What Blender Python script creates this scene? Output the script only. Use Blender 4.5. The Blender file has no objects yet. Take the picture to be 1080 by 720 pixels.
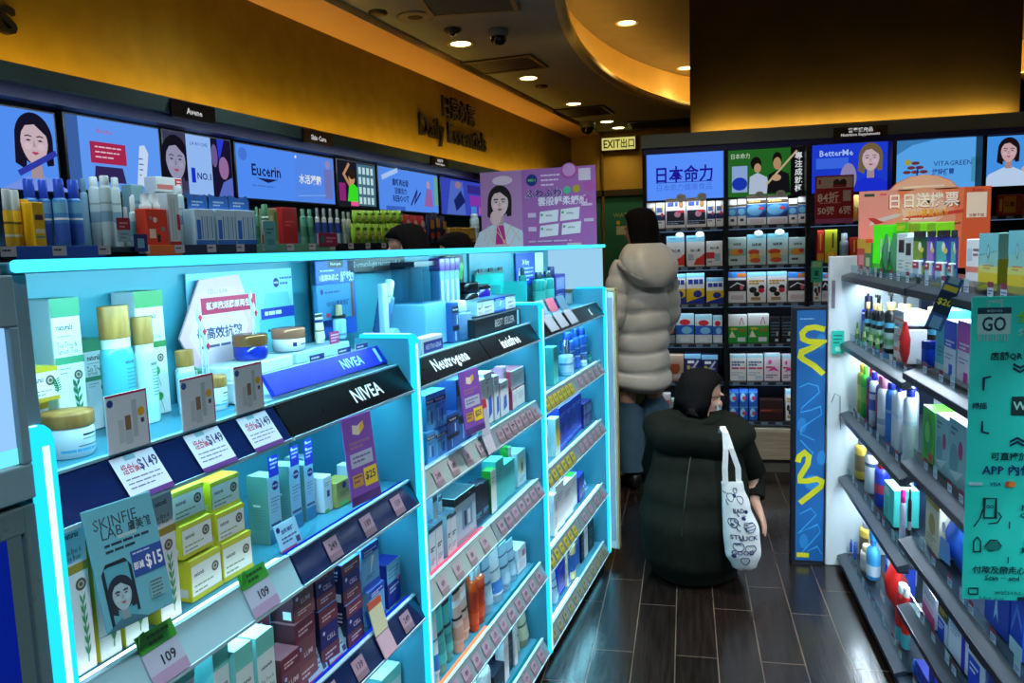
import bpy, bmesh, math, random
from math import sin, cos, pi, radians
from mathutils import Vector, Matrix
random.seed(7)
SC = bpy.context.scene
COL = SC.collection
AG, AW = radians(7.168), radians(8.05)
# ---------------------------------------------------------------- materials
def lin(c):
    c = c / 255.0
    return c / 12.92 if c <= 0.04045 else ((c + 0.055) / 1.055) ** 2.4
def rgb(c): return (lin(c[0]), lin(c[1]), lin(c[2]), 1.0)
_M = {}
def mat(c, rough=0.45, metal=0.0, emit=0.0, kind=None):
    """cached node material; plain colours get a faint procedural mottling"""
    key = (tuple(c), rough, metal, emit, kind)
    if key in _M: return _M[key]
    m = bpy.data.materials.new('finish'); m.use_nodes = True
    nt = m.node_tree; b = nt.nodes['Principled BSDF']
    b.inputs['Base Color'].default_value = rgb(c)
    b.inputs['Roughness'].default_value = rough
    b.inputs['Metallic'].default_value = metal
    if emit:
        nt.nodes.remove(b); out = nt.nodes['Material Output']
        e = nt.nodes.new('ShaderNodeEmission'); e.inputs[0].default_value = rgb(c); e.inputs[1].default_value = emit
        nt.links.new(e.outputs[0], out.inputs[0])
    elif kind is None:
        n = nt.nodes.new('ShaderNodeTexNoise'); n.inputs['Scale'].default_value = 60
        tc = nt.nodes.new('ShaderNodeTexCoord'); nt.links.new(tc.outputs['Object'], n.inputs['Vector'])
        r = nt.nodes.new('ShaderNodeMapRange'); r.inputs[3].default_value = max(0.03, rough - .06); r.inputs[4].default_value = rough + .06
        nt.links.new(n.outputs[0], r.inputs[0]); nt.links.new(r.outputs[0], b.inputs['Roughness'])
    _M[key] = m
    return m
def noise_mat(name, c1, c2, scale=(1, 1, 1), sc=4.0, rough=.5, bump=0.0, detail=4, wave=False, spec=.5):
    if name in _M: return _M[name]
    m = bpy.data.materials.new(name); m.use_nodes = True; nt = m.node_tree; b = nt.nodes['Principled BSDF']
    tc = nt.nodes.new('ShaderNodeTexCoord'); mp = nt.nodes.new('ShaderNodeMapping'); mp.inputs['Scale'].default_value = scale
    nt.links.new(tc.outputs['Object'], mp.inputs[0])
    if wave:
        n = nt.nodes.new('ShaderNodeTexWave'); n.inputs['Scale'].default_value = sc; n.inputs['Distortion'].default_value = 5; n.inputs['Detail'].default_value = 3
    else:
        n = nt.nodes.new('ShaderNodeTexNoise'); n.inputs['Scale'].default_value = sc; n.inputs['Detail'].default_value = detail
    nt.links.new(mp.outputs[0], n.inputs['Vector'])
    r = nt.nodes.new('ShaderNodeValToRGB'); r.color_ramp.elements[0].color = rgb(c1); r.color_ramp.elements[1].color = rgb(c2)
    r.color_ramp.elements[0].position = .3; r.color_ramp.elements[1].position = .7
    o = n.outputs['Fac'] if 'Fac' in n.outputs else n.outputs[0]
    nt.links.new(o, r.inputs[0]); nt.links.new(r.outputs[0], b.inputs['Base Color']); b.inputs['Roughness'].default_value = rough; b.inputs['Specular IOR Level'].default_value = spec
    if bump:
        bp = nt.nodes.new('ShaderNodeBump'); bp.inputs['Strength'].default_value = bump; bp.inputs['Distance'].default_value = .01
        nt.links.new(o, bp.inputs['Height']); nt.links.new(bp.outputs[0], b.inputs['Normal'])
    _M[name] = m
    return m
def acrylic(tint=(225, 245, 250), fac=.1):
    key = ('acr', tint, fac)
    if key in _M: return _M[key]
    m = bpy.data.materials.new('clear_acrylic'); m.use_nodes = True; nt = m.node_tree
    nt.nodes.remove(nt.nodes['Principled BSDF'])
    t = nt.nodes.new('ShaderNodeBsdfTransparent'); t.inputs[0].default_value = rgb(tint)
    g = nt.nodes.new('ShaderNodeBsdfGlossy'); g.inputs['Roughness'].default_value = .08
    lw = nt.nodes.new('ShaderNodeLayerWeight'); lw.inputs[0].default_value = .25
    ad = nt.nodes.new('ShaderNodeMath'); ad.operation = 'MULTIPLY_ADD'; ad.inputs[1].default_value = .45; ad.inputs[2].default_value = fac
    mx = nt.nodes.new('ShaderNodeMixShader')
    nt.links.new(lw.outputs['Facing'], ad.inputs[0]); nt.links.new(ad.outputs[0], mx.inputs[0])
    nt.links.new(t.outputs[0], mx.inputs[1]); nt.links.new(g.outputs[0], mx.inputs[2]); nt.links.new(mx.outputs[0], nt.nodes['Material Output'].inputs[0])
    _M[key] = m
    return m
def A(c):  # accept a colour tuple or a material
    return c if not isinstance(c, tuple) else mat(c)
WHITE = (232, 238, 240); NAVY = (16, 24, 110); INK = (25, 25, 32)
# ---------------------------------------------------------------- mesh builder
_T = {}
def glyphs(s, bold):
    k = (s, bold)
    if k not in _T:
        c = bpy.data.curves.new('t', 'FONT'); c.body = s; c.resolution_u = 1 if len(s) > 4 else 2; c.offset = .02 if bold else 0
        o = bpy.data.objects.new('t', c); COL.objects.link(o)
        dg = bpy.context.evaluated_depsgraph_get(); m = bpy.data.meshes.new_from_object(o.evaluated_get(dg))
        xs = [v.co.x for v in m.vertices] or [0]; ys = [v.co.y for v in m.vertices] or [0]
        cx, cy = (min(xs) + max(xs)) / 2, (min(ys) + max(ys)) / 2
        _T[k] = ([(v.co.x - cx, v.co.y - cy) for v in m.vertices], [tuple(p.vertices) for p in m.polygons], max(xs) - min(xs), max(ys) - min(ys))
        bpy.data.objects.remove(o); bpy.data.curves.remove(c); bpy.data.meshes.remove(m)
    return _T[k]
LAY = .00007
class MB:
    def __init__(s): s.v = []; s.f = []; s.mi = []; s.ms = []; s.lay = 0; s.sm = []; s.ts = 1
    def _m(s, m):
        m = A(m)
        if m not in s.ms: s.ms.append(m)
        return s.ms.index(m)
    def add(s, vs, fs, m, smooth=False):
        o = len(s.v); i = s._m(m); s.v += [tuple(p) for p in vs]
        for f in fs: s.f.append(tuple(o + k for k in f)); s.mi.append(i); s.sm.append(smooth)
        return s
    def box(s, x0, x1, y0, y1, z0, z1, m, bev=0.0):
        if bev:
            b = min(bev, (x1 - x0) / 2.1, (y1 - y0) / 2.1, (z1 - z0) / 2.1)
            bm = bmesh.new(); bmesh.ops.create_cube(bm, size=1)
            for v in bm.verts: v.co = ((x0 + x1) / 2 + v.co.x * (x1 - x0), (y0 + y1) / 2 + v.co.y * (y1 - y0), (z0 + z1) / 2 + v.co.z * (z1 - z0))
            bmesh.ops.bevel(bm, geom=bm.edges[:], offset=b, segments=2, profile=.5, affect='EDGES')
            bm.verts.index_update(); s.add([v.co[:] for v in bm.verts], [[v.index for v in f.verts] for f in bm.faces], m); bm.free(); return s
        vs = [(x, y, z) for z in (z0, z1) for y in (y0, y1) for x in (x0, x1)]
        return s.add(vs, [(0, 2, 3, 1), (4, 5, 7, 6), (0, 1, 5, 4), (2, 6, 7, 3), (0, 4, 6, 2), (1, 3, 7, 5)], m)
    def prism(s, pts, axis, a0, a1, m):
        """polygon pts extruded along axis ('x','y','z') from a0 to a1; pts give the two other coordinates in order"""
        def P(p, a): return {'x': (a, p[0], p[1]), 'y': (p[0], a, p[1]), 'z': (p[0], p[1], a)}[axis]
        n = len(pts); vs = [P(p, a0) for p in pts] + [P(p, a1) for p in pts]
        fs = [tuple(range(n)), tuple(range(2 * n - 1, n - 1, -1))] + [(i, (i + 1) % n, n + (i + 1) % n, n + i) for i in range(n)]
        return s.add(vs, fs, m)
    def loft(s, rings, m, cap=(True, True), smooth=True):
        n = len(rings[0]); vs = [p for r in rings for p in r]; fs = []
        for k in range(len(rings) - 1):
            for i in range(n): fs.append((k * n + i, k * n + (i + 1) % n, (k + 1) * n + (i + 1) % n, (k + 1) * n + i))
        s.add(vs, fs, m, smooth)
        if cap[0]: s.add(rings[0], [tuple(range(n - 1, -1, -1))], m)
        if cap[1]: s.add(rings[-1], [tuple(range(n))], m)
        return s
    def lathe(s, prof, m, cx=0, cy=0, n=16, sy=1.0, cap=(True, True), z0=0):
        return s.loft([[(cx + r * cos(2 * pi * i / n), cy + sy * r * sin(2 * pi * i / n), z0 + z) for i in range(n)] for r, z in prof], m, cap)
    def tube(s, pts, r, m, n=8):
        P = [Vector(p) for p in pts]; R = r if isinstance(r, (list, tuple)) else [r] * len(P); rings = []
        for k, p in enumerate(P):
            d = (P[min(k + 1, len(P) - 1)] - P[max(k - 1, 0)]).normalized()
            a = d.cross(Vector((0, 0, 1)));  a = a.normalized() if a.length > 1e-3 else Vector((1, 0, 0)); b = d.cross(a)
            rings.append([tuple(p + (a * cos(2 * pi * i / n) + b * sin(2 * pi * i / n)) * R[k]) for i in range(n)])
        return s.loft(rings, m)
    # flat printing on a face: origin o, axes ux/uz, normal nn, size w,h
    def face(s, o=(0, 0, 0), ux=(1, 0, 0), uz=(0, 0, 1), nn=(0, -1, 0), w=1, h=1, emit=0):
        s.F = (Vector(o), Vector(ux), Vector(uz), Vector(nn), w, h, emit); s.lay = 0; return s
    def _pt(s, u, w):
        o, ux, uz, nn, W, H, e = s.F
        return tuple(o + ux * (u * W) + uz * (w * H) + nn * (LAY * (s.lay + 2)))
    def _c(s, c):
        return mat(c, emit=s.F[6]) if (isinstance(c, tuple) and s.F[6]) else A(c)
    def poly(s, pts, c):
        s.add([s._pt(*p) for p in pts], [tuple(range(len(pts)))], s._c(c)); s.lay += 1; return s
    def rect(s, u0, w0, u1, w1, c): return s.poly([(u0, w0), (u1, w0), (u1, w1), (u0, w1)], c)
    def ell(s, u, w, ru, rw, c, n=18): return s.poly([(u + ru * cos(2 * pi * i / n), w + rw * sin(2 * pi * i / n)) for i in range(n)], c)
    def circ(s, u, w, r, c, n=18): return s.ell(u, w, r / s.F[4], r / s.F[5], c, n)   # r in metres
    def stroke(s, pts, t, c):
        """thick polyline; t in metres"""
        W, H = s.F[4], s.F[5]; P = [Vector((p[0] * W, p[1] * H)) for p in pts]; vs = []; fs = []
        for k in range(len(P)):
            d = (P[min(k + 1, len(P) - 1)] - P[max(k - 1, 0)]); d = d.normalized() if d.length else Vector((1, 0)); n = Vector((-d.y, d.x)) * t / 2
            if 0 < k < len(P) - 1:
                d1 = (P[k + 1] - P[k]).normalized(); q = abs(d1.dot(d)); n = n / max(q, .45)
            for q in (P[k] + n, P[k] - n): vs.append(s._pt(q.x / W, q.y / H))
        for k in range(len(P) - 1): fs.append((2 * k, 2 * k + 1, 2 * k + 3, 2 * k + 2))
        s.add(vs, fs, s._c(c)); s.lay += 1; return s
    def text(s, u, w, size, body, c, bold=False, maxw=None):
        """size = em height in metres, centred at u,w"""
        gv, gf, gw, gh = glyphs(body, bold); size *= s.ts; W, H = s.F[4], s.F[5]; k = size; kx = size
        if maxw and gw * size > maxw * W: kx = maxw * W / gw
        s.add([s._pt(u + x * kx / W, w + y * k / H) for x, y in gv], gf, s._c(c)); s.lay += 1; return s
    def lines(s, u0, u1, w, dw, n, t, c, seed=1):
        """rows of small print: n rows from w downwards by dw, t = bar height (fraction)"""
        R = random.Random(seed); vs = []; fs = []
        for k in range(n):
            u = u0; wend = u1 if k < n - 1 else u0 + (u1 - u0) * .7
            while u < wend - .02:
                l = min(R.uniform(.06, .16) * (u1 - u0) * 1.6, wend - u); o = len(vs)
                for a, b in ((u, w - k * dw), (u + l, w - k * dw), (u + l, w - k * dw + t), (u, w - k * dw + t)): vs.append(s._pt(a, b))
                fs.append((o, o + 1, o + 2, o + 3)); u += l + .03 * (u1 - u0)
        s.add(vs, fs, s._c(c)); s.lay += 1; return s
    def build(s, name):
        me = bpy.data.meshes.new(name); me.from_pydata(s.v, [], s.f)
        for m in s.ms: me.materials.append(m)
        me.polygons.foreach_set('material_index', s.mi); me.polygons.foreach_set('use_smooth', s.sm)
        me.update(); return me
def obj(name, mb, parent=None, loc=(0, 0, 0), rz=0.0):
    me = mb.build(name) if isinstance(mb, MB) else mb
    o = bpy.data.objects.new(name, me); COL.objects.link(o); o.location = loc; o.rotation_euler = (0, 0, rz)
    if parent: o.parent = parent
    return o
def tag(o, label, cat, group=None, kind=None):
    if label: o['label'] = label
    if cat: o['category'] = cat
    if group: o['group'] = group
    if kind: o['kind'] = kind
    return o
def empty(name, loc, rz, label, cat, group=None):
    o = bpy.data.objects.new(name, None); COL.objects.link(o); o.location = loc; o.rotation_euler = (0, 0, rz); o.empty_display_size = .05
    return tag(o, label, cat, group)
# ---------------------------------------------------------------- frames (along, depth, z) -> world
def FL(s, v, z): return (s * sin(AG) - v * cos(AG), s * cos(AG) + v * sin(AG), z)
def FW(s, v, z): return (s * sin(AW) - v * cos(AW), s * cos(AW) + v * sin(AW), z)
def FR(s, v, z): return (v, s, z)
def FB(s, v, z): return (s, v, z)
FRAME = {'L': (FL, pi / 2 - AG), 'W': (FW, pi / 2 - AW), 'R': (FR, -pi / 2), 'B': (FB, 0.0)}
# ---------------------------------------------------------------- product designs; front face at y=0, depth behind it, x centred, z up
DES = {}
def K(w, h, d, base, front=None, left=None, right=None, top=None, lid=None):
    """folded carton: body, thin printed front / side panels; optional tuck flap colour"""
    m = MB(); b = min(.0025, w / 6)
    m.box(-w / 2, w / 2, 0, d, 0, h, base, b)
    if lid: m.prism([(.0, h - .001), (d, h - .001), (d - b, h + .0015), (b, h + .0015)], 'x', -w / 2 + b, w / 2 - b, lid)
    if top: m.face((-w / 2, 0, h), (1, 0, 0), (0, 1, 0), (0, 0, 1), w, d).rect(.03, .03, .97, .97, top)
    if left: m.face((-w / 2, d, 0), (0, -1, 0), (0, 0, 1), (-1, 0, 0), d, h); left(m)
    if right: m.face((w / 2, 0, 0), (0, 1, 0), (0, 0, 1), (1, 0, 0), d, h); right(m)
    m.face((-w / 2, 0, 0), (1, 0, 0), (0, 0, 1), (0, -1, 0), w, h)
    if front: front(m)
    return m
def D(name, kind, cat, desc, depth, fn): DES[name] = (kind, cat, desc, depth, fn)
def carton(name, desc, depth, base, front=None, left=None, right=None, top=None, kind='carton', cat='box'):
    D(name, kind, cat, desc, depth, lambda w, h, d: [('box', K(w, h, d, base, front, left, right, top))])
GRN = (70, 150, 110); LEAF = (30, 120, 70)
def plant(m, u, w0, w1, c=LEAF):
    n = 7; P = [(u + .03 * sin(k * .8), w0 + (w1 - w0) * k / (n - 1)) for k in range(n)]
    m.stroke(P, .0016, c)
    for k in range(1, n):
        x, y = P[k]; q = (w1 - w0) / n
        for sgn in (-1, 1):
            m.poly([(x, y - q * .5), (x + sgn * .10, y + q * .1), (x + sgn * .13, y + q * .8), (x + sgn * .03, y + q * .35)], c)
def seal(m, u, w, r=.007): m.circ(u, w, r, (90, 85, 75)); m.circ(u, w, r * .6, (190, 180, 160)); m.circ(u, w, r * .35, (90, 85, 75))
def tea(band, l1='Tea Tree &', l2='Green Tea', top=GRN, pl=True):
    def f(m):
        m.rect(0, .87, 1, 1, top); m.text(.42, .80, .011, 'naturals', INK, True, .55); m.lines(.15, .8, .735, .02, 1, .006, (90, 120, 110))
        m.text(.45, .68, .0115, l1, (50, 70, 70), maxw=.7); m.text(.45, .635, .0115, l2, (50, 70, 70), maxw=.7)
        m.rect(0, .545, 1, .595, band); m.lines(.12, .5, .51, .03, 2, .006, (100, 120, 120)); seal(m, .74, .46)
        if pl: plant(m, .66, .06, .40)
    return f
carton('tea_tall', 'tall white tea tree carton with green band', .05, WHITE, tea(GRN), top=GRN)
carton('tea_short', 'short white tea tree carton with green top', .05, WHITE, tea(GRN, pl=False), top=GRN)
def _penny(m):
    tea((60, 130, 70), '&', 'Gotu Kola', (80, 150, 90), False)(m)
    for u, w, r in ((.55, .36, .008), (.42, .25, .009), (.6, .15, .007), (.3, .1, .006)):
        m.circ(u, w, r, (40, 150, 60)); m.stroke([(u, w), (u + .12, w - .13)], .001, (90, 160, 80))
carton('penny', 'white carton with green top and round pennywort leaves', .05, WHITE, _penny, top=(80, 150, 90))
carton('teal_blank', 'plain teal carton', .06, (70, 165, 175), lambda m: m.lines(.1, .9, .9, .05, 2, .01, (60, 150, 160)))
def _rice(m):
    m.rect(0, 0, 1, .12, (190, 160, 30)); m.rect(0, .86, 1, 1, (200, 170, 30)); m.rect(.02, .12, .98, .86, WHITE)
    m.text(.3, .66, .010, 'naturals', INK, True, .4); m.lines(.1, .75, .3, .1, 2, .03, (120, 130, 120)); seal(m, .72, .6); plant(m, .92, .2, .6)
carton('rice', 'yellow topped skincare carton with white face', .06, (205, 180, 35), _rice, top=(215, 190, 40))
def _goldband(m):
    m.text(.42, .88, .011, 'naturals', INK, True, .55); m.text(.4, .78, .010, 'Rice Bran &', (60, 80, 80), maxw=.7); m.text(.4, .735, .010, 'Soy Bean', (60, 80, 80), maxw=.6)
    m.rect(0, .64, 1, .695, (165, 145, 45)); seal(m, .6, .56, .008); plant(m, .62, .06, .46, (60, 150, 90))
carton('goldband', 'tall white carton with gold band and rice sprig', .06, (236, 240, 238), _goldband, left=lambda m: m.rect(0, 0, 1, 1, (200, 190, 50)))
def _ybox(m):
    m.rect(.03, .12, .97, .84, (236, 240, 232)); m.rect(0, .86, 1, .98, (214, 205, 60)); m.text(.27, .62, .009, 'naturals', INK, True, .3)
    m.lines(.1, .7, .32, .13, 2, .04, (140, 150, 120)); seal(m, .78, .58, .008); m.rect(0, .0, 1, .1, (205, 205, 45))
carton('ybox', 'yellow and white cream box', .07, (200, 200, 40), _ybox, left=lambda m: (m.rect(0, 0, 1, 1, (205, 200, 40)), m.rect(.55, .1, .9, .3, (220, 225, 220))), top=(205, 200, 40))
def nivea_tall(front):
    def f(m):
        m.rect(0, 0, 1, .22, (60, 130, 170)); m.circ(.6, .84, .0085, NAVY); m.text(.6, .84, .005, 'NIVEA', WHITE, True); m.lines(.2, .85, .66, .05, 3, .012, (60, 90, 130)); m.rect(.1, .26, .9, .30, (60, 90, 120)); m.lines(.2, .8, .5, .04, 2, .01, (90, 120, 150))
    return f
def _nv(w, h, d):
    m = K(w, h, d, (150, 195, 215), nivea_tall(0), left=lambda m: (m.rect(0, 0, 1, 1, (95, 150, 145)), m.rect(.25, .55, .6, .58, WHITE), m.lines(.2, .85, .5, .04, 8, .008, (70, 120, 120))), top=(170, 205, 215))
    t = MB(); t.box(-.010, .016, .0, .0012, h - .003, h + .035, (30, 50, 190)); t.face((-.010, 0, h), (1, 0, 0), (0, 0, 1), (0, -1, 0), .026, .035).lines(.15, .9, .75, .2, 3, .09, (210, 225, 250)); t.circ(.2, .85, .003, WHITE)
    return [('box', m), ('topper_card', t)]
D('nv_tall', 'carton', 'box', 'tall pale blue carton with navy topper card', .045, _nv)
carton('nv_small', 'small white moisturiser carton with green corner', .04, (215, 230, 235), lambda m: (m.rect(0, 0, .5, .1, (90, 190, 90)), m.rect(.35, .42, .65, .6, (40, 50, 90)), m.lines(.15, .85, .8, .06, 2, .02, (90, 110, 120))))
carton('nv_gold', 'olive gold cream carton with navy logo', .04, (165, 160, 80), lambda m: (m.circ(.5, .8, .007, NAVY), m.lines(.2, .8, .55, .08, 3, .03, (90, 90, 40)), m.rect(.2, .05, .7, .2, (90, 200, 90))))
def _disc(w, h, d):
    m = K(w, h * .62, d, (40, 75, 190), lambda m: (m.rect(.1, .1, .9, .4, (25, 45, 140)), m.lines(.15, .85, .7, .12, 2, .05, (190, 210, 250))))
    c = MB(); c.face((-w / 2, .004, h * .3), (1, 0, 0), (0, 0, 1), (0, -1, 0), w, h * .7)
    c.prism([(w * .5 * cos(2 * pi * i / 20), h * .7 + w * .5 * sin(2 * pi * i / 20)) for i in range(20)], 'y', 0.001, .003, (45, 90, 215))
    c.face((-w / 2, .001, h * .7 - w / 2), w=w, h=w); c.circ(.5, .5, w * .3, (25, 40, 130)); c.lines(.3, .7, .5, .15, 1, .06, WHITE)
    return [('box', m), ('disc_card', c)]
D('nv_disc', 'carton', 'box', 'blue cream carton with round blue card', .04, _disc)
def boxprint(top, base2, txt, tc, extra=None):
    def f(m):
        m.rect(0, .72, 1, 1, top); m.rect(0, 0, 1, .34, base2); m.circ(.2, .6, .006, NAVY); m.circ(.2, .6, .004, (200, 210, 240))
        if txt: m.text(.58, .48, .013, txt, tc, True, .6)
        m.lines(.15, .85, .86, .06, 2, .03, (230, 200, 205)); m.lines(.2, .8, .22, .07, 2, .03, tc)
        if extra: extra(m)
    return f
carton('cellular', 'maroon and bronze cellular cream box', .05, (120, 70, 80), boxprint((110, 40, 60), (140, 85, 85), 'LUMI', (230, 210, 215)), left=lambda m: (m.rect(0, 0, 1, 1, (80, 45, 55)), m.rect(.55, .1, .9, .32, WHITE)))
carton('cell_navy', 'navy cell filler box with maroon top', .05, (30, 30, 110), boxprint((120, 55, 75), (110, 55, 70), 'CELL', (220, 205, 225)), left=lambda m: (m.rect(0, 0, 1, 1, (24, 26, 60)), m.rect(.55, .1, .9, .3, (190, 210, 220)), m.lines(.2, .8, .8, .09, 4, .04, (200, 200, 220))), top=(90, 130, 180))
carton('lt_blue', 'light blue face cream box with bright blue band', .045, (110, 180, 225), lambda m: (m.rect(0, .78, 1, 1, (30, 60, 200)), m.lines(.15, .85, .86, .06, 2, .03, WHITE), m.poly([(.45, .3), (.7, .72), (.55, .72)], WHITE), m.rect(0, 0, 1, .14, (40, 90, 210)), m.lines(.2, .7, .3, .05, 2, .02, (40, 70, 140))), top=(60, 110, 200))
carton('navy_lt', 'navy serum box with pale blue top', .045, (25, 35, 130), lambda m: (m.rect(0, .55, 1, 1, (110, 175, 205)), m.lines(.15, .85, .82, .08, 3, .03, (50, 90, 130)), m.lines(.15, .85, .4, .08, 2, .04, (190, 205, 240)), m.circ(.8, .55, .006, (220, 120, 140))))
carton('tealtop', 'white tea tree carton with mint hanging flap', .045, (215, 238, 235), lambda m: (m.rect(0, .8, 1, 1, (120, 215, 200)), m.text(.5, .66, .009, 'naturals', INK, True, .6), m.text(.5, .52, .009, 'Tea Tree &', (70, 90, 90), maxw=.7), m.text(.5, .44, .009, 'Green Tea', (70, 90, 90), maxw=.7), m.rect(0, .26, 1, .34, (90, 190, 160)), seal(m, .65, .15)), left=lambda m: m.rect(0, 0, 1, 1, (120, 205, 205)))
carton('ntg', 'light blue hydrating serum box with black label', .05, (75, 160, 215), lambda m: (m.rect(.03, .72, .97, .84, INK), m.text(.5, .78, .010, 'Neutrogena', WHITE, True, .8), m.stroke([(.35, .2), (.35, .55)], .008, (150, 210, 240)), m.stroke([(.65, .15), (.65, .5)], .010, (40, 80, 150)), m.lines(.1, .9, .63, .04, 2, .015, (20, 60, 120))))
carton('ntg_dark', 'dark blue retinol box with black label', .05, (45, 85, 150), lambda m: (m.rect(0, .74, 1, .9, INK), m.text(.5, .82, .008, 'Neutrogena', WHITE, True, .85), m.rect(0, .3, 1, .42, (20, 22, 45)), m.stroke([(.4, .05), (.4, .28)], .007, (150, 200, 235)), m.stroke([(.7, .45), (.7, .68)], .007, (170, 210, 235))))
carton('bluered', 'wide white carton with blue panel and red drop', .05, (225, 236, 240), lambda m: (m.poly([(0, .05), (1, .15), (1, .55), (0, .45)], (35, 80, 190)), m.poly([(.6, .35), (.75, .45), (.72, .62), (.6, .58)], (225, 30, 50)), m.ell(.25, .3, .12, .14, WHITE), m.ell(.7, .12, .12, .12, WHITE), m.lines(.1, .6, .8, .05, 2, .02, (90, 110, 130))), left=lambda m: m.rect(0, 0, 1, 1, (160, 215, 215)))
carton('whiteblue', 'white carton with blue and red streak', .05, (228, 238, 242), lambda m: (m.poly([(.4, .1), (.85, .2), (.8, .55), (.45, .5)], (40, 100, 210)), m.poly([(.3, .5), (.5, .72), (.42, .74)], (220, 50, 50)), m.lines(.15, .7, .85, .05, 2, .02, (100, 120, 140))))
carton('pinktop', 'white carton with pink side and blue streak', .06, (232, 238, 242), lambda m: (m.poly([(.35, .15), (.75, .25), (.7, .6), (.4, .55)], (60, 110, 215)), m.lines(.15, .8, .85, .04, 2, .02, (120, 130, 150))), left=lambda m: m.rect(0, 0, 1, 1, (215, 150, 180)), top=(215, 160, 185))
carton('pinkbox', 'pale carton with rose pink side', .06, (222, 235, 235), lambda m: (m.lines(.2, .8, .7, .1, 4, .03, (150, 160, 170))), left=lambda m: m.rect(0, 0, 1, 1, (205, 60, 95)), top=(200, 110, 130))
carton('greybox', 'slim pale grey serum carton with dark text', .05, (205, 222, 230), lambda m: (m.rect(0, .9, 1, 1, (70, 105, 125)), m.lines(.2, .8, .5, .06, 2, .04, (30, 35, 50)), m.lines(.2, .8, .25, .05, 3, .02, (90, 110, 130))), left=lambda m: m.rect(0, 0, 1, 1, (160, 200, 220)), top=(60, 90, 110))
carton('blacktop', 'grey gift carton with black slanted lid', .07, (165, 200, 215), lambda m: (m.rect(0, .84, 1, 1, (12, 16, 22)), m.text(.7, .92, .006, 'SKIN', WHITE), m.rect(.3, .25, .8, .7, (110, 150, 180)), m.rect(.4, .3, .52, .62, (40, 60, 90)), m.rect(.58, .3, .7, .6, (200, 215, 225)), m.rect(0, .04, 1, .1, (150, 170, 190))), left=lambda m: m.rect(0, .84, 1, 1, (12, 16, 22)), top=(35, 70, 80))
carton('navybox', 'black navy essence carton', .05, (10, 16, 45), lambda m: (m.lines(.2, .8, .28, .04, 3, .02, (90, 170, 200)), m.rect(0, .02, 1, .06, (40, 90, 130))))
carton('greenbox', 'bright green side white faced carton', .07, (225, 240, 235), lambda m: (m.lines(.2, .8, .8, .08, 2, .02, (120, 150, 140))), left=lambda m: m.rect(0, 0, 1, 1, (35, 145, 45)), top=(40, 160, 60))
carton('tealbox', 'plain teal green skincare carton', .06, (70, 190, 185), lambda m: m.lines(.2, .7, .8, .07, 3, .02, (45, 130, 130)), left=lambda m: m.rect(0, 0, 1, 1, (60, 170, 170)), top=(95, 200, 195))
carton('mintbox', 'pale mint carton with small gold window', .05, (165, 215, 220), lambda m: (m.rect(.3, .35, .7, .8, (200, 195, 110)), m.rect(.45, .4, .6, .65, (40, 60, 50)), m.lines(.2, .8, .2, .06, 2, .02, (80, 110, 120))))
carton('paleyellow', 'pale carton with yellow printed circle', .06, (205, 230, 215), lambda m: (m.ell(.5, .5, .35, .28, (225, 205, 60)), m.rect(.6, .35, .95, .55, (235, 180, 30)), m.lines(.2, .8, .85, .05, 2, .02, (110, 140, 140))), left=lambda m: m.rect(0, 0, 1, 1, (190, 225, 225)))
carton('cobalt', 'tall cobalt blue serum carton', .05, (20, 50, 200), lambda m: (m.lines(.2, .8, .8, .05, 2, .02, (150, 190, 250)), m.rect(.1, .1, .9, .14, (60, 120, 240)), m.rect(.3, .3, .7, .6, (15, 35, 150))))
carton('purplebox', 'dark purple essence carton', .05, (45, 25, 110), lambda m: (m.rect(.1, .55, .9, .9, (120, 120, 190)), m.lines(.2, .8, .4, .07, 3, .02, (170, 160, 220))))
carton('whitebox', 'plain white lotion carton with pink print', .06, (232, 240, 245), lambda m: (m.rect(.55, .55, .85, .8, (215, 120, 150)), m.lines(.15, .8, .4, .07, 4, .02, (110, 140, 160))))
carton('whiteslim', 'slim tall white carton', .04, (236, 242, 246), lambda m: m.lines(.2, .8, .75, .06, 3, .02, (120, 150, 170)))
carton('blackslim', 'black slim carton', .05, (14, 16, 26), lambda m: (m.lines(.2, .8, .7, .15, 4, .05, (120, 120, 135)), m.rect(.2, .35, .8, .5, (40, 40, 60))))
carton('creamslim', 'cream and blue slim carton', .04, (230, 225, 185), lambda m: (m.rect(.3, .05, 1, .95, (50, 110, 210)), m.lines(.4, .9, .8, .06, 2, .02, WHITE)))
# ---- round goods
def woodcap(): return noise_mat('cap_wood', (150, 100, 45), (196, 148, 74), (1, 1, .25), 55, .5, wave=False)
def bottle_w(body, collar=(225, 240, 245), oval=.62):
    def f(w, h, d):
        r = w / 2; m = MB(); m.lathe([(r * .94, 0), (r, .004), (r, h * .60), (r * .93, h * .66), (r * .8, h * .675)], body, 0, r * oval, 20, oval)
        m.face((-r, 0, 0), w=w, h=h); m.lines(.5, .8, .5, .03, 9, .008, (60, 110, 130)); m.text(.62, .56, .008, 'naturals', INK, True, .3)
        c = MB(); c.lathe([(r * .86, h * .672), (r * .86, h * .745)], collar, 0, r * oval, 20, oval)
        k = MB(); k.lathe([(r * .9, h * .745), (r * .92, h * .75), (r * .92, h - .002), (r * .88, h)], woodcap(), 0, r * oval, 20, oval)
        return [('bottle', m), ('collar', c), ('cap', k)]
    return f
D('wb_teal', 'skincare_bottle', 'bottle', 'teal toner bottle with wooden cap', 0, bottle_w(mat((80, 185, 205), .15)))
D('wb_pale', 'skincare_bottle', 'bottle', 'frosted pale lotion bottle with wooden cap', 0, bottle_w(mat((190, 232, 225), .25)))
D('wb_clear', 'skincare_bottle', 'bottle', 'small clear serum bottle with wooden cap', 0, bottle_w(mat((150, 210, 235), .1), (235, 240, 240)))
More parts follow.
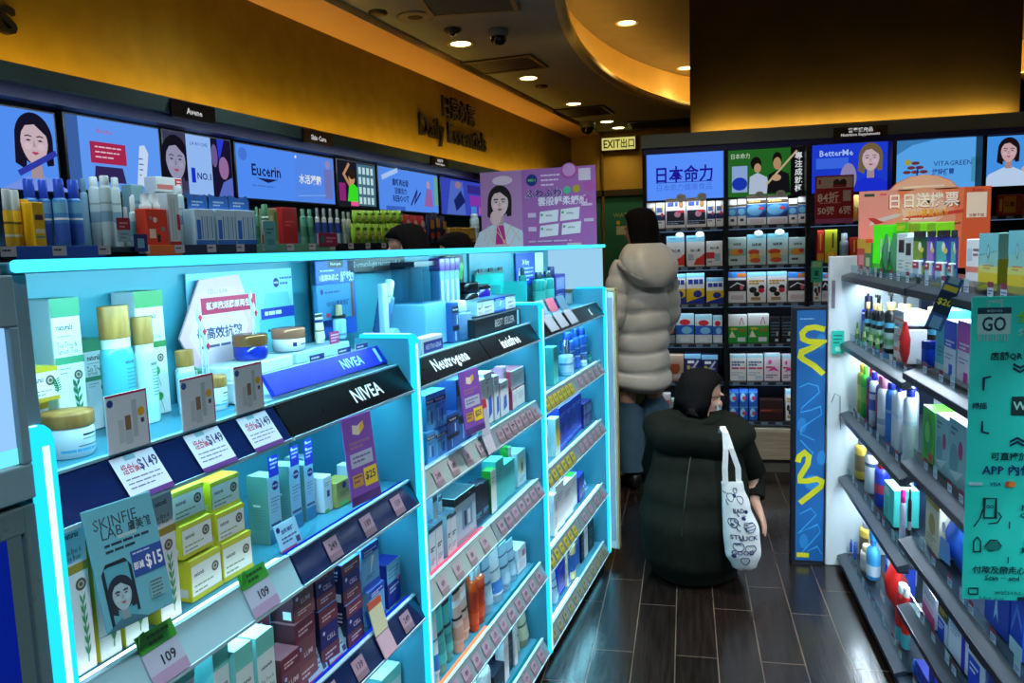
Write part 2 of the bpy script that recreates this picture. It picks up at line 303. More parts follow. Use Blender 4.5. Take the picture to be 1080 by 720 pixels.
def jar(body, lid, label=None, lidfrac=.32):
    def f(w, h, d):
        r = w / 2; m = MB(); hb = h * (1 - lidfrac)
        m.lathe([(r * .88, 0), (r * .97, .006), (r * .97, hb * .95), (r * .9, hb)], body, 0, r, 28)
        # printing wrapped on the drum
        for z0, z1, c, a0, a1 in label or ():
            n = 12; vs = []; fs = []
            for i in range(n + 1):
                a = -pi / 2 + radians(a0 + (a1 - a0) * i / n)
                for z in (z0, z1): vs.append((r * .972 * cos(a), r + r * .972 * sin(a), h * z))
            for i in range(n): fs.append((2 * i, 2 * i + 2, 2 * i + 3, 2 * i + 1))
            m.add(vs, fs, c)
        k = MB(); k.lathe([(r * .98, hb), (r, hb + .002), (r, h - .003), (r * .96, h), (r * .3, h)], lid, 0, r, 28)
        return [('jar_body', m), ('lid', k)]
    return f
D('jar_wood', 'cream_jar', 'jar', 'white cream jar with wide wooden lid', 0, lambda w, h, d: jar(mat((215, 238, 245), .2), woodcap(), [(.48, .52, INK, -8, 35), (.4, .42, (120, 140, 150), -8, 40), (.25, .27, (60, 90, 130), -20, 45), (.14, .2, (90, 180, 220), -60, 60)])(w, h, d))
D('jar_navy', 'cream_jar', 'jar', 'navy glass cream jar with gold striped lid', 0, lambda w, h, d: jar(mat((25, 45, 160), .1), mat((150, 100, 60), .25, .6), [(.62, .92, (60, 40, 30), -30, -5), (.62, .92, (200, 180, 110), 5, 25), (.62, .92, (70, 90, 80), 35, 60)], .45)(w, h, d))
D('jar_gold', 'cream_jar', 'jar', 'white cream jar with copper striped lid', 0, lambda w, h, d: jar(mat((230, 236, 242), .15), mat((195, 130, 100), .25, .5), [(.22, .4, NAVY, -40, -25), (.25, .33, (120, 130, 160), -10, 45)], .45)(w, h, d))
D('jar_dark', 'cream_jar', 'jar', 'black cream jar box with dark lid', 0, lambda w, h, d: jar(mat((25, 25, 32), .2), mat((14, 14, 18), .2), [(.3, .4, (170, 130, 90), -30, 30)], .4)(w, h, d))
D('jar_purple', 'cream_jar', 'jar', 'deep purple cream jar with black lid', 0, lambda w, h, d: jar(mat((50, 30, 140), .2), mat((18, 18, 28), .2), [(.2, .6, (150, 190, 220), 10, 40), (.3, .4, (130, 60, 150), -40, 0)], .2)(w, h, d))
def rbottle(body, cap, capfrac=.25, sh=.08, label=None, oval=1.0, caprad=.6, neck=None):
    def f(w, h, d):
        r = w / 2; hb = h * (1 - capfrac); m = MB()
        m.lathe([(r * .9, 0), (r, .005), (r, hb * (1 - sh)), (r * .92, hb * (1 - sh * .4)), (r * caprad, hb)], A(body), 0, r * oval, 16, oval)
        for z0, z1, c in label or ():
            m.lathe([(r * 1.006, h * z0), (r * 1.006, h * z1)], A(c), 0, r * oval, 16, oval, (False, False))
        k = MB(); k.lathe([(r * caprad, hb), (r * caprad * 1.04, hb + .003), (r * caprad, h - .004), (r * caprad * .85, h)], A(cap), 0, r * oval, 16, oval)
        return [('bottle', m), ('cap', k)]
    return f
def pump(body, cap, label=None, oval=.7, headc=None):
    def f(w, h, d):
        r = w / 2; hb = h * .70; m = MB()
        m.lathe([(r * .92, 0), (r, .006), (r, hb * .9), (r * .8, hb * .97), (r * .4, hb)], A(body), 0, r * oval, 16, oval)
        for z0, z1, c in label or (): m.lathe([(r * 1.006, h * z0), (r * 1.006, h * z1)], A(c), 0, r * oval, 16, oval, (False, False))
        k = MB(); k.lathe([(r * .5, hb), (r * .5, h * .82), (r * .4, h * .83)], A(cap), 0, r * oval, 14)
        k2 = MB(); k2.lathe([(r * .13, h * .83), (r * .13, h * .93)], A(headc or cap), 0, r * oval, 8); k2.box(-r * .9, r * .25, r * oval - r * .18, r * oval + r * .18, h * .93, h, A(headc or cap), .002)
        return [('bottle', m), ('collar', k), ('pump_head', k2)]
    return f
def tubep(body, cap, label=None, capfrac=.16):
    """squeeze tube standing on its cap"""
    def f(w, h, d):
        r = w / 2; rings = []
        for t in (0, .15, .4, .7, .92, 1.0):
            z = h * (capfrac + (1 - capfrac) * t); ry = r * .62 * (1 - t) + .0015; rx = r * (.86 + .14 * t)
            rings.append([(rx * cos(2 * pi * i / 16), r * .62 + ry * sin(2 * pi * i / 16), z) for i in range(16)])
        m = MB(); m.loft(rings, A(body)); m.face((-r, .0, 0), w=w, h=h)
        for z0, z1, c in label or ():
            R = []
            for z in (z0, z1):
                t = (z - capfrac) / (1 - capfrac); ry = r * .62 * (1 - t) + .002; rx = r * (.865 + .14 * t)
                R.append([(rx * cos(2 * pi * i / 16), r * .62 + ry * sin(2 * pi * i / 16), h * z) for i in range(16)])
            m.loft(R, A(c), (False, False))
        k = MB(); k.lathe([(r * .8, 0), (r * .84, .003), (r * .84, h * capfrac)], A(cap), 0, r * .62, 16, .66)
        return [('tube_body', m), ('cap', k)]
    return f
D('serum', 'serum_bottle', 'bottle', 'clear blue serum bottle with tan dropper cap', 0, lambda w, h, d: rbottle(mat((150, 205, 240), .08), (190, 170, 130), .4, .1, [(.1, .16, (90, 130, 170)), (.62, .7, INK)], .8, .5)(w, h, d))
D('hand_tube', 'cream_tube', 'tube', 'cream coloured tilted tube with dark band', 0, tubep((225, 220, 190), (230, 225, 205), [(.88, .97, INK), (.4, .45, (150, 120, 60)), (.7, .8, NAVY)]))
D('spray_blue', 'lotion_bottle', 'bottle', 'slate blue bottle with white pump cap', 0, rbottle(mat((85, 125, 165), .25), (215, 235, 240), .28, .06, [(.15, .2, (60, 100, 150))], 1, .62))
D('tube_teal', 'cream_tube', 'tube', 'teal scrub tube with dark top', 0, tubep((65, 175, 170), (60, 160, 155), [(.9, 1.0, INK), (.3, .45, (50, 140, 140)), (.55, .6, (40, 60, 70))]))
D('tube_beige', 'cream_tube', 'tube', 'peach beige scrub tube with black top', 0, tubep((205, 180, 165), (200, 170, 150), [(.9, 1.0, INK), (.2, .4, (190, 145, 125)), (.5, .54, (40, 40, 50)), (.7, .8, (225, 225, 225))]))
D('amber', 'cleanser_bottle', 'bottle', 'amber orange cleanser bottle', 0, rbottle(mat((200, 75, 20), .15), (190, 215, 220), .18, .05, [(.12, .3, (210, 80, 30)), (.35, .65, (170, 50, 15))], .8, .55))
D('tube_white', 'cream_tube', 'tube', 'white facial foam tube with blue base stripe', 0, tubep((215, 232, 238), (170, 205, 220), [(.2, .42, (60, 130, 210)), (.6, .63, (120, 150, 170))]))
D('tube_clear', 'cream_tube', 'tube', 'pale blue gel tube', 0, tubep((160, 205, 225), (150, 190, 215), [(.5, .55, (70, 110, 150)), (.75, .78, (60, 90, 160))]))
D('tube_tan', 'cream_tube', 'tube', 'pale tan cleanser tube', 0, tubep((190, 195, 165), (150, 150, 120), [(.45, .5, (90, 100, 90)), (.75, .8, (100, 110, 100))]))
D('lotion_white', 'lotion_bottle', 'bottle', 'white lotion bottle with pale blue cap', 0, rbottle((215, 235, 240), (150, 210, 230), .3, .1, [(.3, .34, (60, 80, 100)), (.4, .42, (90, 110, 130))], .8, .6))
D('glass_silver', 'perfume_bottle', 'bottle', 'clear glass essence bottle with silver cap', 0, lambda w, h, d: rbottle(mat((175, 225, 245), .06), mat((200, 205, 215), .2, .9), .4, .12, [(.05, .1, (120, 180, 220)), (.3, .36, (90, 150, 200))], .7, .5)(w, h, d))
D('tall_blue', 'toner_bottle', 'bottle', 'tall blue toner bottle', 0, rbottle((40, 110, 215), (40, 90, 200), .2, .06, [(.3, .34, (180, 215, 250)), (.5, .54, (150, 200, 250))], .7, .6))
D('tealglass', 'toner_bottle', 'bottle', 'dark teal glass toner bottle', 0, rbottle(mat((30, 125, 120), .12), mat((40, 60, 70), .2), .16, .05, [(.3, .55, (60, 160, 150))], .6, .55))
D('purple_tall', 'toner_bottle', 'bottle', 'deep violet toner bottle', 0, rbottle(mat((45, 35, 150), .15), (30, 25, 90), .2, .05, [(.4, .6, (80, 70, 180))], .6, .6))
D('yellow_bot', 'toner_bottle', 'bottle', 'pale yellow slim toner bottle', 0, rbottle((225, 220, 160), (240, 240, 230), .18, .06, [(.2, .6, (50, 110, 200))], .7, .6))
# ---- left wall goods
D('sun_yellow', 'lotion_bottle', 'bottle', 'yellow sun lotion bottle with tall white cap', 0, rbottle((235, 185, 30), (215, 228, 225), .36, .04, [(.18, .22, (220, 225, 200)), (.4, .44, (120, 100, 40))], .6, .9))
carton('sun_carton', 'golden yellow sunscreen carton', .05, (240, 185, 20), lambda m: (m.rect(.1, .3, .9, .4, (240, 230, 190)), m.rect(.15, .6, .85, .72, (60, 60, 60)), m.rect(.1, .2, .9, .24, (60, 150, 150))))
D('can_blue', 'spray_can', 'spray can', 'blue mist spray can with pointed blue cap', 0, rbottle((60, 130, 190), mat((45, 80, 190), .2), .28, .05, [(.05, .35, (50, 90, 180)), (.5, .66, (110, 170, 200)), (.4, .43, WHITE)], 1, .7))
D('can_white', 'spray_can', 'spray can', 'white thermal water spray can', 0, rbottle((185, 210, 210), (205, 225, 225), .14, .06, [(.35, .5, (120, 160, 180)), (.6, .63, (150, 170, 175))], 1, .75))
D('can_grey', 'spray_can', 'spray can', 'slim grey blue spray can', 0, rbottle((120, 165, 185), (90, 140, 165), .2, .05, None, 1, .75))
D('mini_white', 'lotion_bottle', 'bottle', 'small white toner bottle with white cap', 0, rbottle((190, 220, 220), (225, 235, 235), .3, .08, [(.2, .5, (110, 180, 190))], .8, .6))
carton('aqua_box', 'grey teal skincare carton', .05, (120, 165, 170), lambda m: m.lines(.2, .8, .7, .1, 3, .04, (90, 120, 130)))
def _orange(w, h, d):
    m = K(w, h * .72, d, (225, 60, 25), lambda m: (m.circ(.4, .7, .010, (230, 225, 220)), m.circ(.75, .45, .009, (120, 140, 150)), m.rect(.1, .2, .4, .45, (235, 210, 190)), m.rect(.45, .1, .6, .3, (40, 30, 30)), m.circ(.2, .75, .007, (150, 150, 150))))
    b = []
    for x in (-w * .25, w * .18):
        k = MB(); k.lathe([(w * .2, h * .72), (w * .2, h * .8), (w * .15, h * .82), (w * .15, h)], (215, 225, 225), x, d / 2, 12); b.append(('bottle_cap', k))
    return [('sleeve', m)] + b
D('orange_set', 'gift_set', 'box', 'bright orange sleeve holding two white capped bottles', .05, _orange)
carton('redwhite', 'white and red medicated skincare box', .06, (205, 215, 215), lambda m: (m.rect(.72, .1, .98, .95, (195, 40, 45)), m.rect(.03, .2, .68, .5, (205, 120, 110)), m.lines(.78, .95, .7, .2, 3, .1, WHITE)))
carton('redwhite_tall', 'tall white treatment carton with red tags', .06, (195, 212, 215), lambda m: (m.rect(0, 0, 1, .08, (190, 40, 40)), m.stroke([(.3, .1), (.3, .9)], .004, (140, 170, 180)), m.stroke([(.55, .1), (.55, .9)], .004, (140, 170, 180)), m.rect(.72, .3, 1, .6, (190, 45, 50))))
def _dispblue(w, h, d):
    m = K(w, h * .7, d, (190, 220, 235), lambda m: (m.rect(0, 0, 1, .14, (45, 110, 200)), m.rect(.08, .16, .28, .7, (40, 110, 210)), [m.stroke([(.36 + .12 * k, .18), (.36 + .12 * k, .8)], .006, (150, 190, 220) if k % 2 else (90, 140, 190)) for k in range(6)]))
    t = MB(); t.prism([(-w / 2, h * .68), (w / 2, h * .68), (w / 2, h * .9), (w * .4, h), (-w * .05, h * .94), (-w / 2, h)], 'y', d * .5, d * .5 + .002, (50, 115, 205))
    t.face((-w / 2, d * .5, h * .68), w=w, h=h * .3).lines(.2, .75, .5, .2, 2, .1, (190, 220, 245))
    return [('tray', m), ('header_card', t)]
D('disp_blue', 'display_box', 'box', 'blue and white counter display box of slim vials', .06, _dispblue)
D('green_bot', 'lotion_bottle', 'bottle', 'green herbal lotion bottle', 0, rbottle((90, 165, 130), (120, 190, 150), .2, .06, [(.2, .5, (60, 130, 100))], .7, .6))
D('wgreen_bot', 'lotion_bottle', 'bottle', 'white and green tonic bottle with red base', 0, rbottle((195, 215, 200), (90, 165, 120), .3, .06, [(.0, .25, (190, 50, 45)), (.6, .66, (80, 150, 110))], .7, .8))
carton('tan_box', 'tan and green herbal carton', .05, (150, 155, 105), lambda m: (m.rect(.1, .2, .5, .8, (180, 190, 150)), m.rect(.6, .1, .9, .9, (90, 130, 80))))
carton('redbox', 'deep red gift carton', .06, (185, 35, 35), lambda m: (m.rect(.1, .1, .9, .9, (175, 30, 32)), m.lines(.2, .7, .6, .1, 2, .04, (215, 90, 80))))
D('white_blue_bot', 'lotion_bottle', 'bottle', 'white lotion bottle with blue arrow label', 0, rbottle((200, 210, 200), (170, 185, 180), .25, .07, [(.3, .6, (50, 80, 170)), (.62, .66, (220, 225, 220))], .7, .6))
D('white_mask_bot', 'lotion_bottle', 'bottle', 'short cream coloured lotion bottle', 0, rbottle((190, 195, 170), (150, 170, 150), .22, .1, [(.3, .5, (160, 180, 160))], .7, .6))
def pouch(c, front=None):
    def f(w, h, d):
        R = []
        for t in (0, .06, .3, .6, .9, 1):
            th = d * .5 * sin(pi * min(max(t, .03), .97)) + .001; wx = w / 2 * (1 - .06 * sin(pi * t))
            R.append([(wx * (1 if abs(q) < 1e9 else 1) * x, d / 2 + th * y, h * t) for x, y, q in ((-1, 0, 0), (-.6, -.8, 0), (0, -1, 0), (.6, -.8, 0), (1, 0, 0), (.6, .8, 0), (0, 1, 0), (-.6, .8, 0))])
        m = MB(); m.loft(R, A(c)); m.face((-w / 2, -.002, 0), w=w, h=h)
        if front: front(m)
        return [('pouch', m)]
    return f
D('limepack', 'soap_pouch', 'pack', 'lime green refill pack', .04, pouch((150, 195, 50), lambda m: (m.ell(.5, .45, .3, .25, (205, 215, 120)), m.rect(.2, .65, .8, .8, (70, 130, 40)), m.lines(.3, .7, .4, .12, 2, .06, (70, 120, 40)))))
D('redpack', 'snack_pouch', 'pack', 'red patterned refill pack', .04, pouch((170, 35, 45), lambda m: (m.rect(.15, .2, .85, .5, (215, 130, 130)), m.ell(.5, .7, .25, .12, (215, 200, 190)))))
D('darkpack', 'cosmetic_pack', 'pack', 'dark patterned cosmetic pack with yellow label', .04, pouch((35, 40, 75), lambda m: (m.rect(.2, .5, .8, .8, (190, 150, 50)), m.rect(.2, .15, .8, .35, (170, 70, 60)))))
carton('amber_small', 'small amber yellow box', .05, (190, 160, 70), lambda m: (m.rect(.1, .3, .9, .8, (215, 195, 120)), m.rect(.2, .1, .6, .25, (150, 70, 40))))
# ---- right unit goods
carton('smallred', 'small red and yellow sachet box', .04, (215, 60, 40), lambda m: (m.rect(0, .7, 1, 1, (235, 190, 40)), m.rect(.2, .2, .8, .5, (240, 150, 170))))
carton('smallgreen', 'small green sachet box with yellow top', .04, (40, 130, 60), lambda m: (m.rect(0, .65, 1, 1, (225, 190, 50)), m.rect(.2, .2, .8, .5, (190, 220, 160))))
def _limedisp(w, h, d):
    m = MB(); g = (70, 215, 30); m.box(-w / 2, w / 2, d - .003, d, 0, h, g); m.box(-w / 2, -w / 2 + .003, 0, d, 0, h * .97, g); m.box(w / 2 - .003, w / 2, 0, d, 0, h * .7, g); m.box(-w / 2, w / 2, 0, .003, 0, h * .2, g); m.box(-w / 2, w / 2, 0, d, 0, .003, g)
    m.face((-w / 2, d - .004, h * .8), w=w, h=h * .2).rect(.05, .1, .95, .9, (150, 210, 40)); m.lines(.2, .8, .5, .2, 2, .15, (240, 210, 60))
    return [('tray', m)]
D('limedisp', 'display_tray', 'tray', 'lime green open sachet display tray', .06, _limedisp)
D('greensachet', 'tissue_pack', 'pack', 'dark green and white wet wipes sachet', .02, pouch((60, 130, 90), lambda m: (m.rect(.1, .55, .9, .9, (205, 225, 210)), m.ell(.5, .3, .3, .15, (20, 60, 40)), m.ell(.3, .45, .15, .1, (230, 240, 230)))))
carton('palepack', 'pale blue and white toothpaste carton', .04, (200, 225, 228), lambda m: (m.rect(.2, .55, .75, .85, (40, 30, 35)), m.lines(.2, .8, .35, .08, 3, .03, (120, 150, 160)), m.ell(.7, .3, .2, .06, (220, 225, 200))))
carton('limeflat', 'lime green box at the back', .05, (120, 200, 30), lambda m: (m.rect(.1, .15, .45, .85, (180, 210, 60)), m.rect(.55, .2, .75, .8, (60, 120, 30)), m.rect(.8, .2, .95, .8, (60, 120, 30))))
def blister(c1, c2):
    def f(w, h, d):
        m = MB(); m.box(-w / 2, w / 2, .010, .0115, 0, h, c1); m.face((-w / 2, .010, 0), w=w, h=h)
        m.poly([(0, .9), (.55, .9), (.9, .2), (.6, 0), (0, 0)], c2); m.ell(.5, .78, .12, .1, (225, 235, 215)); m.rect(.55, .35, .95, .5, (40, 50, 150)); m.lines(.6, .9, .42, .1, 1, .05, WHITE); m.ell(.65, .7, .15, .06, (210, 190, 70))
        b = MB(); b.box(-w * .30, w * .25, 0, .010, h * .06, h * .46, (195, 220, 228), .004); b.face((-w * .3, -.0005, h * .06), w=w * .55, h=h * .4); b.rect(.1, .55, .9, .9, (170, 30, 60)); b.ell(.5, .3, .35, .2, (150, 190, 215)); b.lines(.2, .8, .7, .1, 1, .1, WHITE)
        k = MB(); k.box(-w * .42, w * .42, .008, .0105, h, h + .018, INK)
        return [('card', m), ('blister', b), ('header_strip', k)]
    return f
D('bl_green', 'toothbrush_pack', 'pack', 'green hanging toothbrush pack', .02, blister((25, 90, 50), (120, 150, 40)))
D('bl_purple', 'toothbrush_pack', 'pack', 'purple hanging toothbrush pack', .02, blister((60, 60, 170), (150, 110, 190)))
D('bl_teal', 'toothbrush_pack', 'pack', 'teal and blue hanging toothbrush pack', .02, blister((40, 60, 170), (70, 170, 160)))
def _duo(m):
    m.rect(0, 0, 1, .30, (205, 190, 40)); m.rect(0, .3, 1, .42, (195, 205, 110)); m.poly([(0, 1), (1, 1), (1, .7), (0, .6)], (110, 190, 200)); m.ell(.5, .68, .07, .13, (80, 140, 160)); m.ell(.5, .68, .04, .09, (150, 205, 205)); m.lines(.25, .8, .42, .05, 2, .02, (200, 120, 60))
carton('duo', 'teal to yellow deodorant carton', .07, (130, 195, 190), _duo, left=lambda m: (m.rect(0, 0, 1, .55, (165, 165, 40)), m.rect(0, .55, 1, 1, (170, 185, 175))), right=lambda m: m.rect(0, 0, 1, .55, (165, 165, 40)))
D('pump_black', 'pump_bottle', 'bottle', 'black shampoo pump bottle with gold collar', 0, pump((14, 16, 18), (215, 185, 125), [(.08, .34, (165, 200, 190)), (.14, .24, (110, 190, 90)), (.42, .5, (90, 180, 210))], .7, (20, 20, 22)))
D('bottle_navy', 'shampoo_bottle', 'bottle', 'navy blue mouthwash bottle', 0, rbottle(mat((25, 55, 190), .15), (15, 25, 60), .3, .08, [(.2, .45, (90, 130, 220)), (.6, .64, WHITE)], .7, .6))
carton('orangewhite', 'white carton with orange bands', .07, (225, 232, 235), lambda m: (m.rect(0, .3, 1, .42, (225, 130, 110)), m.rect(.08, .55, .4, .8, (190, 205, 215)), m.lines(.45, .9, .75, .1, 2, .05, (120, 90, 90)), m.rect(0, .0, 1, .1, (235, 190, 170))))
D('redpouch', 'refill_pouch', 'pack', 'red refill pouch', .04, pouch((205, 30, 25), lambda m: (m.poly([(.1, .1), (.9, .5), (.9, .6), (.1, .25)], (235, 220, 215)), m.ell(.6, .8, .15, .08, (220, 170, 50)))))
D('bluetin', 'cream_jar', 'jar', 'small dark blue tin', 0, lambda w, h, d: jar(mat((25, 55, 175), .25), mat((20, 40, 140), .25), None, .3)(w, h, d))
D('tube_green', 'cream_tube', 'tube', 'mini green travel tube', 0, tubep((80, 170, 70), (210, 225, 210), [(.4, .7, (200, 225, 160))]))
carton('bluecart', 'glossy royal blue whitening carton', .06, (25, 70, 200), lambda m: (m.ell(.75, .75, .03, .015, WHITE), m.poly([(.1, .3), (.5, .6), (.9, .4), (.9, .3), (.5, .5), (.1, .2)], (70, 140, 230)), m.rect(0, 0, 1, .16, (170, 215, 230))))
carton('tealcart', 'aqua whitening carton', .06, (60, 180, 195), lambda m: (m.lines(.2, .8, .4, .06, 3, .02, (30, 110, 140)), m.rect(0, 0, 1, .16, (170, 220, 230))))
carton('bluewhite', 'blue and white sensitive toothpaste box', .06, (205, 225, 240), lambda m: (m.rect(0, .55, 1, 1, (35, 75, 210)), m.lines(.15, .85, .64, .06, 2, .03, WHITE), m.rect(.45, .08, .75, .28, (45, 95, 215)), m.lines(.15, .8, .42, .06, 2, .02, (90, 120, 170))))
carton('pinkwhite', 'pink and white sensitive toothpaste box', .06, (215, 225, 240), lambda m: (m.rect(0, .55, 1, 1, (195, 85, 190)), m.lines(.15, .85, .64, .06, 2, .03, WHITE), m.rect(.5, .06, .8, .24, (190, 60, 160)), m.lines(.15, .8, .42, .06, 2, .02, (120, 110, 170))))
def sham(name, desc, body, cap, lab=None, cr=.55, cf=.16): D(name, 'shampoo_bottle', 'bottle', desc, 0, rbottle(body, cap, cf, .12, lab, .6, cr))
sham('sh_yellow', 'yellow green body wash bottle with yellow cap', (190, 200, 60), (235, 190, 30), [(.3, .6, (220, 220, 120))])
sham('sh_green', 'bright green shampoo bottle', (60, 180, 60), (100, 205, 60), [(.3, .6, (120, 210, 90))])
sham('sh_redcap', 'dark bottle with red cap', (70, 60, 110), (200, 30, 60), [(.3, .6, (150, 60, 90))])
sham('sh_bluecap', 'white shampoo bottle with blue letters and cap', (205, 220, 235), (25, 40, 170), [(.3, .5, (60, 100, 190)), (.6, .64, (40, 70, 160))])
sham('sh_pinkcap', 'white lotion bottle with pink cap', (220, 228, 238), (215, 130, 165), [(.2, .3, (150, 170, 190))], .7, .2)
sham('sh_blue', 'sky blue lotion bottle', (60, 125, 215), (30, 50, 170), [(.5, .55, (140, 190, 240))], .7, .12)
sham('sh_white', 'white body lotion bottle with dark blue cap', (220, 230, 240), (20, 35, 150), [(.5, .56, (190, 215, 235))], .6, .12)
carton('greencart', 'bright green herbal tissue box', .09, (70, 190, 50), lambda m: (m.ell(.5, .5, .42, .4, (50, 155, 60)), m.ell(.45, .55, .2, .2, (110, 200, 90)), m.rect(.6, .05, .95, .2, (200, 70, 60))), top=(90, 210, 50))
carton('padpack', 'pale teal pad pack with purple top', .09, (130, 185, 195), lambda m: (m.ell(.7, .6, .12, .14, (170, 60, 120)), m.ell(.35, .4, .25, .25, (95, 155, 170)), m.poly([(.1, .2), (.5, .1), (.9, .3), (.5, .25)], (180, 215, 225)), m.lines(.15, .5, .85, .08, 2, .04, (60, 100, 120))), top=(165, 130, 170))
sham('sh_lilac', 'white lotion bottle with lilac cap', (215, 228, 238), (150, 140, 205), [(.6, .68, (60, 90, 130))], .75, .14)
sham('sh_yel2', 'yellow grain shampoo bottle', (215, 180, 70), (130, 130, 150), [(.2, .6, (120, 100, 70))])
sham('sh_bluered', 'blue bottle with red cap', (40, 60, 180), (190, 30, 50), [(.3, .5, (180, 50, 80))])
carton('tealbig', 'large aqua green carton with white splash', .08, (70, 205, 195), lambda m: (m.ell(.35, .8, .25, .12, (190, 235, 235)), m.rect(.55, .05, .62, .8, (120, 225, 215)), m.lines(.15, .5, .4, .08, 4, .03, (30, 130, 130))), top=(170, 225, 225))
sham('sh_pink', 'white tube bottle with hot pink cap', (215, 215, 235), (235, 30, 140), None, .8, .25)
sham('sh_black', 'slim black bottle', (16, 16, 22), (25, 25, 30), [(.3, .45, (150, 150, 160))])
carton('bluecart2', 'navy blue carton with white star print', .07, (35, 70, 185), lambda m: (m.poly([(.4, .1), (.5, .45), (.6, .1), (.5, .2)], (160, 200, 240)), m.lines(.2, .8, .75, .07, 3, .03, (130, 170, 230))))
carton('goldwhite', 'cream and gold carton', .07, (205, 205, 180), lambda m: (m.rect(0, .85, 1, 1, (200, 165, 60)), m.ell(.5, .5, .25, .2, (170, 150, 90)), m.lines(.2, .8, .25, .06, 2, .02, (90, 90, 90))))
D('bluepouch', 'diaper_pack', 'pack', 'large shiny blue nappy pack', .10, pouch((40, 95, 195), lambda m: (m.ell(.4, .7, .12, .1, (200, 220, 240)), m.poly([(.1, .1), (.9, .2), (.8, .55), (.2, .5)], (90, 150, 220)))))
sham('sh_cream', 'cream bottle with pale cap', (215, 205, 200), (235, 225, 170), [(.3, .5, (190, 190, 200))], .7, .25)
def _trig(w, h, d):
    p = rbottle((70, 165, 225), (40, 150, 235), .12, .3, [(.12, .4, (205, 225, 240))], .6, .35)(w, h * .8, d)
    t = MB(); t.box(-w * .35, w * .25, w * .15, w * .45, h * .8, h, (45, 150, 235), .006); t.prism([(-w * .45, h * .86), (-w * .3, h * .86), (-w * .2, h * .66), (-w * .28, h * .66)], 'y', w * .22, w * .38, (200, 40, 50))
    return p + [('trigger_head', t)]
D('trigger', 'spray_bottle', 'bottle', 'sky blue trigger spray bottle', 0, _trig)
D('redbag', 'refill_pouch', 'pack', 'large red refill bag', .06, pouch((200, 25, 25), lambda m: (m.ell(.5, .7, .2, .1, (230, 120, 90)), m.rect(.2, .15, .7, .3, (225, 210, 205)))))
sham('sh_redteal', 'red bottle with teal base', (205, 30, 30), (230, 230, 225), [(.0, .25, (60, 150, 160))], .7, .15)
carton('browncart', 'brown amber carton', .07, (135, 80, 20), lambda m: (m.rect(.1, .3, .9, .6, (175, 120, 30)), m.lines(.2, .8, .8, .07, 2, .03, (215, 180, 90))))
carton('yellowcart', 'yellow and white baby care carton', .07, (215, 200, 60), lambda m: (m.ell(.45, .5, .35, .4, (215, 220, 190)), m.ell(.5, .45, .06, .05, (190, 90, 50)), m.lines(.2, .8, .85, .05, 2, .02, (120, 110, 40))))
carton('navycart', 'navy blue carton with white outline', .07, (20, 40, 150), lambda m: (m.stroke([(.15, .7), (.15, .2), (.85, .3), (.85, .7)], .003, (120, 160, 230)), m.rect(.7, .4, .85, .5, (200, 215, 240))))
carton('pinkcart', 'white carton with magenta base', .07, (220, 215, 235), lambda m: (m.rect(0, 0, 1, .35, (205, 30, 120)), m.rect(.1, .4, .9, .5, (235, 150, 190)), m.lines(.15, .85, .75, .08, 2, .04, (150, 140, 170))))
carton('bluestripe', 'white carton with blue and gold print', .07, (195, 210, 230), lambda m: (m.rect(0, .62, 1, 1, (60, 60, 40)), m.lines(.1, .9, .8, .09, 2, .06, (205, 180, 70)), m.rect(0, 0, .7, .55, (35, 70, 205)), m.lines(.1, .6, .4, .1, 2, .04, WHITE)))
carton('whitestripe', 'white sanitary carton with violet stripe', .07, (215, 222, 240), lambda m: (m.rect(.7, 0, .9, 1, (60, 50, 190)), m.lines(.1, .6, .8, .08, 4, .03, (120, 130, 170))))
D('bluewhitepouch', 'refill_pouch', 'pack', 'blue and white refill pouch', .05, pouch((60, 110, 215), lambda m: (m.rect(.1, .5, .9, .8, (210, 225, 240)), m.rect(.1, .2, .9, .3, (200, 60, 60)))))
sham('bluetubes', 'small blue bottle', (40, 90, 190), (60, 120, 210), None, .6, .2)
# ---- supplement wall goods
def sup(name, desc, fn, base=(225, 228, 230), depth=.07, topper=None):
    def f(w, h, d):
        P = [('box', K(w, h, d, base, fn))]
        if topper:
            t = MB(); c = w * topper; r = w * .2; t.prism([(c + r * cos(2 * pi * i / 18) * 1.15, h + r * .25 + r * .8 * sin(2 * pi * i / 18)) for i in range(18)], 'y', -.003, -.0015, (205, 214, 218)); t.face((c - r, -.003, h - r * .3), w=2 * r, h=r).lines(.15, .85, .6, .3, 2, .12, (110, 140, 160)); P.append(('topper_card', t))
        return P
    D(name, 'supplement_box', 'box', desc, depth, f)
def cjk(m, s, c, w=.72, size=.018, u=.5, mw=.85): m.text(u, w, size, s, c, True, mw)
sup('s_bw', 'tall white and black brain supplement box', lambda m: (m.lines(.1, .6, .94, .05, 1, .02, (90, 100, 120)), m.rect(.1, .72, .42, .86, (40, 60, 130)), m.rect(.48, .72, .62, .86, (40, 60, 130)), m.rect(.05, .1, .95, .58, (24, 26, 44)), m.ell(.6, .45, .16, .1, (190, 130, 150)), m.rect(.6, .5, .95, .58, (200, 40, 50)), m.ell(.78, .78, .12, .12, (150, 100, 40)), m.lines(.1, .9, .2, .07, 2, .03, (150, 170, 200))), topper=0.28)
sup('s_bw_small', 'small white and navy supplement box', lambda m: (m.rect(.1, .62, .75, .8, (60, 90, 150)), m.rect(0, .3, 1, .52, (30, 45, 100)), m.ell(.7, .52, .15, .08, (200, 50, 60)), m.lines(.1, .9, .2, .08, 1, .05, (110, 120, 140)), m.ell(.75, .75, .1, .1, (190, 150, 60))))
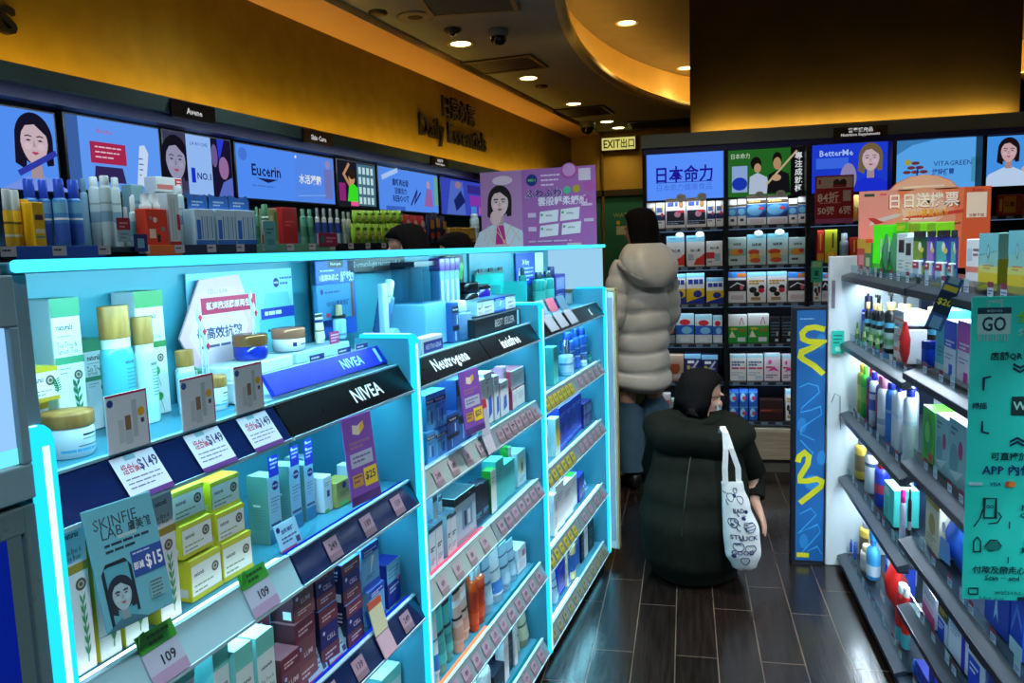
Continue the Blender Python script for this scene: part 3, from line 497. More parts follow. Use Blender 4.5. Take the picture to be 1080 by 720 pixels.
sup('s_heart', 'white heart supplement box with red swirl', lambda m: (cjk(m, '強心素', (24, 34, 80), .52, .02), m.rect(0, .8, 1, 1, (130, 200, 230)), m.lines(.1, .7, .9, .05, 1, .03, (40, 80, 150)), m.poly([(.4, .05), (1, .05), (1, .42), (.75, .3), (.55, .25)], (215, 50, 40)), m.rect(.1, .2, .4, .4, (170, 185, 200))), topper=0.25)
sup('s_heart_low', 'white and red heart supplement box', lambda m: (cjk(m, '強心素', (24, 34, 80), .72, .018), m.rect(0, .3, .5, .55, (195, 50, 60)), m.rect(.5, .2, .85, .5, (150, 190, 210)), m.lines(.1, .5, .15, .1, 1, .05, (80, 90, 120))))
sup('s_blueyel', 'blue and yellow sleep supplement box', lambda m: (m.rect(0, .86, 1, 1, (120, 190, 230)), m.rect(.1, .64, .36, .8, (30, 60, 150)), m.rect(.4, .64, .66, .8, (30, 60, 150)), m.rect(.7, .64, .92, .8, (30, 60, 150)), m.rect(0, .08, 1, .5, (225, 185, 20)), m.ell(.62, .32, .24, .12, (25, 35, 130)), m.poly([(0, 0), (1, 0), (1, .25), (0, .05)], (25, 45, 140))))
sup('s_green_sm', 'small dark green and white capsule box', lambda m: (m.rect(0, .3, 1, .6, (25, 55, 40)), m.ell(.7, .45, .2, .12, (200, 80, 60)), m.lines(.1, .8, .8, .1, 2, .04, (60, 80, 80)), m.rect(.2, .08, .8, .2, (215, 190, 190))), (190, 205, 205))
sup('s_bluewave', 'blue and white joint box with red oval', lambda m: (m.rect(0, .3, 1, .62, (25, 90, 190)), m.ell(.5, .72, .3, .1, (200, 40, 60)), m.ell(.6, .45, .3, .12, (120, 190, 230)), m.rect(0, .85, 1, 1, (150, 200, 220)), m.rect(.2, .05, .75, .2, (215, 225, 230))), (200, 215, 225))
sup('s_brown', 'brown and white fruit supplement box', lambda m: (m.ell(.4, .5, .35, .25, (165, 75, 35)), m.rect(.1, .65, .8, .75, (190, 150, 130)), m.rect(.3, .1, .8, .25, (225, 200, 200))), (190, 160, 140))
sup('s_navycap', 'navy capsule box with white print', lambda m: (m.rect(0, .82, 1, 1, (120, 180, 215)), m.stroke([(.4, .35), (.85, .75)], .012, (190, 190, 205)), m.stroke([(.4, .5), (.85, .45)], .010, (150, 150, 170)), m.ell(.25, .5, .1, .08, (190, 180, 60)), m.rect(.2, .65, .6, .75, WHITE), m.lines(.15, .7, .25, .1, 2, .05, (200, 205, 230))), (30, 30, 90))
sup('s_small_red', 'small white box with pink lettering', lambda m: (m.rect(.1, .5, .9, .75, (190, 90, 90)), m.rect(.1, .2, .6, .35, (120, 170, 190))), (200, 190, 190))
sup('s_gold_bear', 'tall white gold and blue energy box', lambda m: (m.rect(0, .72, 1, .84, (70, 50, 20)), m.lines(.08, .95, .77, .1, 1, .05, (225, 180, 90)), m.rect(0, .25, 1, .7, (40, 110, 190)), m.ell(.4, .5, .4, .18, (110, 180, 225)), m.poly([(.55, .25), (1, .25), (1, .5)], (20, 45, 110)), m.ell(.75, .55, .15, .06, (200, 60, 90)), m.rect(.15, .06, .9, .2, (205, 195, 200))), topper=0.15)
sup('s_gold_small', 'small blue energy box with gold line', lambda m: (m.rect(0, .7, 1, .78, (80, 60, 30)), m.rect(0, .35, 1, .68, (40, 105, 175)), m.ell(.45, .5, .4, .12, (110, 180, 215)), m.rect(.3, .15, .7, .25, (60, 60, 70))))
sup('s_bone', 'pale aqua bone supplement box with orange joint', lambda m: (cjk(m, '強筋素', (20, 30, 40), .66, .019), m.rect(0, .86, 1, 1, (120, 205, 225)), m.rect(0, .1, 1, .5, (195, 205, 190)), m.ell(.35, .42, .3, .09, (205, 70, 40)), m.ell(.4, .28, .28, .09, (225, 170, 50)), m.ell(.45, .15, .3, .08, (205, 90, 50)), m.rect(.7, .1, .95, .3, (150, 200, 215))), (180, 222, 228), topper=0.1)
sup('s_bone_low', 'low aqua bone supplement box', lambda m: (cjk(m, '強筋素', (40, 60, 70), .75, .016), m.rect(0, .34, 1, .6, (120, 190, 190)), m.ell(.45, .46, .38, .12, (220, 150, 60)), m.ell(.7, .5, .15, .08, (200, 60, 50)), m.lines(.15, .7, .15, .1, 1, .08, (40, 50, 60))), (185, 215, 215))
sup('s_cow', 'tall white box with gold letters and black splashes', lambda m: (m.rect(0, .86, 1, 1, (130, 195, 230)), m.lines(.1, .9, .68, .08, 2, .06, (200, 150, 20)), m.ell(.3, .42, .2, .1, INK), m.ell(.75, .5, .16, .08, INK), m.ell(.5, .28, .16, .08, INK), m.ell(.75, .4, .16, .08, (200, 30, 60)), m.rect(.2, .08, .7, .18, (170, 140, 90))))
sup('s_black', 'white box with black splash artwork', lambda m: (m.rect(0, .82, 1, 1, (50, 120, 210)), m.rect(.5, .84, 1, .96, (190, 110, 40)), m.rect(0, .38, 1, .74, (25, 22, 35)), m.stroke([(.1, .5), (.5, .65), (.9, .55)], .006, WHITE), m.ell(.75, .5, .1, .08, (200, 90, 110)), m.rect(.15, .1, .85, .25, (200, 190, 200))))
sup('s_green', 'green and white lung supplement box', lambda m: (m.rect(0, 0, 1, .6, (40, 150, 50)), m.stroke([(.6, .65), (.7, .9)], .004, (190, 40, 60)), m.stroke([(.72, .9), (.82, .65)], .004, (190, 40, 60)), m.poly([(.05, .2), (.2, .45), (.4, .2)], (220, 225, 200)), m.ell(.3, .5, .2, .04, (205, 180, 50)), m.rect(.5, .05, .9, .2, (205, 220, 225)), m.ell(.75, .45, .2, .06, (150, 100, 40))))
sup('s_dark', 'black supplement box with faint white print', lambda m: (m.lines(.1, .9, .75, .12, 5, .05, (90, 110, 130)), m.ell(.7, .35, .1, .1, (180, 170, 170)), m.rect(.5, .05, .8, .15, (170, 200, 215))), (22, 24, 30))
sup('s_pink', 'white probiotics box with pink print', lambda m: (m.rect(0, .88, 1, 1, (160, 210, 225)), m.lines(.1, .9, .68, .1, 2, .07, (60, 100, 150)), m.rect(.1, .45, .55, .52, (190, 50, 130)), m.rect(.6, .45, .95, .52, (215, 60, 90)), m.lines(.1, .8, .3, .08, 2, .03, (150, 160, 190)), m.rect(.5, .08, .9, .2, (180, 205, 225))))
sup('s_magenta', 'white and magenta collagen box', lambda m: (m.rect(0, .88, 1, 1, (160, 210, 225)), m.poly([(.2, .35), (.6, .55), (.95, .35), (.6, .4)], (210, 60, 160)), m.ell(.35, .7, .12, .08, (215, 90, 170)), m.rect(.1, .48, .5, .54, (200, 50, 60)), m.lines(.1, .8, .2, .08, 2, .04, (60, 70, 110))), (228, 215, 230))
sup('s_bluecan', 'blue milk powder box with white roundel', lambda m: (m.ell(.4, .5, .3, .3, (150, 215, 240)), m.ell(.55, .45, .22, .14, (210, 60, 110)), m.rect(0, .8, 1, .9, (70, 150, 220))), (30, 90, 190))
sup('s_choc', 'dark brown gift box', lambda m: (m.rect(.05, .4, .95, .55, (90, 35, 30)), m.rect(.05, .45, .5, .5, (170, 80, 60))), (45, 22, 24))
sup('s_redtall', 'tall red herbal box', lambda m: (m.stroke([(.5, .4), (.5, .9)], .008, (220, 170, 50)), m.rect(0, 0, 1, .3, (220, 150, 40))), (190, 40, 25))
sup('s_yellowtall', 'yellow green herbal box with bowl picture', lambda m: (m.stroke([(.65, .45), (.65, .9)], .010, (60, 70, 20)), m.ell(.5, .2, .45, .14, (225, 140, 30)), m.ell(.5, .25, .3, .08, (240, 200, 80))), (190, 190, 30))
D('s_whitebot', 'supplement_bottle', 'bottle', 'slim pale supplement bottle', 0, rbottle((150, 170, 185), (190, 205, 215), .25, .1, [(.3, .6, (110, 130, 150))], 1, .7))
sup('s_goldbox', 'large red and gold tonic gift box', lambda m: (m.rect(.25, .12, .75, .92, (190, 130, 40)), cjk(m, '紅養', (60, 20, 10), .55, .03, .5, .4), m.rect(.08, .2, .2, .8, (230, 160, 50)), m.rect(.8, .2, .95, .8, (150, 60, 40))), (150, 30, 25))
sup('s_tanbox', 'orange tan gift box', lambda m: (m.rect(0, .2, 1, .35, (225, 140, 40)), m.ell(.5, .65, .3, .15, (235, 200, 120))), (205, 160, 80))
ROWS = [
 ('near bay top deck', 'L', [
  ('teal_blank', 0.824, 1.022, 1.197, 0.035, 0.19, 0.0),
  ('tea_tall', 0.841, 0.97, 1.197, 0.047, 0.205, 0.0),
  ('tea_short', 0.913, 1.0, 1.197, 0.046, 0.138, 0.0),
  ('rice', 0.754, 0.941, 1.197, 0.045, 0.072, 0.0),
  ('rice', 0.759, 0.925, 1.271, 0.044, 0.045, 0.0),
  ('wb_teal', 0.902, 0.93, 1.197, 0.055, 0.189, 0.0),
  ('wb_pale', 0.965, 0.945, 1.197, 0.04, 0.167, 0.0),
  ('penny', 1.012, 0.985, 1.197, 0.059, 0.205, 0.0),
  ('jar_wood', 0.773, 0.875, 1.197, 0.064, 0.059, 0.0),
  ('wb_clear', 1.033, 0.93, 1.197, 0.037, 0.106, 0.0),
  ('jar_wood', 1.074, 0.9, 1.197, 0.041, 0.057, 0.0),
  ('tea_short', 1.129, 0.985, 1.197, 0.04, 0.06, 0.0),
 ]),
 ('blue brand podium', 'L', [
  ('jar_navy', 1.221, 0.925, 1.262, 0.064, 0.046, 0.0),
  ('jar_gold', 1.343, 0.925, 1.262, 0.067, 0.045, 0.0),
  ('hand_tube', 1.457, 0.95, 1.262, 0.03, 0.064, 0.0),
  ('serum', 1.545, 0.95, 1.262, 0.036, 0.076, 0.0),
 ]),
 ('near bay second shelf', 'L', [
  ('goldband', 0.704, 0.835, 0.938, 0.035, 0.205, 0.0),
  ('goldband', 0.744, 0.835, 0.938, 0.038, 0.204, 0.0),
  ('goldband', 0.788, 0.835, 0.938, 0.041, 0.203, 0.0),
  ('goldband', 0.851, 0.835, 0.938, 0.04, 0.198, 0.0),
  ('ybox', 0.939, 0.847, 0.938, 0.07, 0.064, 0.0),
  ('ybox', 0.93, 0.851, 1.007, 0.067, 0.051, 0.0),
  ('ybox', 0.922, 0.855, 1.06, 0.064, 0.046, 0.0),
  ('ybox', 1.012, 0.847, 0.938, 0.07, 0.059, 0.0),
  ('ybox', 1.007, 0.851, 1.0, 0.068, 0.051, 0.0),
  ('ybox', 1.004, 0.855, 1.052, 0.064, 0.049, 0.0),
  ('nv_tall', 1.153, 0.875, 0.938, 0.035, 0.124, 0.0),
  ('nv_tall', 1.224, 0.88, 0.938, 0.035, 0.118, 0.0),
  ('nv_tall', 1.277, 0.885, 0.938, 0.031, 0.111, 0.0),
  ('nv_tall', 1.323, 0.917, 0.938, 0.03, 0.11, 0.0),
  ('nv_small', 1.324, 0.875, 0.938, 0.031, 0.074, 0.0),
  ('nv_gold', 1.368, 0.865, 0.938, 0.056, 0.054, 0.0),
  ('nv_small', 1.433, 0.875, 0.938, 0.026, 0.068, 0.0),
  ('nv_disc', 1.477, 0.865, 0.938, 0.06, 0.073, 0.0),
  ('nv_small', 1.572, 0.917, 0.938, 0.026, 0.049, 0.0),
  ('nv_disc', 1.575, 0.875, 0.938, 0.048, 0.067, 0.0),
 ]),
 ('near bay third shelf', 'L', [
  ('tealtop', 0.8, 0.815, 0.67, 0.038, 0.239, 0.0),
  ('tealtop', 0.843, 0.815, 0.67, 0.038, 0.225, 0.0),
  ('tealtop', 0.924, 0.82, 0.67, 0.035, 0.199, 0.0),
  ('tealtop', 0.964, 0.81, 0.67, 0.043, 0.175, 0.0),
  ('tealtop', 1.023, 0.815, 0.67, 0.048, 0.168, 0.0),
  ('cellular', 1.078, 0.867, 0.67, 0.056, 0.18, 0.0),
  ('cellular', 1.087, 0.815, 0.67, 0.055, 0.098, 0.0),
  ('cellular', 1.155, 0.83, 0.67, 0.063, 0.128, 0.0),
  ('cellular', 1.163, 0.835, 0.796, 0.065, 0.07, 0.0),
  ('cell_navy', 1.231, 0.83, 0.67, 0.06, 0.116, 0.0),
  ('cell_navy', 1.235, 0.835, 0.785, 0.063, 0.077, 0.0),
  ('cell_navy', 1.317, 0.825, 0.67, 0.063, 0.09, 0.0),
  ('cell_navy', 1.319, 0.83, 0.759, 0.066, 0.084, 0.0),
  ('lt_blue', 1.415, 0.83, 0.67, 0.07, 0.078, 0.0),
  ('lt_blue', 1.405, 0.835, 0.749, 0.069, 0.094, 0.0),
  ('navy_lt', 1.5, 0.835, 0.67, 0.065, 0.1, 0.0),
  ('navy_lt', 1.482, 0.882, 0.754, 0.063, 0.084, 0.0),
 ]),
 ('near bay fourth shelf', 'L', [
  ('tealtop', 1.493, 0.85, 0.375, 0.086, 0.136, 0.0),
  ('tealtop', 1.595, 0.85, 0.375, 0.086, 0.082, 0.0),
 ]),
 ('middle bay top deck', 'L', [
  ('spray_blue', 2.067, 0.86, 1.197, 0.07599999999999973, 0.112, 0.0),
  ('ntg_dark', 2.006, 0.88, 1.197, 0.04000000000000001, 0.111, 0.03),
  ('jar_dark', 2.327, 0.94, 1.268, 0.085, 0.081, 0.0),
  ('tube_tan', 2.433, 1.027, 1.268, 0.085, 0.139, 0.0),
  ('jar_purple', 2.433, 0.94, 1.268, 0.085, 0.069, 0.0),
  ('greybox', 2.142, 0.862, 1.257, 0.04000000000000001, 0.045, 0.03),
  ('greybox', 2.211, 0.862, 1.257, 0.0934999999999998, 0.045, 0.05609999999999988),
  ('lt_blue', 2.31, 0.862, 1.257, 0.09899999999999987, 0.045, 0.05939999999999992),
  ('greybox', 2.412, 0.862, 1.257, 0.09899999999999987, 0.045, 0.05939999999999992),
 ]),
 ('middle bay second shelf', 'L', [
  ('ntg', 1.709, 0.829, 0.938, 0.0432, 0.078, 0.03),
  ('ntg', 1.769, 0.829, 0.938, 0.07099999999999984, 0.071, 0.0425999999999999),
  ('ntg', 1.719, 0.832, 1.016, 0.0432, 0.09, 0.03),
  ('ntg', 1.775, 0.832, 1.011, 0.07099999999999984, 0.094, 0.0425999999999999),
  ('ntg_dark', 1.849, 0.832, 0.938, 0.07399999999999995, 0.094, 0.044399999999999974),
  ('ntg_dark', 1.931, 0.835, 0.938, 0.09300000000000008, 0.174, 0.05580000000000005),
  ('bluered', 2.039, 0.835, 0.938, 0.118, 0.144, 0.07079999999999999),
  ('whiteblue', 2.135, 0.841, 0.938, 0.06700000000000028, 0.155, 0.040200000000000166),
  ('whiteblue', 2.194, 0.838, 0.938, 0.04500000000000004, 0.136, 0.03),
  ('pinktop', 2.26, 0.838, 0.938, 0.08099999999999963, 0.108, 0.048599999999999775),
  ('pinktop', 2.317, 0.856, 0.938, 0.03149999999999997, 0.144, 0.03),
  ('pinkbox', 2.359, 0.841, 0.938, 0.0415000000000002, 0.061, 0.03),
  ('pinkbox', 2.429, 0.844, 0.938, 0.09300000000000008, 0.06, 0.05580000000000005),
  ('pinkbox', 2.404, 0.844, 1.002, 0.14, 0.06, 0.084),
 ]),
 ('middle bay third shelf', 'L', [
  ('greybox', 1.691, 0.829, 0.67, 0.04000000000000001, 0.108, 0.03),
  ('greybox', 1.732, 0.829, 0.67, 0.04300000000000004, 0.11, 0.03),
  ('greybox', 1.791, 0.829, 0.67, 0.025, 0.108, 0.03),
  ('greybox', 1.821, 0.829, 0.67, 0.03500000000000003, 0.104, 0.03),
  ('greybox', 1.765, 0.853, 0.67, 0.025, 0.165, 0.03),
  ('greybox', 1.813, 0.861, 0.67, 0.025, 0.15, 0.03),
  ('blacktop', 1.911, 0.832, 0.67, 0.14, 0.131, 0.084),
  ('navybox', 2.015, 0.838, 0.67, 0.061999999999999944, 0.119, 0.03719999999999996),
  ('navybox', 2.079, 0.841, 0.67, 0.058000000000000385, 0.11, 0.03480000000000023),
  ('greenbox', 2.133, 0.835, 0.67, 0.044999999999999596, 0.131, 0.03),
  ('greenbox', 2.355, 0.862, 0.67, 0.031000000000000253, 0.143, 0.03),
  ('tealbox', 2.196, 0.838, 0.67, 0.0740000000000004, 0.146, 0.04440000000000024),
  ('tealbox', 2.286, 0.841, 0.67, 0.10099999999999965, 0.113, 0.060599999999999786),
  ('mintbox', 2.418, 0.844, 0.67, 0.08900000000000008, 0.115, 0.053400000000000045),
 ]),
 ('middle bay fourth shelf', 'L', [
  ('tube_white', 1.689, 0.827, 0.375, 0.0288, 0.188, 0.0),
  ('tube_teal', 1.741, 0.832, 0.375, 0.07100000000000006, 0.187, 0.0),
  ('tube_teal', 1.804, 0.841, 0.375, 0.048000000000000154, 0.174, 0.0),
  ('tube_beige', 1.858, 0.832, 0.375, 0.05300000000000005, 0.183, 0.0),
  ('tube_beige', 1.921, 0.844, 0.375, 0.0684999999999999, 0.167, 0.0),
  ('amber', 1.975, 0.835, 0.375, 0.033499999999999974, 0.183, 0.0),
  ('amber', 2.028, 0.838, 0.375, 0.06599999999999995, 0.171, 0.0),
  ('tube_clear', 2.094, 0.838, 0.375, 0.0595, 0.176, 0.0),
  ('tube_white', 2.173, 0.838, 0.375, 0.085, 0.164, 0.0),
  ('tube_clear', 2.255, 0.841, 0.375, 0.0724999999999999, 0.152, 0.0),
  ('tube_clear', 2.329, 0.847, 0.375, 0.06850000000000034, 0.133, 0.0),
  ('whitebox', 2.407, 0.85, 0.375, 0.08299999999999985, 0.086, 0.04979999999999991),
 ]),
 ('middle bay bottom shelf', 'L', [
  ('lotion_white', 1.941, 0.838, 0.1, 0.06720000000000001, 0.197, 0.0),
  ('lotion_white', 2.026, 0.829, 0.1, 0.085, 0.191, 0.0),
  ('blackslim', 2.194, 0.87, 0.1, 0.04149999999999976, 0.165, 0.03),
  ('navybox', 2.121, 0.835, 0.1, 0.09950000000000003, 0.08, 0.05970000000000002),
  ('whiteslim', 2.196, 0.838, 0.1, 0.04500000000000004, 0.148, 0.03),
  ('blackslim', 2.251, 0.847, 0.1, 0.05799999999999994, 0.136, 0.03479999999999996),
  ('whiteslim', 2.296, 0.841, 0.1, 0.02700000000000025, 0.145, 0.03),
  ('tube_tan', 2.339, 0.847, 0.1, 0.05249999999999988, 0.162, 0.0),
  ('tube_tan', 2.433, 0.847, 0.1, 0.085, 0.16, 0.0),
 ]),
 ('far bay top deck', 'L', [
  ('tealglass', 2.916, 0.977, 1.197, 0.046400000000000004, 0.179, 0.0),
  ('tealglass', 2.906, 0.9, 1.197, 0.0752, 0.161, 0.0),
  ('tealglass', 3.066, 0.91, 1.197, 0.085, 0.159, 0.0),
  ('purplebox', 3.202, 0.92, 1.197, 0.14, 0.141, 0.084),
  ('purple_tall', 3.314, 0.97, 1.197, 0.07749999999999979, 0.17, 0.0),
 ]),
 ('far bay second shelf', 'L', [
  ('tealbox', 2.826, 0.838, 0.938, 0.0688, 0.142, 0.04128),
  ('glass_silver', 3.052, 0.832, 0.938, 0.085, 0.14, 0.0),
  ('tall_blue', 3.149, 0.853, 0.938, 0.085, 0.16, 0.0),
  ('tall_blue', 3.222, 0.847, 0.938, 0.054500000000000104, 0.167, 0.0),
  ('tall_blue', 3.336, 0.847, 0.938, 0.06449999999999989, 0.161, 0.0),
  ('tealglass', 3.388, 0.841, 0.938, 0.03300000000000003, 0.045, 0.0),
  ('glass_silver', 3.276, 0.832, 0.938, 0.049000000000000044, 0.046, 0.0),
 ]),
 ('far bay third shelf', 'L', [
  ('paleyellow', 2.807, 0.832, 0.67, 0.0656, 0.143, 0.03936),
  ('cobalt', 2.901, 0.838, 0.67, 0.11600000000000021, 0.171, 0.06960000000000012),
  ('cobalt', 3.014, 0.844, 0.67, 0.10399999999999976, 0.165, 0.06239999999999985),
  ('cobalt', 3.117, 0.85, 0.67, 0.0960000000000002, 0.163, 0.057600000000000116),
  ('cobalt', 3.204, 0.853, 0.67, 0.07300000000000006, 0.161, 0.04380000000000004),
  ('purplebox', 3.264, 0.844, 0.67, 0.0399999999999997, 0.107, 0.03),
  ('purplebox', 3.337, 0.844, 0.67, 0.10100000000000009, 0.104, 0.06060000000000005),
 ]),
 ('far bay fourth shelf', 'L', [
  ('whitebox', 2.753, 0.832, 0.375, 0.0416, 0.16, 0.03),
  ('whiteslim', 2.833, 0.838, 0.375, 0.11150000000000004, 0.178, 0.06690000000000003),
  ('whiteslim', 2.958, 0.841, 0.375, 0.134, 0.146, 0.0804),
  ('greenbox', 3.082, 0.85, 0.375, 0.10700000000000032, 0.135, 0.06420000000000019),
  ('navycart', 3.189, 0.844, 0.375, 0.10099999999999965, 0.11, 0.060599999999999786),
  ('tube_white', 3.308, 0.853, 0.375, 0.085, 0.074, 0.0),
 ]),
 ('far bay bottom shelf', 'L', [
  ('tube_clear', 2.773, 0.838, 0.1, 0.0592, 0.124, 0.0),
  ('cobalt', 2.855, 0.847, 0.1, 0.1000000000000002, 0.133, 0.060000000000000116),
  ('creamslim', 2.927, 0.838, 0.1, 0.03700000000000003, 0.158, 0.03),
  ('yellow_bot', 3.011, 0.832, 0.1, 0.085, 0.177, 0.0),
  ('creamslim', 3.105, 0.853, 0.1, 0.09700000000000009, 0.142, 0.05820000000000005),
  ('blackslim', 3.179, 0.844, 0.1, 0.04400000000000015, 0.143, 0.03),
  ('whiteslim', 3.239, 0.847, 0.1, 0.07599999999999973, 0.141, 0.04559999999999984),
  ('blackslim', 3.328, 0.844, 0.1, 0.0910000000000003, 0.127, 0.05460000000000018),
  ('blackslim', 3.348, 0.901, 0.1, 0.14, 0.131, 0.084),
 ]),
 ('left wall shelf', 'W', [
  ('sun_yellow', 1.729, 2.24, 1.505, 0.031, 0.173, 0.0),
  ('sun_yellow', 1.778, 2.27, 1.505, 0.032, 0.175, 0.0),
  ('sun_carton', 1.813, 2.282, 1.505, 0.029, 0.148, 0.0),
  ('sun_carton', 1.815, 2.23, 1.505, 0.039, 0.137, 0.0),
  ('can_blue', 1.897, 2.34, 1.505, 0.046, 0.222, 0.0),
  ('can_blue', 1.961, 2.36, 1.505, 0.038, 0.224, 0.0),
  ('can_blue', 1.973, 2.3, 1.505, 0.044, 0.224, 0.0),
  ('can_blue', 2.037, 2.31, 1.505, 0.045, 0.226, 0.0),
  ('can_grey', 2.131, 2.38, 1.505, 0.024, 0.241, 0.0),
  ('can_white', 2.162, 2.36, 1.505, 0.037, 0.248, 0.0),
  ('can_white', 2.11, 2.25, 1.505, 0.039, 0.241, 0.0),
  ('can_white', 2.226, 2.33, 1.505, 0.031, 0.248, 0.0),
  ('mini_white', 2.189, 2.26, 1.505, 0.024, 0.138, 0.0),
  ('mini_white', 2.285, 2.32, 1.505, 0.021, 0.189, 0.0),
  ('mini_white', 2.258, 2.292, 1.505, 0.031, 0.179, 0.0),
  ('aqua_box', 2.364, 2.38, 1.505, 0.06, 0.233, 0.0),
  ('orange_set', 2.304, 2.24, 1.505, 0.105, 0.186, 0.0),
  ('redwhite', 2.507, 2.36, 1.715, 0.136, 0.059, 0.0),
  ('redwhite', 2.503, 2.37, 1.505, 0.136, 0.211, 0.0),
  ('redwhite_tall', 2.412, 2.26, 1.505, 0.058, 0.197, 0.0),
  ('can_white', 2.518, 2.312, 1.505, 0.041, 0.235, 0.0),
  ('disp_blue', 2.564, 2.25, 1.505, 0.107, 0.204, 0.0),
  ('disp_blue', 2.687, 2.25, 1.505, 0.115, 0.207, 0.0),
  ('disp_blue', 2.812, 2.25, 1.505, 0.123, 0.209, 0.0),
  ('green_bot', 2.96, 2.3, 1.505, 0.021, 0.169, 0.0),
  ('wgreen_bot', 2.961, 2.25, 1.505, 0.042, 0.178, 0.0),
  ('tan_box', 3.065, 2.3, 1.505, 0.07, 0.165, 0.0),
  ('redbox', 3.163, 2.28, 1.505, 0.124, 0.171, 0.0),
  ('green_bot', 3.242, 2.25, 1.505, 0.036, 0.167, 0.0),
  ('green_bot', 3.298, 2.25, 1.505, 0.037, 0.165, 0.0),
  ('white_blue_bot', 3.358, 2.25, 1.505, 0.028, 0.176, 0.0),
  ('white_blue_bot', 3.416, 2.25, 1.505, 0.028, 0.178, 0.0),
  ('white_blue_bot', 3.475, 2.25, 1.505, 0.029, 0.18, 0.0),
  ('white_blue_bot', 3.536, 2.25, 1.505, 0.029, 0.182, 0.0),
  ('white_mask_bot', 3.598, 2.25, 1.505, 0.03, 0.165, 0.0),
  ('white_mask_bot', 3.663, 2.262, 1.505, 0.03, 0.162, 0.0),
  ('limepack', 3.664, 2.22, 1.505, 0.066, 0.105, 0.0),
  ('limepack', 3.736, 2.22, 1.505, 0.069, 0.106, 0.0),
  ('limepack', 3.809, 2.22, 1.505, 0.07, 0.107, 0.0),
  ('limepack', 3.885, 2.22, 1.505, 0.073, 0.109, 0.0),
  ('limepack', 3.964, 2.22, 1.505, 0.075, 0.11, 0.0),
  ('limepack', 4.044, 2.22, 1.505, 0.078, 0.111, 0.0),
  ('limepack', 4.128, 2.22, 1.505, 0.081, 0.113, 0.0),
  ('limepack', 3.766, 2.27, 1.611, 0.068, 0.073, 0.0),
  ('limepack', 3.839, 2.27, 1.612, 0.07, 0.075, 0.0),
  ('limepack', 3.915, 2.27, 1.613, 0.073, 0.076, 0.0),
  ('limepack', 3.993, 2.27, 1.615, 0.075, 0.077, 0.0),
  ('limepack', 4.074, 2.27, 1.616, 0.077, 0.079, 0.0),
  ('limepack', 4.157, 2.27, 1.618, 0.08, 0.08, 0.0),
  ('limepack', 4.244, 2.27, 1.619, 0.083, 0.081, 0.0),
  ('redpack', 4.331, 2.27, 1.505, 0.092, 0.173, 0.0),
  ('redpack', 4.428, 2.27, 1.505, 0.096, 0.17, 0.0),
  ('redpack', 4.526, 2.27, 1.505, 0.099, 0.167, 0.0),
  ('darkpack', 4.617, 2.25, 1.505, 0.082, 0.18, 0.0),
  ('darkpack', 4.704, 2.25, 1.505, 0.085, 0.195, 0.0),
  ('darkpack', 4.804, 2.25, 1.505, 0.089, 0.173, 0.0),
  ('amber_small', 4.904, 2.24, 1.505, 0.099, 0.099, 0.0),
  ('amber_small', 5.013, 2.24, 1.505, 0.103, 0.101, 0.0),
  ('amber_small', 5.127, 2.24, 1.505, 0.107, 0.102, 0.0),
  ('amber_small', 5.244, 2.24, 1.505, 0.112, 0.104, 0.0),
  ('can_white', 5.611, 2.34, 1.505, 0.072, 0.218, 0.0),
 ]),
 ('right unit top shelf', 'R', [
  ('smallred', 3.47, 0.7, 1.312, 0.14, 0.13, 0.084),
  ('smallred', 3.515, 0.786, 1.312, 0.02999999999999992, 0.137, 0.03),
  ('smallgreen', 3.351, 0.7, 1.312, 0.09499999999999986, 0.114, 0.05699999999999991),
  ('limedisp', 3.234, 0.71, 1.312, 0.14, 0.187, 0.084),
  ('greensachet', 3.126, 0.7, 1.312, 0.03, 0.145, 0.03),
  ('greensachet', 3.097, 0.72, 1.312, 0.026, 0.148, 0.03),
  ('palepack', 2.932, 0.72, 1.312, 0.12399999999999978, 0.146, 0.07439999999999987),
  ('palepack', 2.808, 0.71, 1.312, 0.1170000000000001, 0.133, 0.07020000000000005),
  ('limeflat', 3.462, 0.86, 1.312, 0.14, 0.188, 0.084),
  ('limeflat', 3.321, 0.86, 1.312, 0.14, 0.183, 0.084),
  ('limeflat', 3.114, 0.86, 1.312, 0.1024, 0.181, 0.06144),
  ('bl_green', 2.681, 0.7, 1.312, 0.13199999999999978, 0.132, 0.07919999999999987),
  ('bl_purple', 2.561, 0.7, 1.312, 0.10100000000000053, 0.131, 0.06060000000000032),
  ('bl_teal', 2.449, 0.7, 1.312, 0.11649999999999994, 0.131, 0.06989999999999996),
  ('bl_teal', 2.357, 0.7, 1.312, 0.061000000000000054, 0.13, 0.03660000000000003),
  ('orangewhite', 2.268, 0.73, 1.312, 0.11199999999999977, 0.123, 0.06719999999999986),
  ('duo', 2.139, 0.72, 1.312, 0.14, 0.137, 0.084),
  ('duo', 1.965, 0.72, 1.312, 0.09280000000000001, 0.141, 0.05568),
 ]),
 ('far right unit second shelf', 'R', [
  ('bottle_navy', 3.533, 0.719, 1.02, 0.07449999999999968, 0.186, 0.0),
  ('pump_black', 3.418, 0.707, 1.02, 0.034, 0.204, 0.0),
  ('pump_black', 3.356, 0.719, 1.02, 0.06649999999999967, 0.203, 0.0),
  ('pump_black', 3.303, 0.725, 1.02, 0.033500000000000196, 0.207, 0.0),
  ('pump_black', 3.139, 0.717, 1.02, 0.06500000000000006, 0.227, 0.0),
  ('pump_black', 3.061, 0.737, 1.02, 0.085, 0.226, 0.0),
  ('pump_black', 2.921, 0.796, 1.02, 0.085, 0.231, 0.0),
  ('orangewhite', 2.914, 0.713, 1.02, 0.12049999999999994, 0.115, 0.07229999999999996),
  ('orangewhite', 2.931, 0.716, 1.146, 0.12960000000000002, 0.051, 0.07776000000000001),
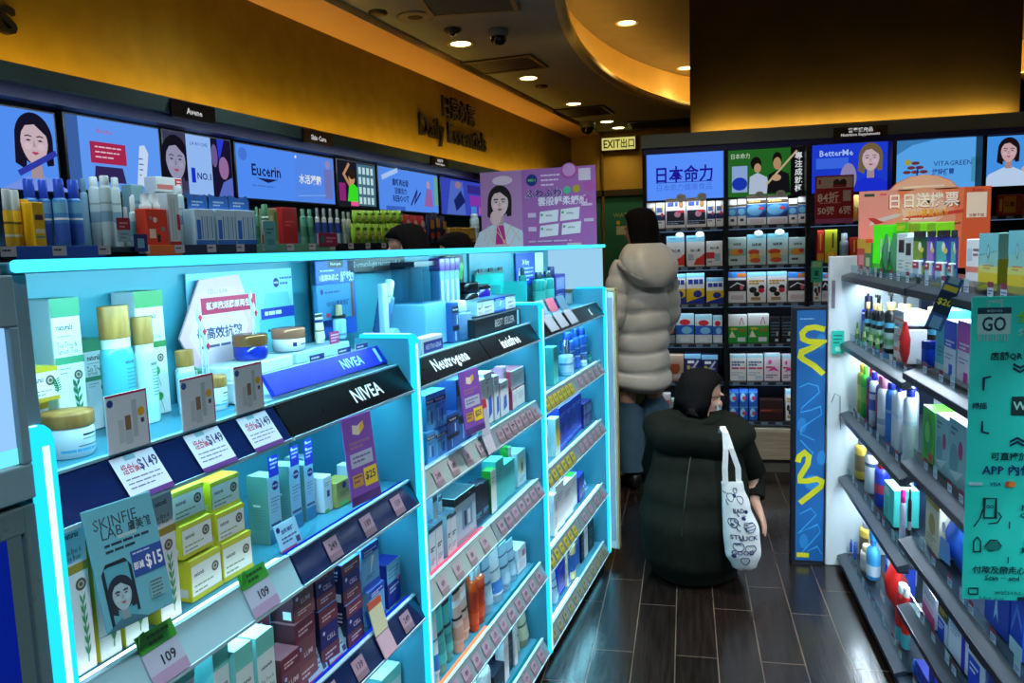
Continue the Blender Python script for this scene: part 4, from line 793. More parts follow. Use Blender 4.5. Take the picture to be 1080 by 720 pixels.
  ('redpouch', 2.825, 0.692, 1.02, 0.052, 0.147, 0.036),
  ('tube_green', 3.519, 0.692, 1.02, 0.025, 0.076, 0.0),
  ('tube_green', 3.388, 0.692, 1.02, 0.025, 0.074, 0.0),
  ('tube_green', 3.271, 0.692, 1.02, 0.024, 0.071, 0.0),
  ('tube_green', 3.161, 0.692, 1.02, 0.023, 0.072, 0.0),
 ]),
 ('near right unit second shelf', 'R', [
  ('bluetin', 2.593, 0.699, 1.049, 0.039, 0.082, 0.0),
  ('bluecart', 2.552, 0.779, 1.049, 0.1204999999999995, 0.188, 0.0722999999999997),
  ('tealcart', 2.469, 0.717, 1.049, 0.10050000000000037, 0.189, 0.060300000000000215),
  ('bluewhite', 2.362, 0.708, 1.049, 0.10849999999999993, 0.165, 0.06509999999999995),
  ('pinkwhite', 2.248, 0.708, 1.049, 0.11350000000000027, 0.173, 0.06810000000000016),
  ('bluewhite', 2.154, 0.714, 1.049, 0.06720000000000001, 0.184, 0.04032),
 ]),
 ('far right unit third shelf', 'R', [
  ('sh_yellow', 3.503, 0.701, 0.712, 0.07249999999999945, 0.212, 0.0),
  ('sh_green', 3.436, 0.701, 0.712, 0.05600000000000016, 0.215, 0.0),
  ('sh_redcap', 3.362, 0.707, 0.712, 0.085, 0.217, 0.0),
  ('sh_bluecap', 3.282, 0.701, 0.712, 0.05600000000000016, 0.215, 0.0),
  ('sh_redcap', 3.213, 0.71, 0.712, 0.0764999999999999, 0.21, 0.0),
  ('sh_pinkcap', 3.129, 0.698, 0.712, 0.085, 0.222, 0.0),
  ('sh_blue', 3.019, 0.701, 0.712, 0.06400000000000017, 0.219, 0.0),
  ('sh_white', 2.942, 0.704, 0.712, 0.085, 0.232, 0.0),
  ('sh_white', 2.874, 0.698, 0.712, 0.037, 0.239, 0.0),
  ('sh_white', 2.76, 0.695, 0.712, 0.0704, 0.246, 0.0),
  ('sh_white', 2.825, 0.722, 0.712, 0.0595, 0.254, 0.0),
 ]),
 ('near right unit third shelf', 'R', [
  ('greencart', 2.548, 0.711, 0.768, 0.12849999999999995, 0.164, 0.07709999999999996),
  ('bluewhite', 2.558, 0.79, 0.768, 0.025, 0.178, 0.03),
  ('greencart', 2.505, 0.79, 0.768, 0.07850000000000013, 0.192, 0.04710000000000007),
  ('padpack', 2.409, 0.708, 0.768, 0.1170000000000001, 0.169, 0.07020000000000005),
  ('padpack', 2.278, 0.708, 0.768, 0.14, 0.183, 0.084),
  ('padpack', 2.161, 0.708, 0.768, 0.072, 0.205, 0.043199999999999995),
 ]),
 ('far right unit fourth shelf', 'R', [
  ('sh_yel2', 3.527, 0.701, 0.43, 0.085, 0.173, 0.0),
  ('sh_white', 3.526, 0.788, 0.43, 0.085, 0.14, 0.0),
  ('sh_lilac', 3.335, 0.701, 0.43, 0.085, 0.18, 0.0),
  ('sh_bluered', 3.163, 0.701, 0.43, 0.085, 0.173, 0.0),
  ('tealbig', 2.978, 0.707, 0.43, 0.14, 0.133, 0.084),
  ('bluecart', 3.5, 0.875, 0.43, 0.14, 0.084, 0.084),
  ('tealcart', 3.5, 0.961, 0.43, 0.14, 0.075, 0.084),
  ('sh_blue', 3.083, 0.755, 0.43, 0.06400000000000017, 0.15, 0.0),
  ('goldwhite', 3.151, 0.788, 0.43, 0.06549999999999978, 0.114, 0.03929999999999987),
  ('sh_pink', 2.786, 0.698, 0.43, 0.029, 0.177, 0.0),
  ('sh_black', 2.729, 0.707, 0.43, 0.02, 0.197, 0.0),
 ]),
 ('near right unit fourth shelf', 'R', [
  ('bluecart2', 2.545, 0.814, 0.514, 0.134, 0.162, 0.0804),
  ('goldwhite', 2.483, 0.711, 0.514, 0.14, 0.161, 0.084),
  ('bluecart', 2.586, 0.774, 0.514, 0.064, 0.12, 0.0384),
  ('bluepouch', 2.335, 0.705, 0.514, 0.14, 0.168, 0.084),
  ('bluecart2', 1.979, 0.711, 0.514, 0.14, 0.214, 0.084),
  ('bluecart', 1.862, 0.711, 0.514, 0.0704, 0.203, 0.04224),
 ]),
 ('far right unit base shelf', 'R', [
  ('bluetubes', 3.559, 0.692, 0.085, 0.021, 0.056, 0.0),
  ('bluetubes', 3.48, 0.692, 0.085, 0.021, 0.076, 0.0),
  ('sh_cream', 3.372, 0.698, 0.085, 0.08150000000000024, 0.104, 0.0),
  ('sh_yel2', 3.527, 0.725, 0.085, 0.085, 0.148, 0.0),
  ('trigger', 3.288, 0.704, 0.085, 0.085, 0.192, 0.0),
  ('redbag', 3.022, 0.707, 0.085, 0.14, 0.172, 0.084),
  ('sh_white', 3.437, 0.743, 0.085, 0.046, 0.141, 0.0),
  ('bluestripe', 3.291, 0.791, 0.085, 0.14, 0.142, 0.084),
  ('sh_pinkcap', 3.161, 0.755, 0.085, 0.085, 0.19, 0.0),
  ('bluecart2', 3.079, 0.793, 0.085, 0.05280000000000001, 0.148, 0.03168),
  ('sh_redteal', 2.783, 0.692, 0.085, 0.06999999999999995, 0.192, 0.0),
  ('sh_redteal', 2.722, 0.695, 0.085, 0.046400000000000004, 0.207, 0.0),
 ]),
 ('near right unit fifth shelf', 'R', [
  ('browncart', 2.542, 0.88, 0.296, 0.14, 0.045, 0.084),
  ('bluewhitepouch', 2.542, 0.794, 0.296, 0.14, 0.089, 0.084),
  ('bluecart2', 2.58, 0.966, 0.296, 0.064, 0.045, 0.0384),
  ('pinkcart', 2.484, 0.708, 0.296, 0.14, 0.096, 0.084),
  ('bluestripe', 2.349, 0.708, 0.296, 0.08900000000000008, 0.108, 0.053400000000000045),
  ('whitestripe', 2.232, 0.711, 0.296, 0.14, 0.121, 0.084),
  ('bluestripe', 2.08, 0.708, 0.296, 0.10800000000000021, 0.148, 0.06480000000000012),
  ('navycart', 1.991, 0.711, 0.296, 0.064, 0.13, 0.0384),
 ]),
 ('near right unit base shelf', 'R', [
  ('browncart', 2.544, 0.872, 0.06, 0.13500000000000034, 0.055, 0.0810000000000002),
  ('bluetubes', 2.599, 0.699, 0.06, 0.026, 0.045, 0.0),
  ('yellowcart', 2.542, 0.786, 0.06, 0.14, 0.101, 0.084),
  ('navycart', 2.513, 0.702, 0.06, 0.1359999999999998, 0.057, 0.08159999999999987),
  ('navycart', 2.416, 0.702, 0.06, 0.0512, 0.112, 0.03072),
 ]),
 ('left column top row', 'B', [
  ('s_bw_small', -0.209, 5.08, 1.545, 0.053, 0.16, 0.0),
  ('s_bw_small', -0.151, 5.08, 1.545, 0.052, 0.157, 0.0),
  ('s_bw', -0.058, 5.08, 1.545, 0.121, 0.182, 0.0),
  ('s_bw', 0.068, 5.08, 1.545, 0.12, 0.182, 0.0),
  ('s_bw_small', 0.157, 5.08, 1.545, 0.045, 0.155, 0.0),
  ('s_bw_small', 0.208, 5.08, 1.545, 0.045, 0.158, 0.0),
 ]),
 ('left column second row', 'B', [
  ('s_heart', -0.06, 5.08, 1.302, 0.11, 0.192, 0.0),
  ('s_heart', 0.061, 5.08, 1.302, 0.109, 0.193, 0.0),
  ('s_heart_low', 0.176, 5.08, 1.302, 0.097, 0.154, 0.0),
 ]),
 ('left column third row', 'B', [
  ('s_blueyel', -0.156, 5.08, 1.07, 0.1, 0.19, 0.0),
  ('s_blueyel', -0.05, 5.08, 1.07, 0.099, 0.187, 0.0),
  ('s_blueyel', 0.06, 5.08, 1.07, 0.11, 0.19, 0.0),
  ('s_blueyel', 0.178, 5.08, 1.07, 0.103, 0.158, 0.0),
 ]),
 ('left column fourth row', 'B', [
  ('s_green_sm', -0.218, 5.08, 0.82, 0.054, 0.177, 0.0),
  ('s_green_sm', -0.156, 5.08, 0.82, 0.059, 0.176, 0.0),
  ('s_green_sm', -0.094, 5.08, 0.82, 0.053, 0.175, 0.0),
  ('s_bluewave', -0.006, 5.08, 0.82, 0.111, 0.186, 0.0),
  ('s_bluewave', 0.108, 5.08, 0.82, 0.104, 0.178, 0.0),
  ('s_bluewave', 0.194, 5.08, 0.82, 0.057, 0.171, 0.0),
 ]),
 ('left column fifth row', 'B', [
  ('s_brown', -0.061, 5.08, 0.58, 0.089, 0.167, 0.0),
  ('s_navycap', 0.039, 5.08, 0.58, 0.1, 0.173, 0.0),
  ('s_navycap', 0.144, 5.08, 0.58, 0.099, 0.166, 0.0),
 ]),
 ('left column lowest row', 'B', [
  ('s_small_red', -0.179, 5.08, 0.33, 0.048, 0.166, 0.0),
  ('s_small_red', -0.125, 5.08, 0.33, 0.048, 0.166, 0.0),
  ('s_green_sm', -0.072, 5.08, 0.33, 0.048, 0.13, 0.0),
 ]),
 ('middle column top row', 'B', [
  ('s_gold_small', 0.284, 5.08, 1.545, 0.05, 0.16, 0.0),
  ('s_gold_small', 0.339, 5.08, 1.545, 0.05, 0.164, 0.0),
  ('s_gold_bear', 0.425, 5.08, 1.545, 0.111, 0.177, 0.0),
  ('s_gold_bear', 0.546, 5.08, 1.545, 0.12, 0.177, 0.0),
  ('s_gold_small', 0.637, 5.08, 1.545, 0.049, 0.15, 0.0),
  ('s_gold_small', 0.691, 5.08, 1.545, 0.049, 0.153, 0.0),
 ]),
 ('middle column second row', 'B', [
  ('s_bone_low', 0.311, 5.08, 1.302, 0.107, 0.172, 0.0),
  ('s_bone', 0.426, 5.08, 1.302, 0.111, 0.186, 0.0),
  ('s_bone', 0.548, 5.08, 1.302, 0.121, 0.187, 0.0),
  ('s_bone_low', 0.666, 5.08, 1.302, 0.104, 0.16, 0.0),
 ]),
 ('middle column third row', 'B', [
  ('s_black', 0.311, 5.08, 1.07, 0.107, 0.19, 0.0),
  ('s_cow', 0.427, 5.08, 1.07, 0.112, 0.187, 0.0),
  ('s_cow', 0.546, 5.08, 1.07, 0.116, 0.189, 0.0),
  ('s_black', 0.665, 5.08, 1.07, 0.11, 0.18, 0.0),
 ]),
 ('middle column fourth row', 'B', [
  ('s_green', 0.314, 5.08, 0.82, 0.114, 0.175, 0.0),
  ('s_green', 0.438, 5.08, 0.82, 0.124, 0.179, 0.0),
  ('s_dark', 0.537, 5.08, 0.82, 0.061, 0.16, 0.0),
  ('s_dark', 0.606, 5.08, 0.82, 0.067, 0.159, 0.0),
 ]),
 ('middle column fifth row', 'B', [
  ('s_pink', 0.317, 5.08, 0.58, 0.097, 0.166, 0.0),
  ('s_pink', 0.419, 5.08, 0.58, 0.096, 0.165, 0.0),
  ('s_magenta', 0.521, 5.08, 0.58, 0.095, 0.171, 0.0),
  ('s_magenta', 0.613, 5.08, 0.58, 0.067, 0.164, 0.0),
 ]),
 ('middle column lowest row', 'B', [
  ('s_bluecan', 0.291, 5.08, 0.33, 0.058, 0.096, 0.0),
  ('s_bluecan', 0.351, 5.08, 0.33, 0.052, 0.097, 0.0),
  ('s_bluecan', 0.409, 5.08, 0.33, 0.051, 0.097, 0.0),
  ('s_bluecan', 0.291, 5.08, 0.426, 0.058, 0.097, 0.0),
  ('s_bluecan', 0.351, 5.08, 0.427, 0.052, 0.097, 0.0),
  ('s_bluecan', 0.408, 5.08, 0.427, 0.051, 0.096, 0.0),
  ('s_choc', 0.516, 5.08, 0.33, 0.141, 0.134, 0.0),
  ('s_cow', 0.626, 5.08, 0.33, 0.045, 0.195, 0.0),
 ]),
 ('right column second row', 'B', [
  ('s_redtall', 0.795, 5.08, 1.302, 0.038, 0.195, 0.0),
  ('s_yellowtall', 0.854, 5.08, 1.302, 0.07, 0.198, 0.0),
  ('s_whitebot', 0.933, 5.08, 1.302, 0.051, 0.173, 0.0),
  ('s_redtall', 0.985, 5.08, 1.302, 0.042, 0.148, 0.0),
  ('s_whitebot', 1.041, 5.08, 1.302, 0.045, 0.169, 0.0),
 ]),
 ('right column top row', 'B', [
  ('s_tanbox', 1.002, 5.08, 1.545, 0.074, 0.155, 0.0),
 ]),
 ('right column third row', 'B', [
  ('s_cow', 0.779, 5.08, 1.07, 0.043, 0.16, 0.0),
  ('s_black', 0.825, 5.08, 1.07, 0.038, 0.17, 0.0),
 ]),
 ('far column top row', 'B', [
  ('s_goldbox', 1.812, 5.08, 1.545, 0.127, 0.117, 0.0),
  ('s_tanbox', 1.924, 5.08, 1.545, 0.077, 0.112, 0.0),
 ]),
]
# ================================================================ ROOM SHELL
def emat(c, s): return mat(c, emit=s)
def text3d(name, body, size, depth, m, parent=None, loc=(0, 0, 0), rz=0, maxw=None):
    """upright raised lettering, centred, facing local -y"""
    c = bpy.data.curves.new('t', 'FONT'); c.body = body; c.size = size; c.extrude = depth / 2; c.align_x = 'CENTER'; c.resolution_u = 2; c.offset = .006 * size
    o = bpy.data.objects.new('t', c); COL.objects.link(o); dg = bpy.context.evaluated_depsgraph_get()
    me = bpy.data.meshes.new_from_object(o.evaluated_get(dg)); bpy.data.objects.remove(o)
    xs = [v.co.x for v in me.vertices]; W = max(xs) - min(xs); k = 1 if not maxw else maxw / W
    for v in me.vertices: v.co = Vector((v.co.x * k, -v.co.z, v.co.y))
    me.materials.clear(); me.materials.append(A(m)); me.name = name
    return obj(name, me, parent, loc, rz)
def floor_mat():
    m = bpy.data.materials.new('wood_planks'); m.use_nodes = True; nt = m.node_tree; b = nt.nodes['Principled BSDF']
    tc = nt.nodes.new('ShaderNodeTexCoord'); mp = nt.nodes.new('ShaderNodeMapping'); mp.inputs['Rotation'].default_value = (0, 0, pi / 2); mp.inputs['Location'].default_value = (0, .046, 0)
    nt.links.new(tc.outputs['Object'], mp.inputs[0])
    br = nt.nodes.new('ShaderNodeTexBrick'); br.inputs['Scale'].default_value = 1; br.inputs['Brick Width'].default_value = .62; br.inputs['Row Height'].default_value = .146
    br.inputs['Mortar Size'].default_value = .0022; br.inputs['Mortar Smooth'].default_value = .1; br.offset = .37
    br.inputs['Color1'].default_value = rgb((32, 22, 18)); br.inputs['Color2'].default_value = rgb((24, 17, 14)); br.inputs['Mortar'].default_value = rgb((92, 76, 64))
    nt.links.new(mp.outputs[0], br.inputs['Vector'])
    mp2 = nt.nodes.new('ShaderNodeMapping'); mp2.inputs['Scale'].default_value = (22, 1.6, 1); nt.links.new(tc.outputs['Object'], mp2.inputs[0])
    n = nt.nodes.new('ShaderNodeTexNoise'); n.inputs['Scale'].default_value = 3; n.inputs['Detail'].default_value = 6; nt.links.new(mp2.outputs[0], n.inputs['Vector'])
    mx = nt.nodes.new('ShaderNodeMix'); mx.data_type = 'RGBA'; mx.blend_type = 'MULTIPLY'; mx.inputs[0].default_value = .75
    rp = nt.nodes.new('ShaderNodeValToRGB'); rp.color_ramp.elements[0].position = .3; rp.color_ramp.elements[0].color = (.25, .25, .25, 1); rp.color_ramp.elements[1].position = .75; rp.color_ramp.elements[1].color = (1.3, 1.3, 1.3, 1)
    nt.links.new(n.outputs['Fac'], rp.inputs[0]); nt.links.new(br.outputs['Color'], mx.inputs[6]); nt.links.new(rp.outputs[0], mx.inputs[7])
    nt.links.new(mx.outputs[2], b.inputs['Base Color'])
    mr = nt.nodes.new('ShaderNodeMapRange'); mr.inputs[3].default_value = .12; mr.inputs[4].default_value = .30; nt.links.new(n.outputs['Fac'], mr.inputs[0]); nt.links.new(mr.outputs[0], b.inputs['Roughness'])
    bp = nt.nodes.new('ShaderNodeBump'); bp.inputs['Strength'].default_value = .25; bp.inputs['Distance'].default_value = .002; nt.links.new(n.outputs['Fac'], bp.inputs['Height']); nt.links.new(bp.outputs[0], b.inputs['Normal'])
    return m
X0, X1, Y0, Y1 = -4.2, 3.3, -1.7, 9.5
def struct(name, mb, loc=(0, 0, 0), rz=0): return tag(obj(name, mb, None, loc, rz), None, None, kind='structure')
m = MB(); m.box(X0, X1, Y0, Y1, -.08, 0, floor_mat()); struct('floor', m)
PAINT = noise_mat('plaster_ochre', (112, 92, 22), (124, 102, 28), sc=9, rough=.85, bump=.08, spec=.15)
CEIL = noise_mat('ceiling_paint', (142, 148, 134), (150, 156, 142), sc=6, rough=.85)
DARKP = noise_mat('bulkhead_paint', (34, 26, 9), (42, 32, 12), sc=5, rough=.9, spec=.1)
# ceiling with an elliptical cove opening
EC = (1.34, 5.2, 2.06, 3.9); NE = 96
def ell(k, z): return [(EC[0] + EC[2] * k * cos(2 * pi * i / NE), EC[1] + EC[3] * k * sin(2 * pi * i / NE), z) for i in range(NE)]
m = MB(); ring = ell(1, 2.75); outer = []
for x, y, z in ring:
    dx, dy = x - EC[0], y - EC[1]; t = min(((X1 if dx > 0 else X0) - EC[0]) / dx if abs(dx) > 1e-6 else 1e9, ((Y1 if dy > 0 else Y0) - EC[1]) / dy if abs(dy) > 1e-6 else 1e9)
    outer.append((EC[0] + dx * t, EC[1] + dy * t, z))
vs = ring + outer
m.add(vs, [(i, NE + i, NE + (i + 1) % NE, (i + 1) % NE) for i in range(NE)], CEIL)
for cx, cy in ((X0, Y0), (X1, Y0), (X0, Y1), (X1, Y1)):   # close the corners left by the radial fan
    k = min(range(NE), key=lambda i: (math.atan2(outer[i][1] - EC[1], outer[i][0] - EC[0]) - math.atan2(cy - EC[1], cx - EC[0])) ** 2)
    best = sorted(range(NE), key=lambda i: (outer[i][0] - cx) ** 2 + (outer[i][1] - cy) ** 2)
    a = [i for i in best if abs(outer[i][0] - cx) < 1e-6][0:1]; b2 = [i for i in best if abs(outer[i][1] - cy) < 1e-6][0:1]
    if a and b2: m.add([outer[a[0]], (cx, cy, 2.75), outer[b2[0]]], [(0, 1, 2)], CEIL)
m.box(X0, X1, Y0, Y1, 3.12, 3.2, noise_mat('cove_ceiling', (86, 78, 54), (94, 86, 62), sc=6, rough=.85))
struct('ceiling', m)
m = MB(); COVE = noise_mat('cove_paint', (228, 200, 130), (234, 206, 138), sc=5, rough=.7)
m.loft([ell(1.0, 2.749), ell(.975, 2.749), ell(.975, 2.80), ell(1.0, 2.80), ell(1.05, 2.86), ell(1.05, 3.13)], COVE, (False, False))
struct('trim_1', m)
m = MB()
for i in range(46, 92):      # linear diffuser set into the lip on the far left of the cove
    pass
def ring_strip(k0, z0, k1, z1, i0, i1, mm):
    a, b = ell(k0, z0), ell(k1, z1)
    for i in range(i0, i1): m.add([a[i % NE], a[(i + 1) % NE], b[(i + 1) % NE], b[i % NE]], [(0, 1, 2, 3)], mm)
ring_strip(.9745, 2.757, .9745, 2.764, 26, 40, mat((70, 55, 30))); ring_strip(.9745, 2.772, .9745, 2.779, 26, 40, mat((70, 55, 30))); ring_strip(.9745, 2.786, .9745, 2.793, 26, 40, mat((70, 55, 30)))
tag(obj('linear_diffuser', m), 'slotted air diffuser curving along the lip of the ceiling cove', 'vent')
m = MB(); m.loft([ell(.985, 2.801), ell(.999, 2.801), ell(.999, 2.808), ell(.985, 2.808)], emat((255, 192, 88), 27), (False, False))
tag(obj('cove_light', m), 'warm light strip hidden in the curved ceiling cove', 'light')
# walls
RW = pi / 2 - AW
def wallbox(name, s0, s1, v0, v1, z0, z1, mm, extra=None):
    m = MB(); m.box(0, s1 - s0, 0, v1 - v0, z0, z1, mm)
    if extra: extra(m)
    return struct(name, m, FW(s0, v0, 0), RW)
wallbox('wall_left', -1.9, 9.9, 2.6, 2.68, 0, 2.76, PAINT)
wallbox('trim_2', -1.9, 9.75, 2.27, 2.6, 2.71, 2.76, noise_mat('beam_paint', (228, 176, 112), (232, 182, 120), sc=4, rough=.7))
m = MB(); m.box(-1.5, X1, 9.4, 9.48, 2.02, 3.2, noise_mat('far_paint', (170, 140, 40), (182, 150, 48), sc=4, rough=.7)); m.box(-1.5, X1, 9.4, 9.48, 0, 2.02, mat((30, 120, 100), .6)); m.box(-1.5, X1, 9.37, 9.4, 2.02, 2.09, mat((50, 40, 18), .6)); m.box(-.945, -.92, 9.37, 9.4, 0, 3.1, mat((120, 95, 40)))
m.face((-.9, 9.4, 1.55), w=.45, h=.4); m.text(.55, .62, .07, 'WATSONS', (170, 190, 120)); m.ell(.3, .4, .05, .06, (200, 190, 60)); m.rect(.25, .05, .5, .3, (190, 200, 180))
struct('wall_far', m)
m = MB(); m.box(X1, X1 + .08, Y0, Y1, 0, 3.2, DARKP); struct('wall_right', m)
m = MB(); m.box(X0, X1, Y0 - .08, Y0, 0, 3.2, mat((40, 38, 36), .7)); struct('wall_front', m)
# ================================================================ CEILING FITTINGS
WARM = (255, 205, 120)
def downlight(x, y, z, label):
    t = empty('downlight', (x, y, z), 0, label, 'ceiling light', 'recessed ceiling downlights')
    a = MB(); a.lathe([(.062, 0), (.085, -.006), (.088, -.002), (.088, 0)], mat((200, 180, 130), .4), n=24); obj('trim_ring', a, t)
    b = MB(); b.lathe([(.064, -.002), (.05, .0 - .0015), (.001, -.001)], emat((255, 226, 150), 9), n=24); obj('lens', b, t)
    l = bpy.data.lights.new('downlight_lamp', 'SPOT'); l.energy = 14 if y > 4 else (60 if y > 3.2 and x > -1 else (22 if x < -1.5 else {-.55: 60, -.75: 40, .35: 280, .5: 320, 2.2: 220}.get(x, 120))); l.color = (1, .70, .34) if y > 4 else ((1, .88, .7) if y > 3.2 else (.88, .94, 1)); l.spot_size = 2.2; l.spot_blend = 1; l.shadow_soft_size = .06
    o = bpy.data.objects.new('downlight_lamp', l); COL.objects.link(o); o.location = (x, y, z - .03)
    return t
for x, y, z, lb in ((-1.38, 5.02, 2.75, 'round warm downlight nearest the camera beside the dome camera'), (-1.17, 6.18, 2.75, 'round warm downlight just beyond the first ceiling air grille'), (-.99, 7.42, 2.75, 'round warm downlight beyond the second, in the left row'), (-.8, 8.6, 2.75, 'round warm downlight close to the far dark grille'), (-.72, 9.1, 2.75, 'round warm downlight right above the exit sign')):
    downlight(x, y, z, lb)
for x, y, lb in ((-.55, .9, 'added fill downlight just behind the camera over the left aisle'), (-1.9, 1.6, 'added fill downlight over the left wall aisle'), (-1.75, 3.1, 'added fill downlight over the left wall aisle, second one'), (.5, -.4, 'added fill downlight out of view behind the camera'), (-.75, 2.6, 'added fill downlight over the left gondola'), (2.2, .6, 'added fill downlight over the right aisle')):  # unseen lamps added to brighten posters and cards that face the camera
    downlight(x, y, 2.75, lb).children
for x, y, lb in ((.35, 2.2, 'left of two'), (1.6, 2.6, 'right of two'), (-.05, 3.75, 'over the standing woman')): downlight(x, y, 3.12, 'added fill downlight in the near part of the cove, ' + lb)  # more unseen lamps added as fill for the aisle and the woman's coat
downlight(-.42, 6.29, 3.12, 'round warm downlight high inside the curved cove'); downlight(.015, 8.05, 3.12, 'round warm downlight inside the cove beside the black bulkhead')
def vent(x, y, w, d, rz, label, n=8, dark=(26, 24, 18), fr=(120, 108, 78)):
    t = empty('air_grille', (x, y, 2.75), rz, label, 'vent', 'ceiling air grilles')
    a = MB(); f = .03
    for q in ((-w / 2, w / 2, -d / 2, -d / 2 + f), (-w / 2, w / 2, d / 2 - f, d / 2), (-w / 2, -w / 2 + f, -d / 2 + f, d / 2 - f), (w / 2 - f, w / 2, -d / 2 + f, d / 2 - f)): a.box(*q, -.014, -.001, fr)
    obj('frame', a, t); b = MB(); b.box(-w / 2 + f, w / 2 - f, -d / 2 + f, d / 2 - f, -.004, -.001, dark); obj('backing', b, t)
    for k in range(n):
        s = MB(); y0 = -d / 2 + f + (d - 2 * f) * (k + .5) / n; s.prism([(y0 - .006, -.004), (y0 + .006, -.012), (y0 + .008, -.011), (y0 - .004, -.003)], 'x', -w / 2 + f, w / 2 - f, fr); obj('slat', s, t)
vent(-1.1, 4.15, .5, .5, .1, 'large ceiling air grille at the top edge of the picture', 10)
vent(-1.24, 5.66, .52, .42, -.12, 'dark framed ceiling grille behind the first downlight', 6, (60, 52, 26), (58, 50, 30))
vent(-.98, 7.85, .55, .5, -.12, 'dark ceiling grille far down the left row', 6, (14, 12, 8), (30, 26, 16))
vent(-.25, 8.95, .7, .5, 0, 'black ceiling grille beside the exit sign', 6, (10, 9, 6), (22, 20, 12))
def dome(x, y, label, r=.055, dark=True):
    t = empty('dome_camera', (x, y, 2.75), 0, label, 'security camera')
    a = MB(); a.lathe([(r * 1.1, 0), (r * 1.15, -.012), (r * 1.05, -r * .75), (r * .95, -r * .8)], mat((110, 120, 125) if dark else (150, 140, 110), .35), n=20); obj('housing', a, t)
    b = MB(); b.lathe([(r * .9, -r * .78), (r * .85, -r * 1.2), (r * .55, -r * 1.55), (.002, -r * 1.7)], mat((8, 8, 10), .08), n=20); obj('dome', b, t)
dome(-1.08, 4.78, 'grey housed dome camera beside the small dark sensor'); dome(-1.0, 8.55, 'small dark dome camera far back near the exit', .075)
t = empty('ceiling_sensor', (-1.335, 4.68, 2.75), 0, 'small flat dark sensor left of the dome camera', 'sensor'); a = MB(); a.lathe([(.05, 0), (.052, -.01), (.03, -.028), (.004, -.032)], mat((40, 36, 32), .3), n=18); obj('sensor_body', a, t); a = MB(); a.lathe([(.02, -.026), (.012, -.038), (.001, -.04)], mat((8, 8, 8), .1), n=12); obj('lens', a, t)
t = empty('ceiling_speaker', (-1.455, 4.364, 2.75), 0, 'round flush ceiling speaker at upper left of the ceiling', 'speaker'); a = MB(); a.lathe([(.10, 0), (.105, -.006), (.085, -.008)], mat((120, 120, 100)), n=24); obj('rim', a, t); a = MB(); a.lathe([(.085, -.007), (.001, -.009)], mat((52, 58, 54), .8), n=24); obj('grille', a, t)
for x, y, lb in ((-1.125, 6.5, 'flat disc detector between the second and third downlights'), (-1.62, 4.22, 'tiny dark sprinkler at the upper left of the ceiling')):
    a = MB(); a.lathe([(.05, 0), (.052, -.012), (.03, -.02), (.002, -.022)], mat((70, 58, 30), .5), 0, 0, 18); o = obj('ceiling_detector', a, None, (x, y, 2.75)); tag(o, lb, 'detector')
# exit sign
t = empty('exit_sign', (-.74, 9.36, 2.60), 0, 'green lettered lit exit sign on the far wall', 'exit sign')
a = MB(); a.box(-.2, .2, -.03, .03, -.075, .085, mat((40, 34, 20)), .006); obj('housing', a, t)
a = MB(); a.box(-.19, .19, -.034, -.03, -.062, .075, emat((226, 214, 120), .85)); a.face((-.19, -.034, -.062), w=.38, h=.137); a.text(.3, .5, .13, 'EXIT', (10, 74, 50), True, .5); a.text(.77, .5, .11, '出口', (20, 90, 60), True, .4); obj('face_panel', a, t)
# ================================================================ LETTERING AND SOFFIT, LEFT WALL
def fw(s, v, z): return FW(s, v, z)
o = text3d('wall_lettering', 'Daily Essentials', .215, .02, mat((8, 8, 10), .4), None, fw(5.80, 2.588, 2.28), RW, 1.25); tag(o, 'black raised letters reading Daily Essentials on the ochre wall', 'wall lettering')
o = text3d('wall_lettering', '日常必需', .185, .02, mat((8, 8, 10), .4), None, fw(5.88, 2.588, 2.475), RW, .62); tag(o, 'black raised Chinese characters above Daily Essentials', 'wall lettering')
o = text3d('wall_lettering', 's', .2, .02, mat((8, 8, 10), .4), None, fw(2.06, 2.588, 2.243), RW); tag(o, 'black letter s cut off by the top left corner', 'wall lettering')
SOF = noise_mat('soffit_grey', (66, 92, 90), (74, 100, 96), sc=8, rough=.6)
wallbox('trim_3', .3, 8.3, 2.35, 2.6, 2.028, 2.085, SOF)
wallbox('trim_4', .3, 8.3, 2.38, 2.6, 1.985, 2.028, mat((14, 20, 62), .5))
t = MB(); t.box(0, 7.7, 0, .03, 2.0855, 2.093, emat((255, 165, 50), 7)); tag(obj('ledge_light', t, None, fw(.5, 2.50, 0), RW), 'warm strip light on the ledge above the left wall screens', 'light')
def area(name, loc, rot, sx, sy, e, c):
    l = bpy.data.lights.new(name, 'AREA'); l.shape = 'RECTANGLE'; l.size = sx; l.size_y = sy; l.energy = e; l.color = c
    o = bpy.data.objects.new(name, l); COL.objects.link(o); o.location = loc; o.rotation_euler = rot; return o
def sign(s, w, z0, z1, lines_, label):
    t = empty('category_sign', fw(s, 2.335, 0), RW, label, 'sign', 'black category signs on the soffit')
    a = MB(); a.box(-w / 2, w / 2, 0, .012, z0, z1, mat((10, 10, 12), .35), .002); obj('plate', a, t)
    b = MB(); b.face((-w / 2, -.0005, z0), w=w, h=z1 - z0)
    for u, q, sz, tx in lines_: b.text(u, q, sz, tx, emat((225, 225, 225), .8), True, .85)
    obj('lettering', b, t)
sign(2.649, .248, 2.008, 2.079, [(.5, .48, .034, 'Avene')], 'black sign reading Avene, leftmost on the soffit')
sign(3.527, .26, 2.006, 2.077, [(.5, .48, .034, 'Skin Care')], 'black sign reading Skin Care')
sign(4.96, .26, 2.012, 2.078, [(.5, .68, .022, '女性護理'), (.5, .3, .02, 'Feminine Hygiene')], 'black two line sign below Daily Essentials')
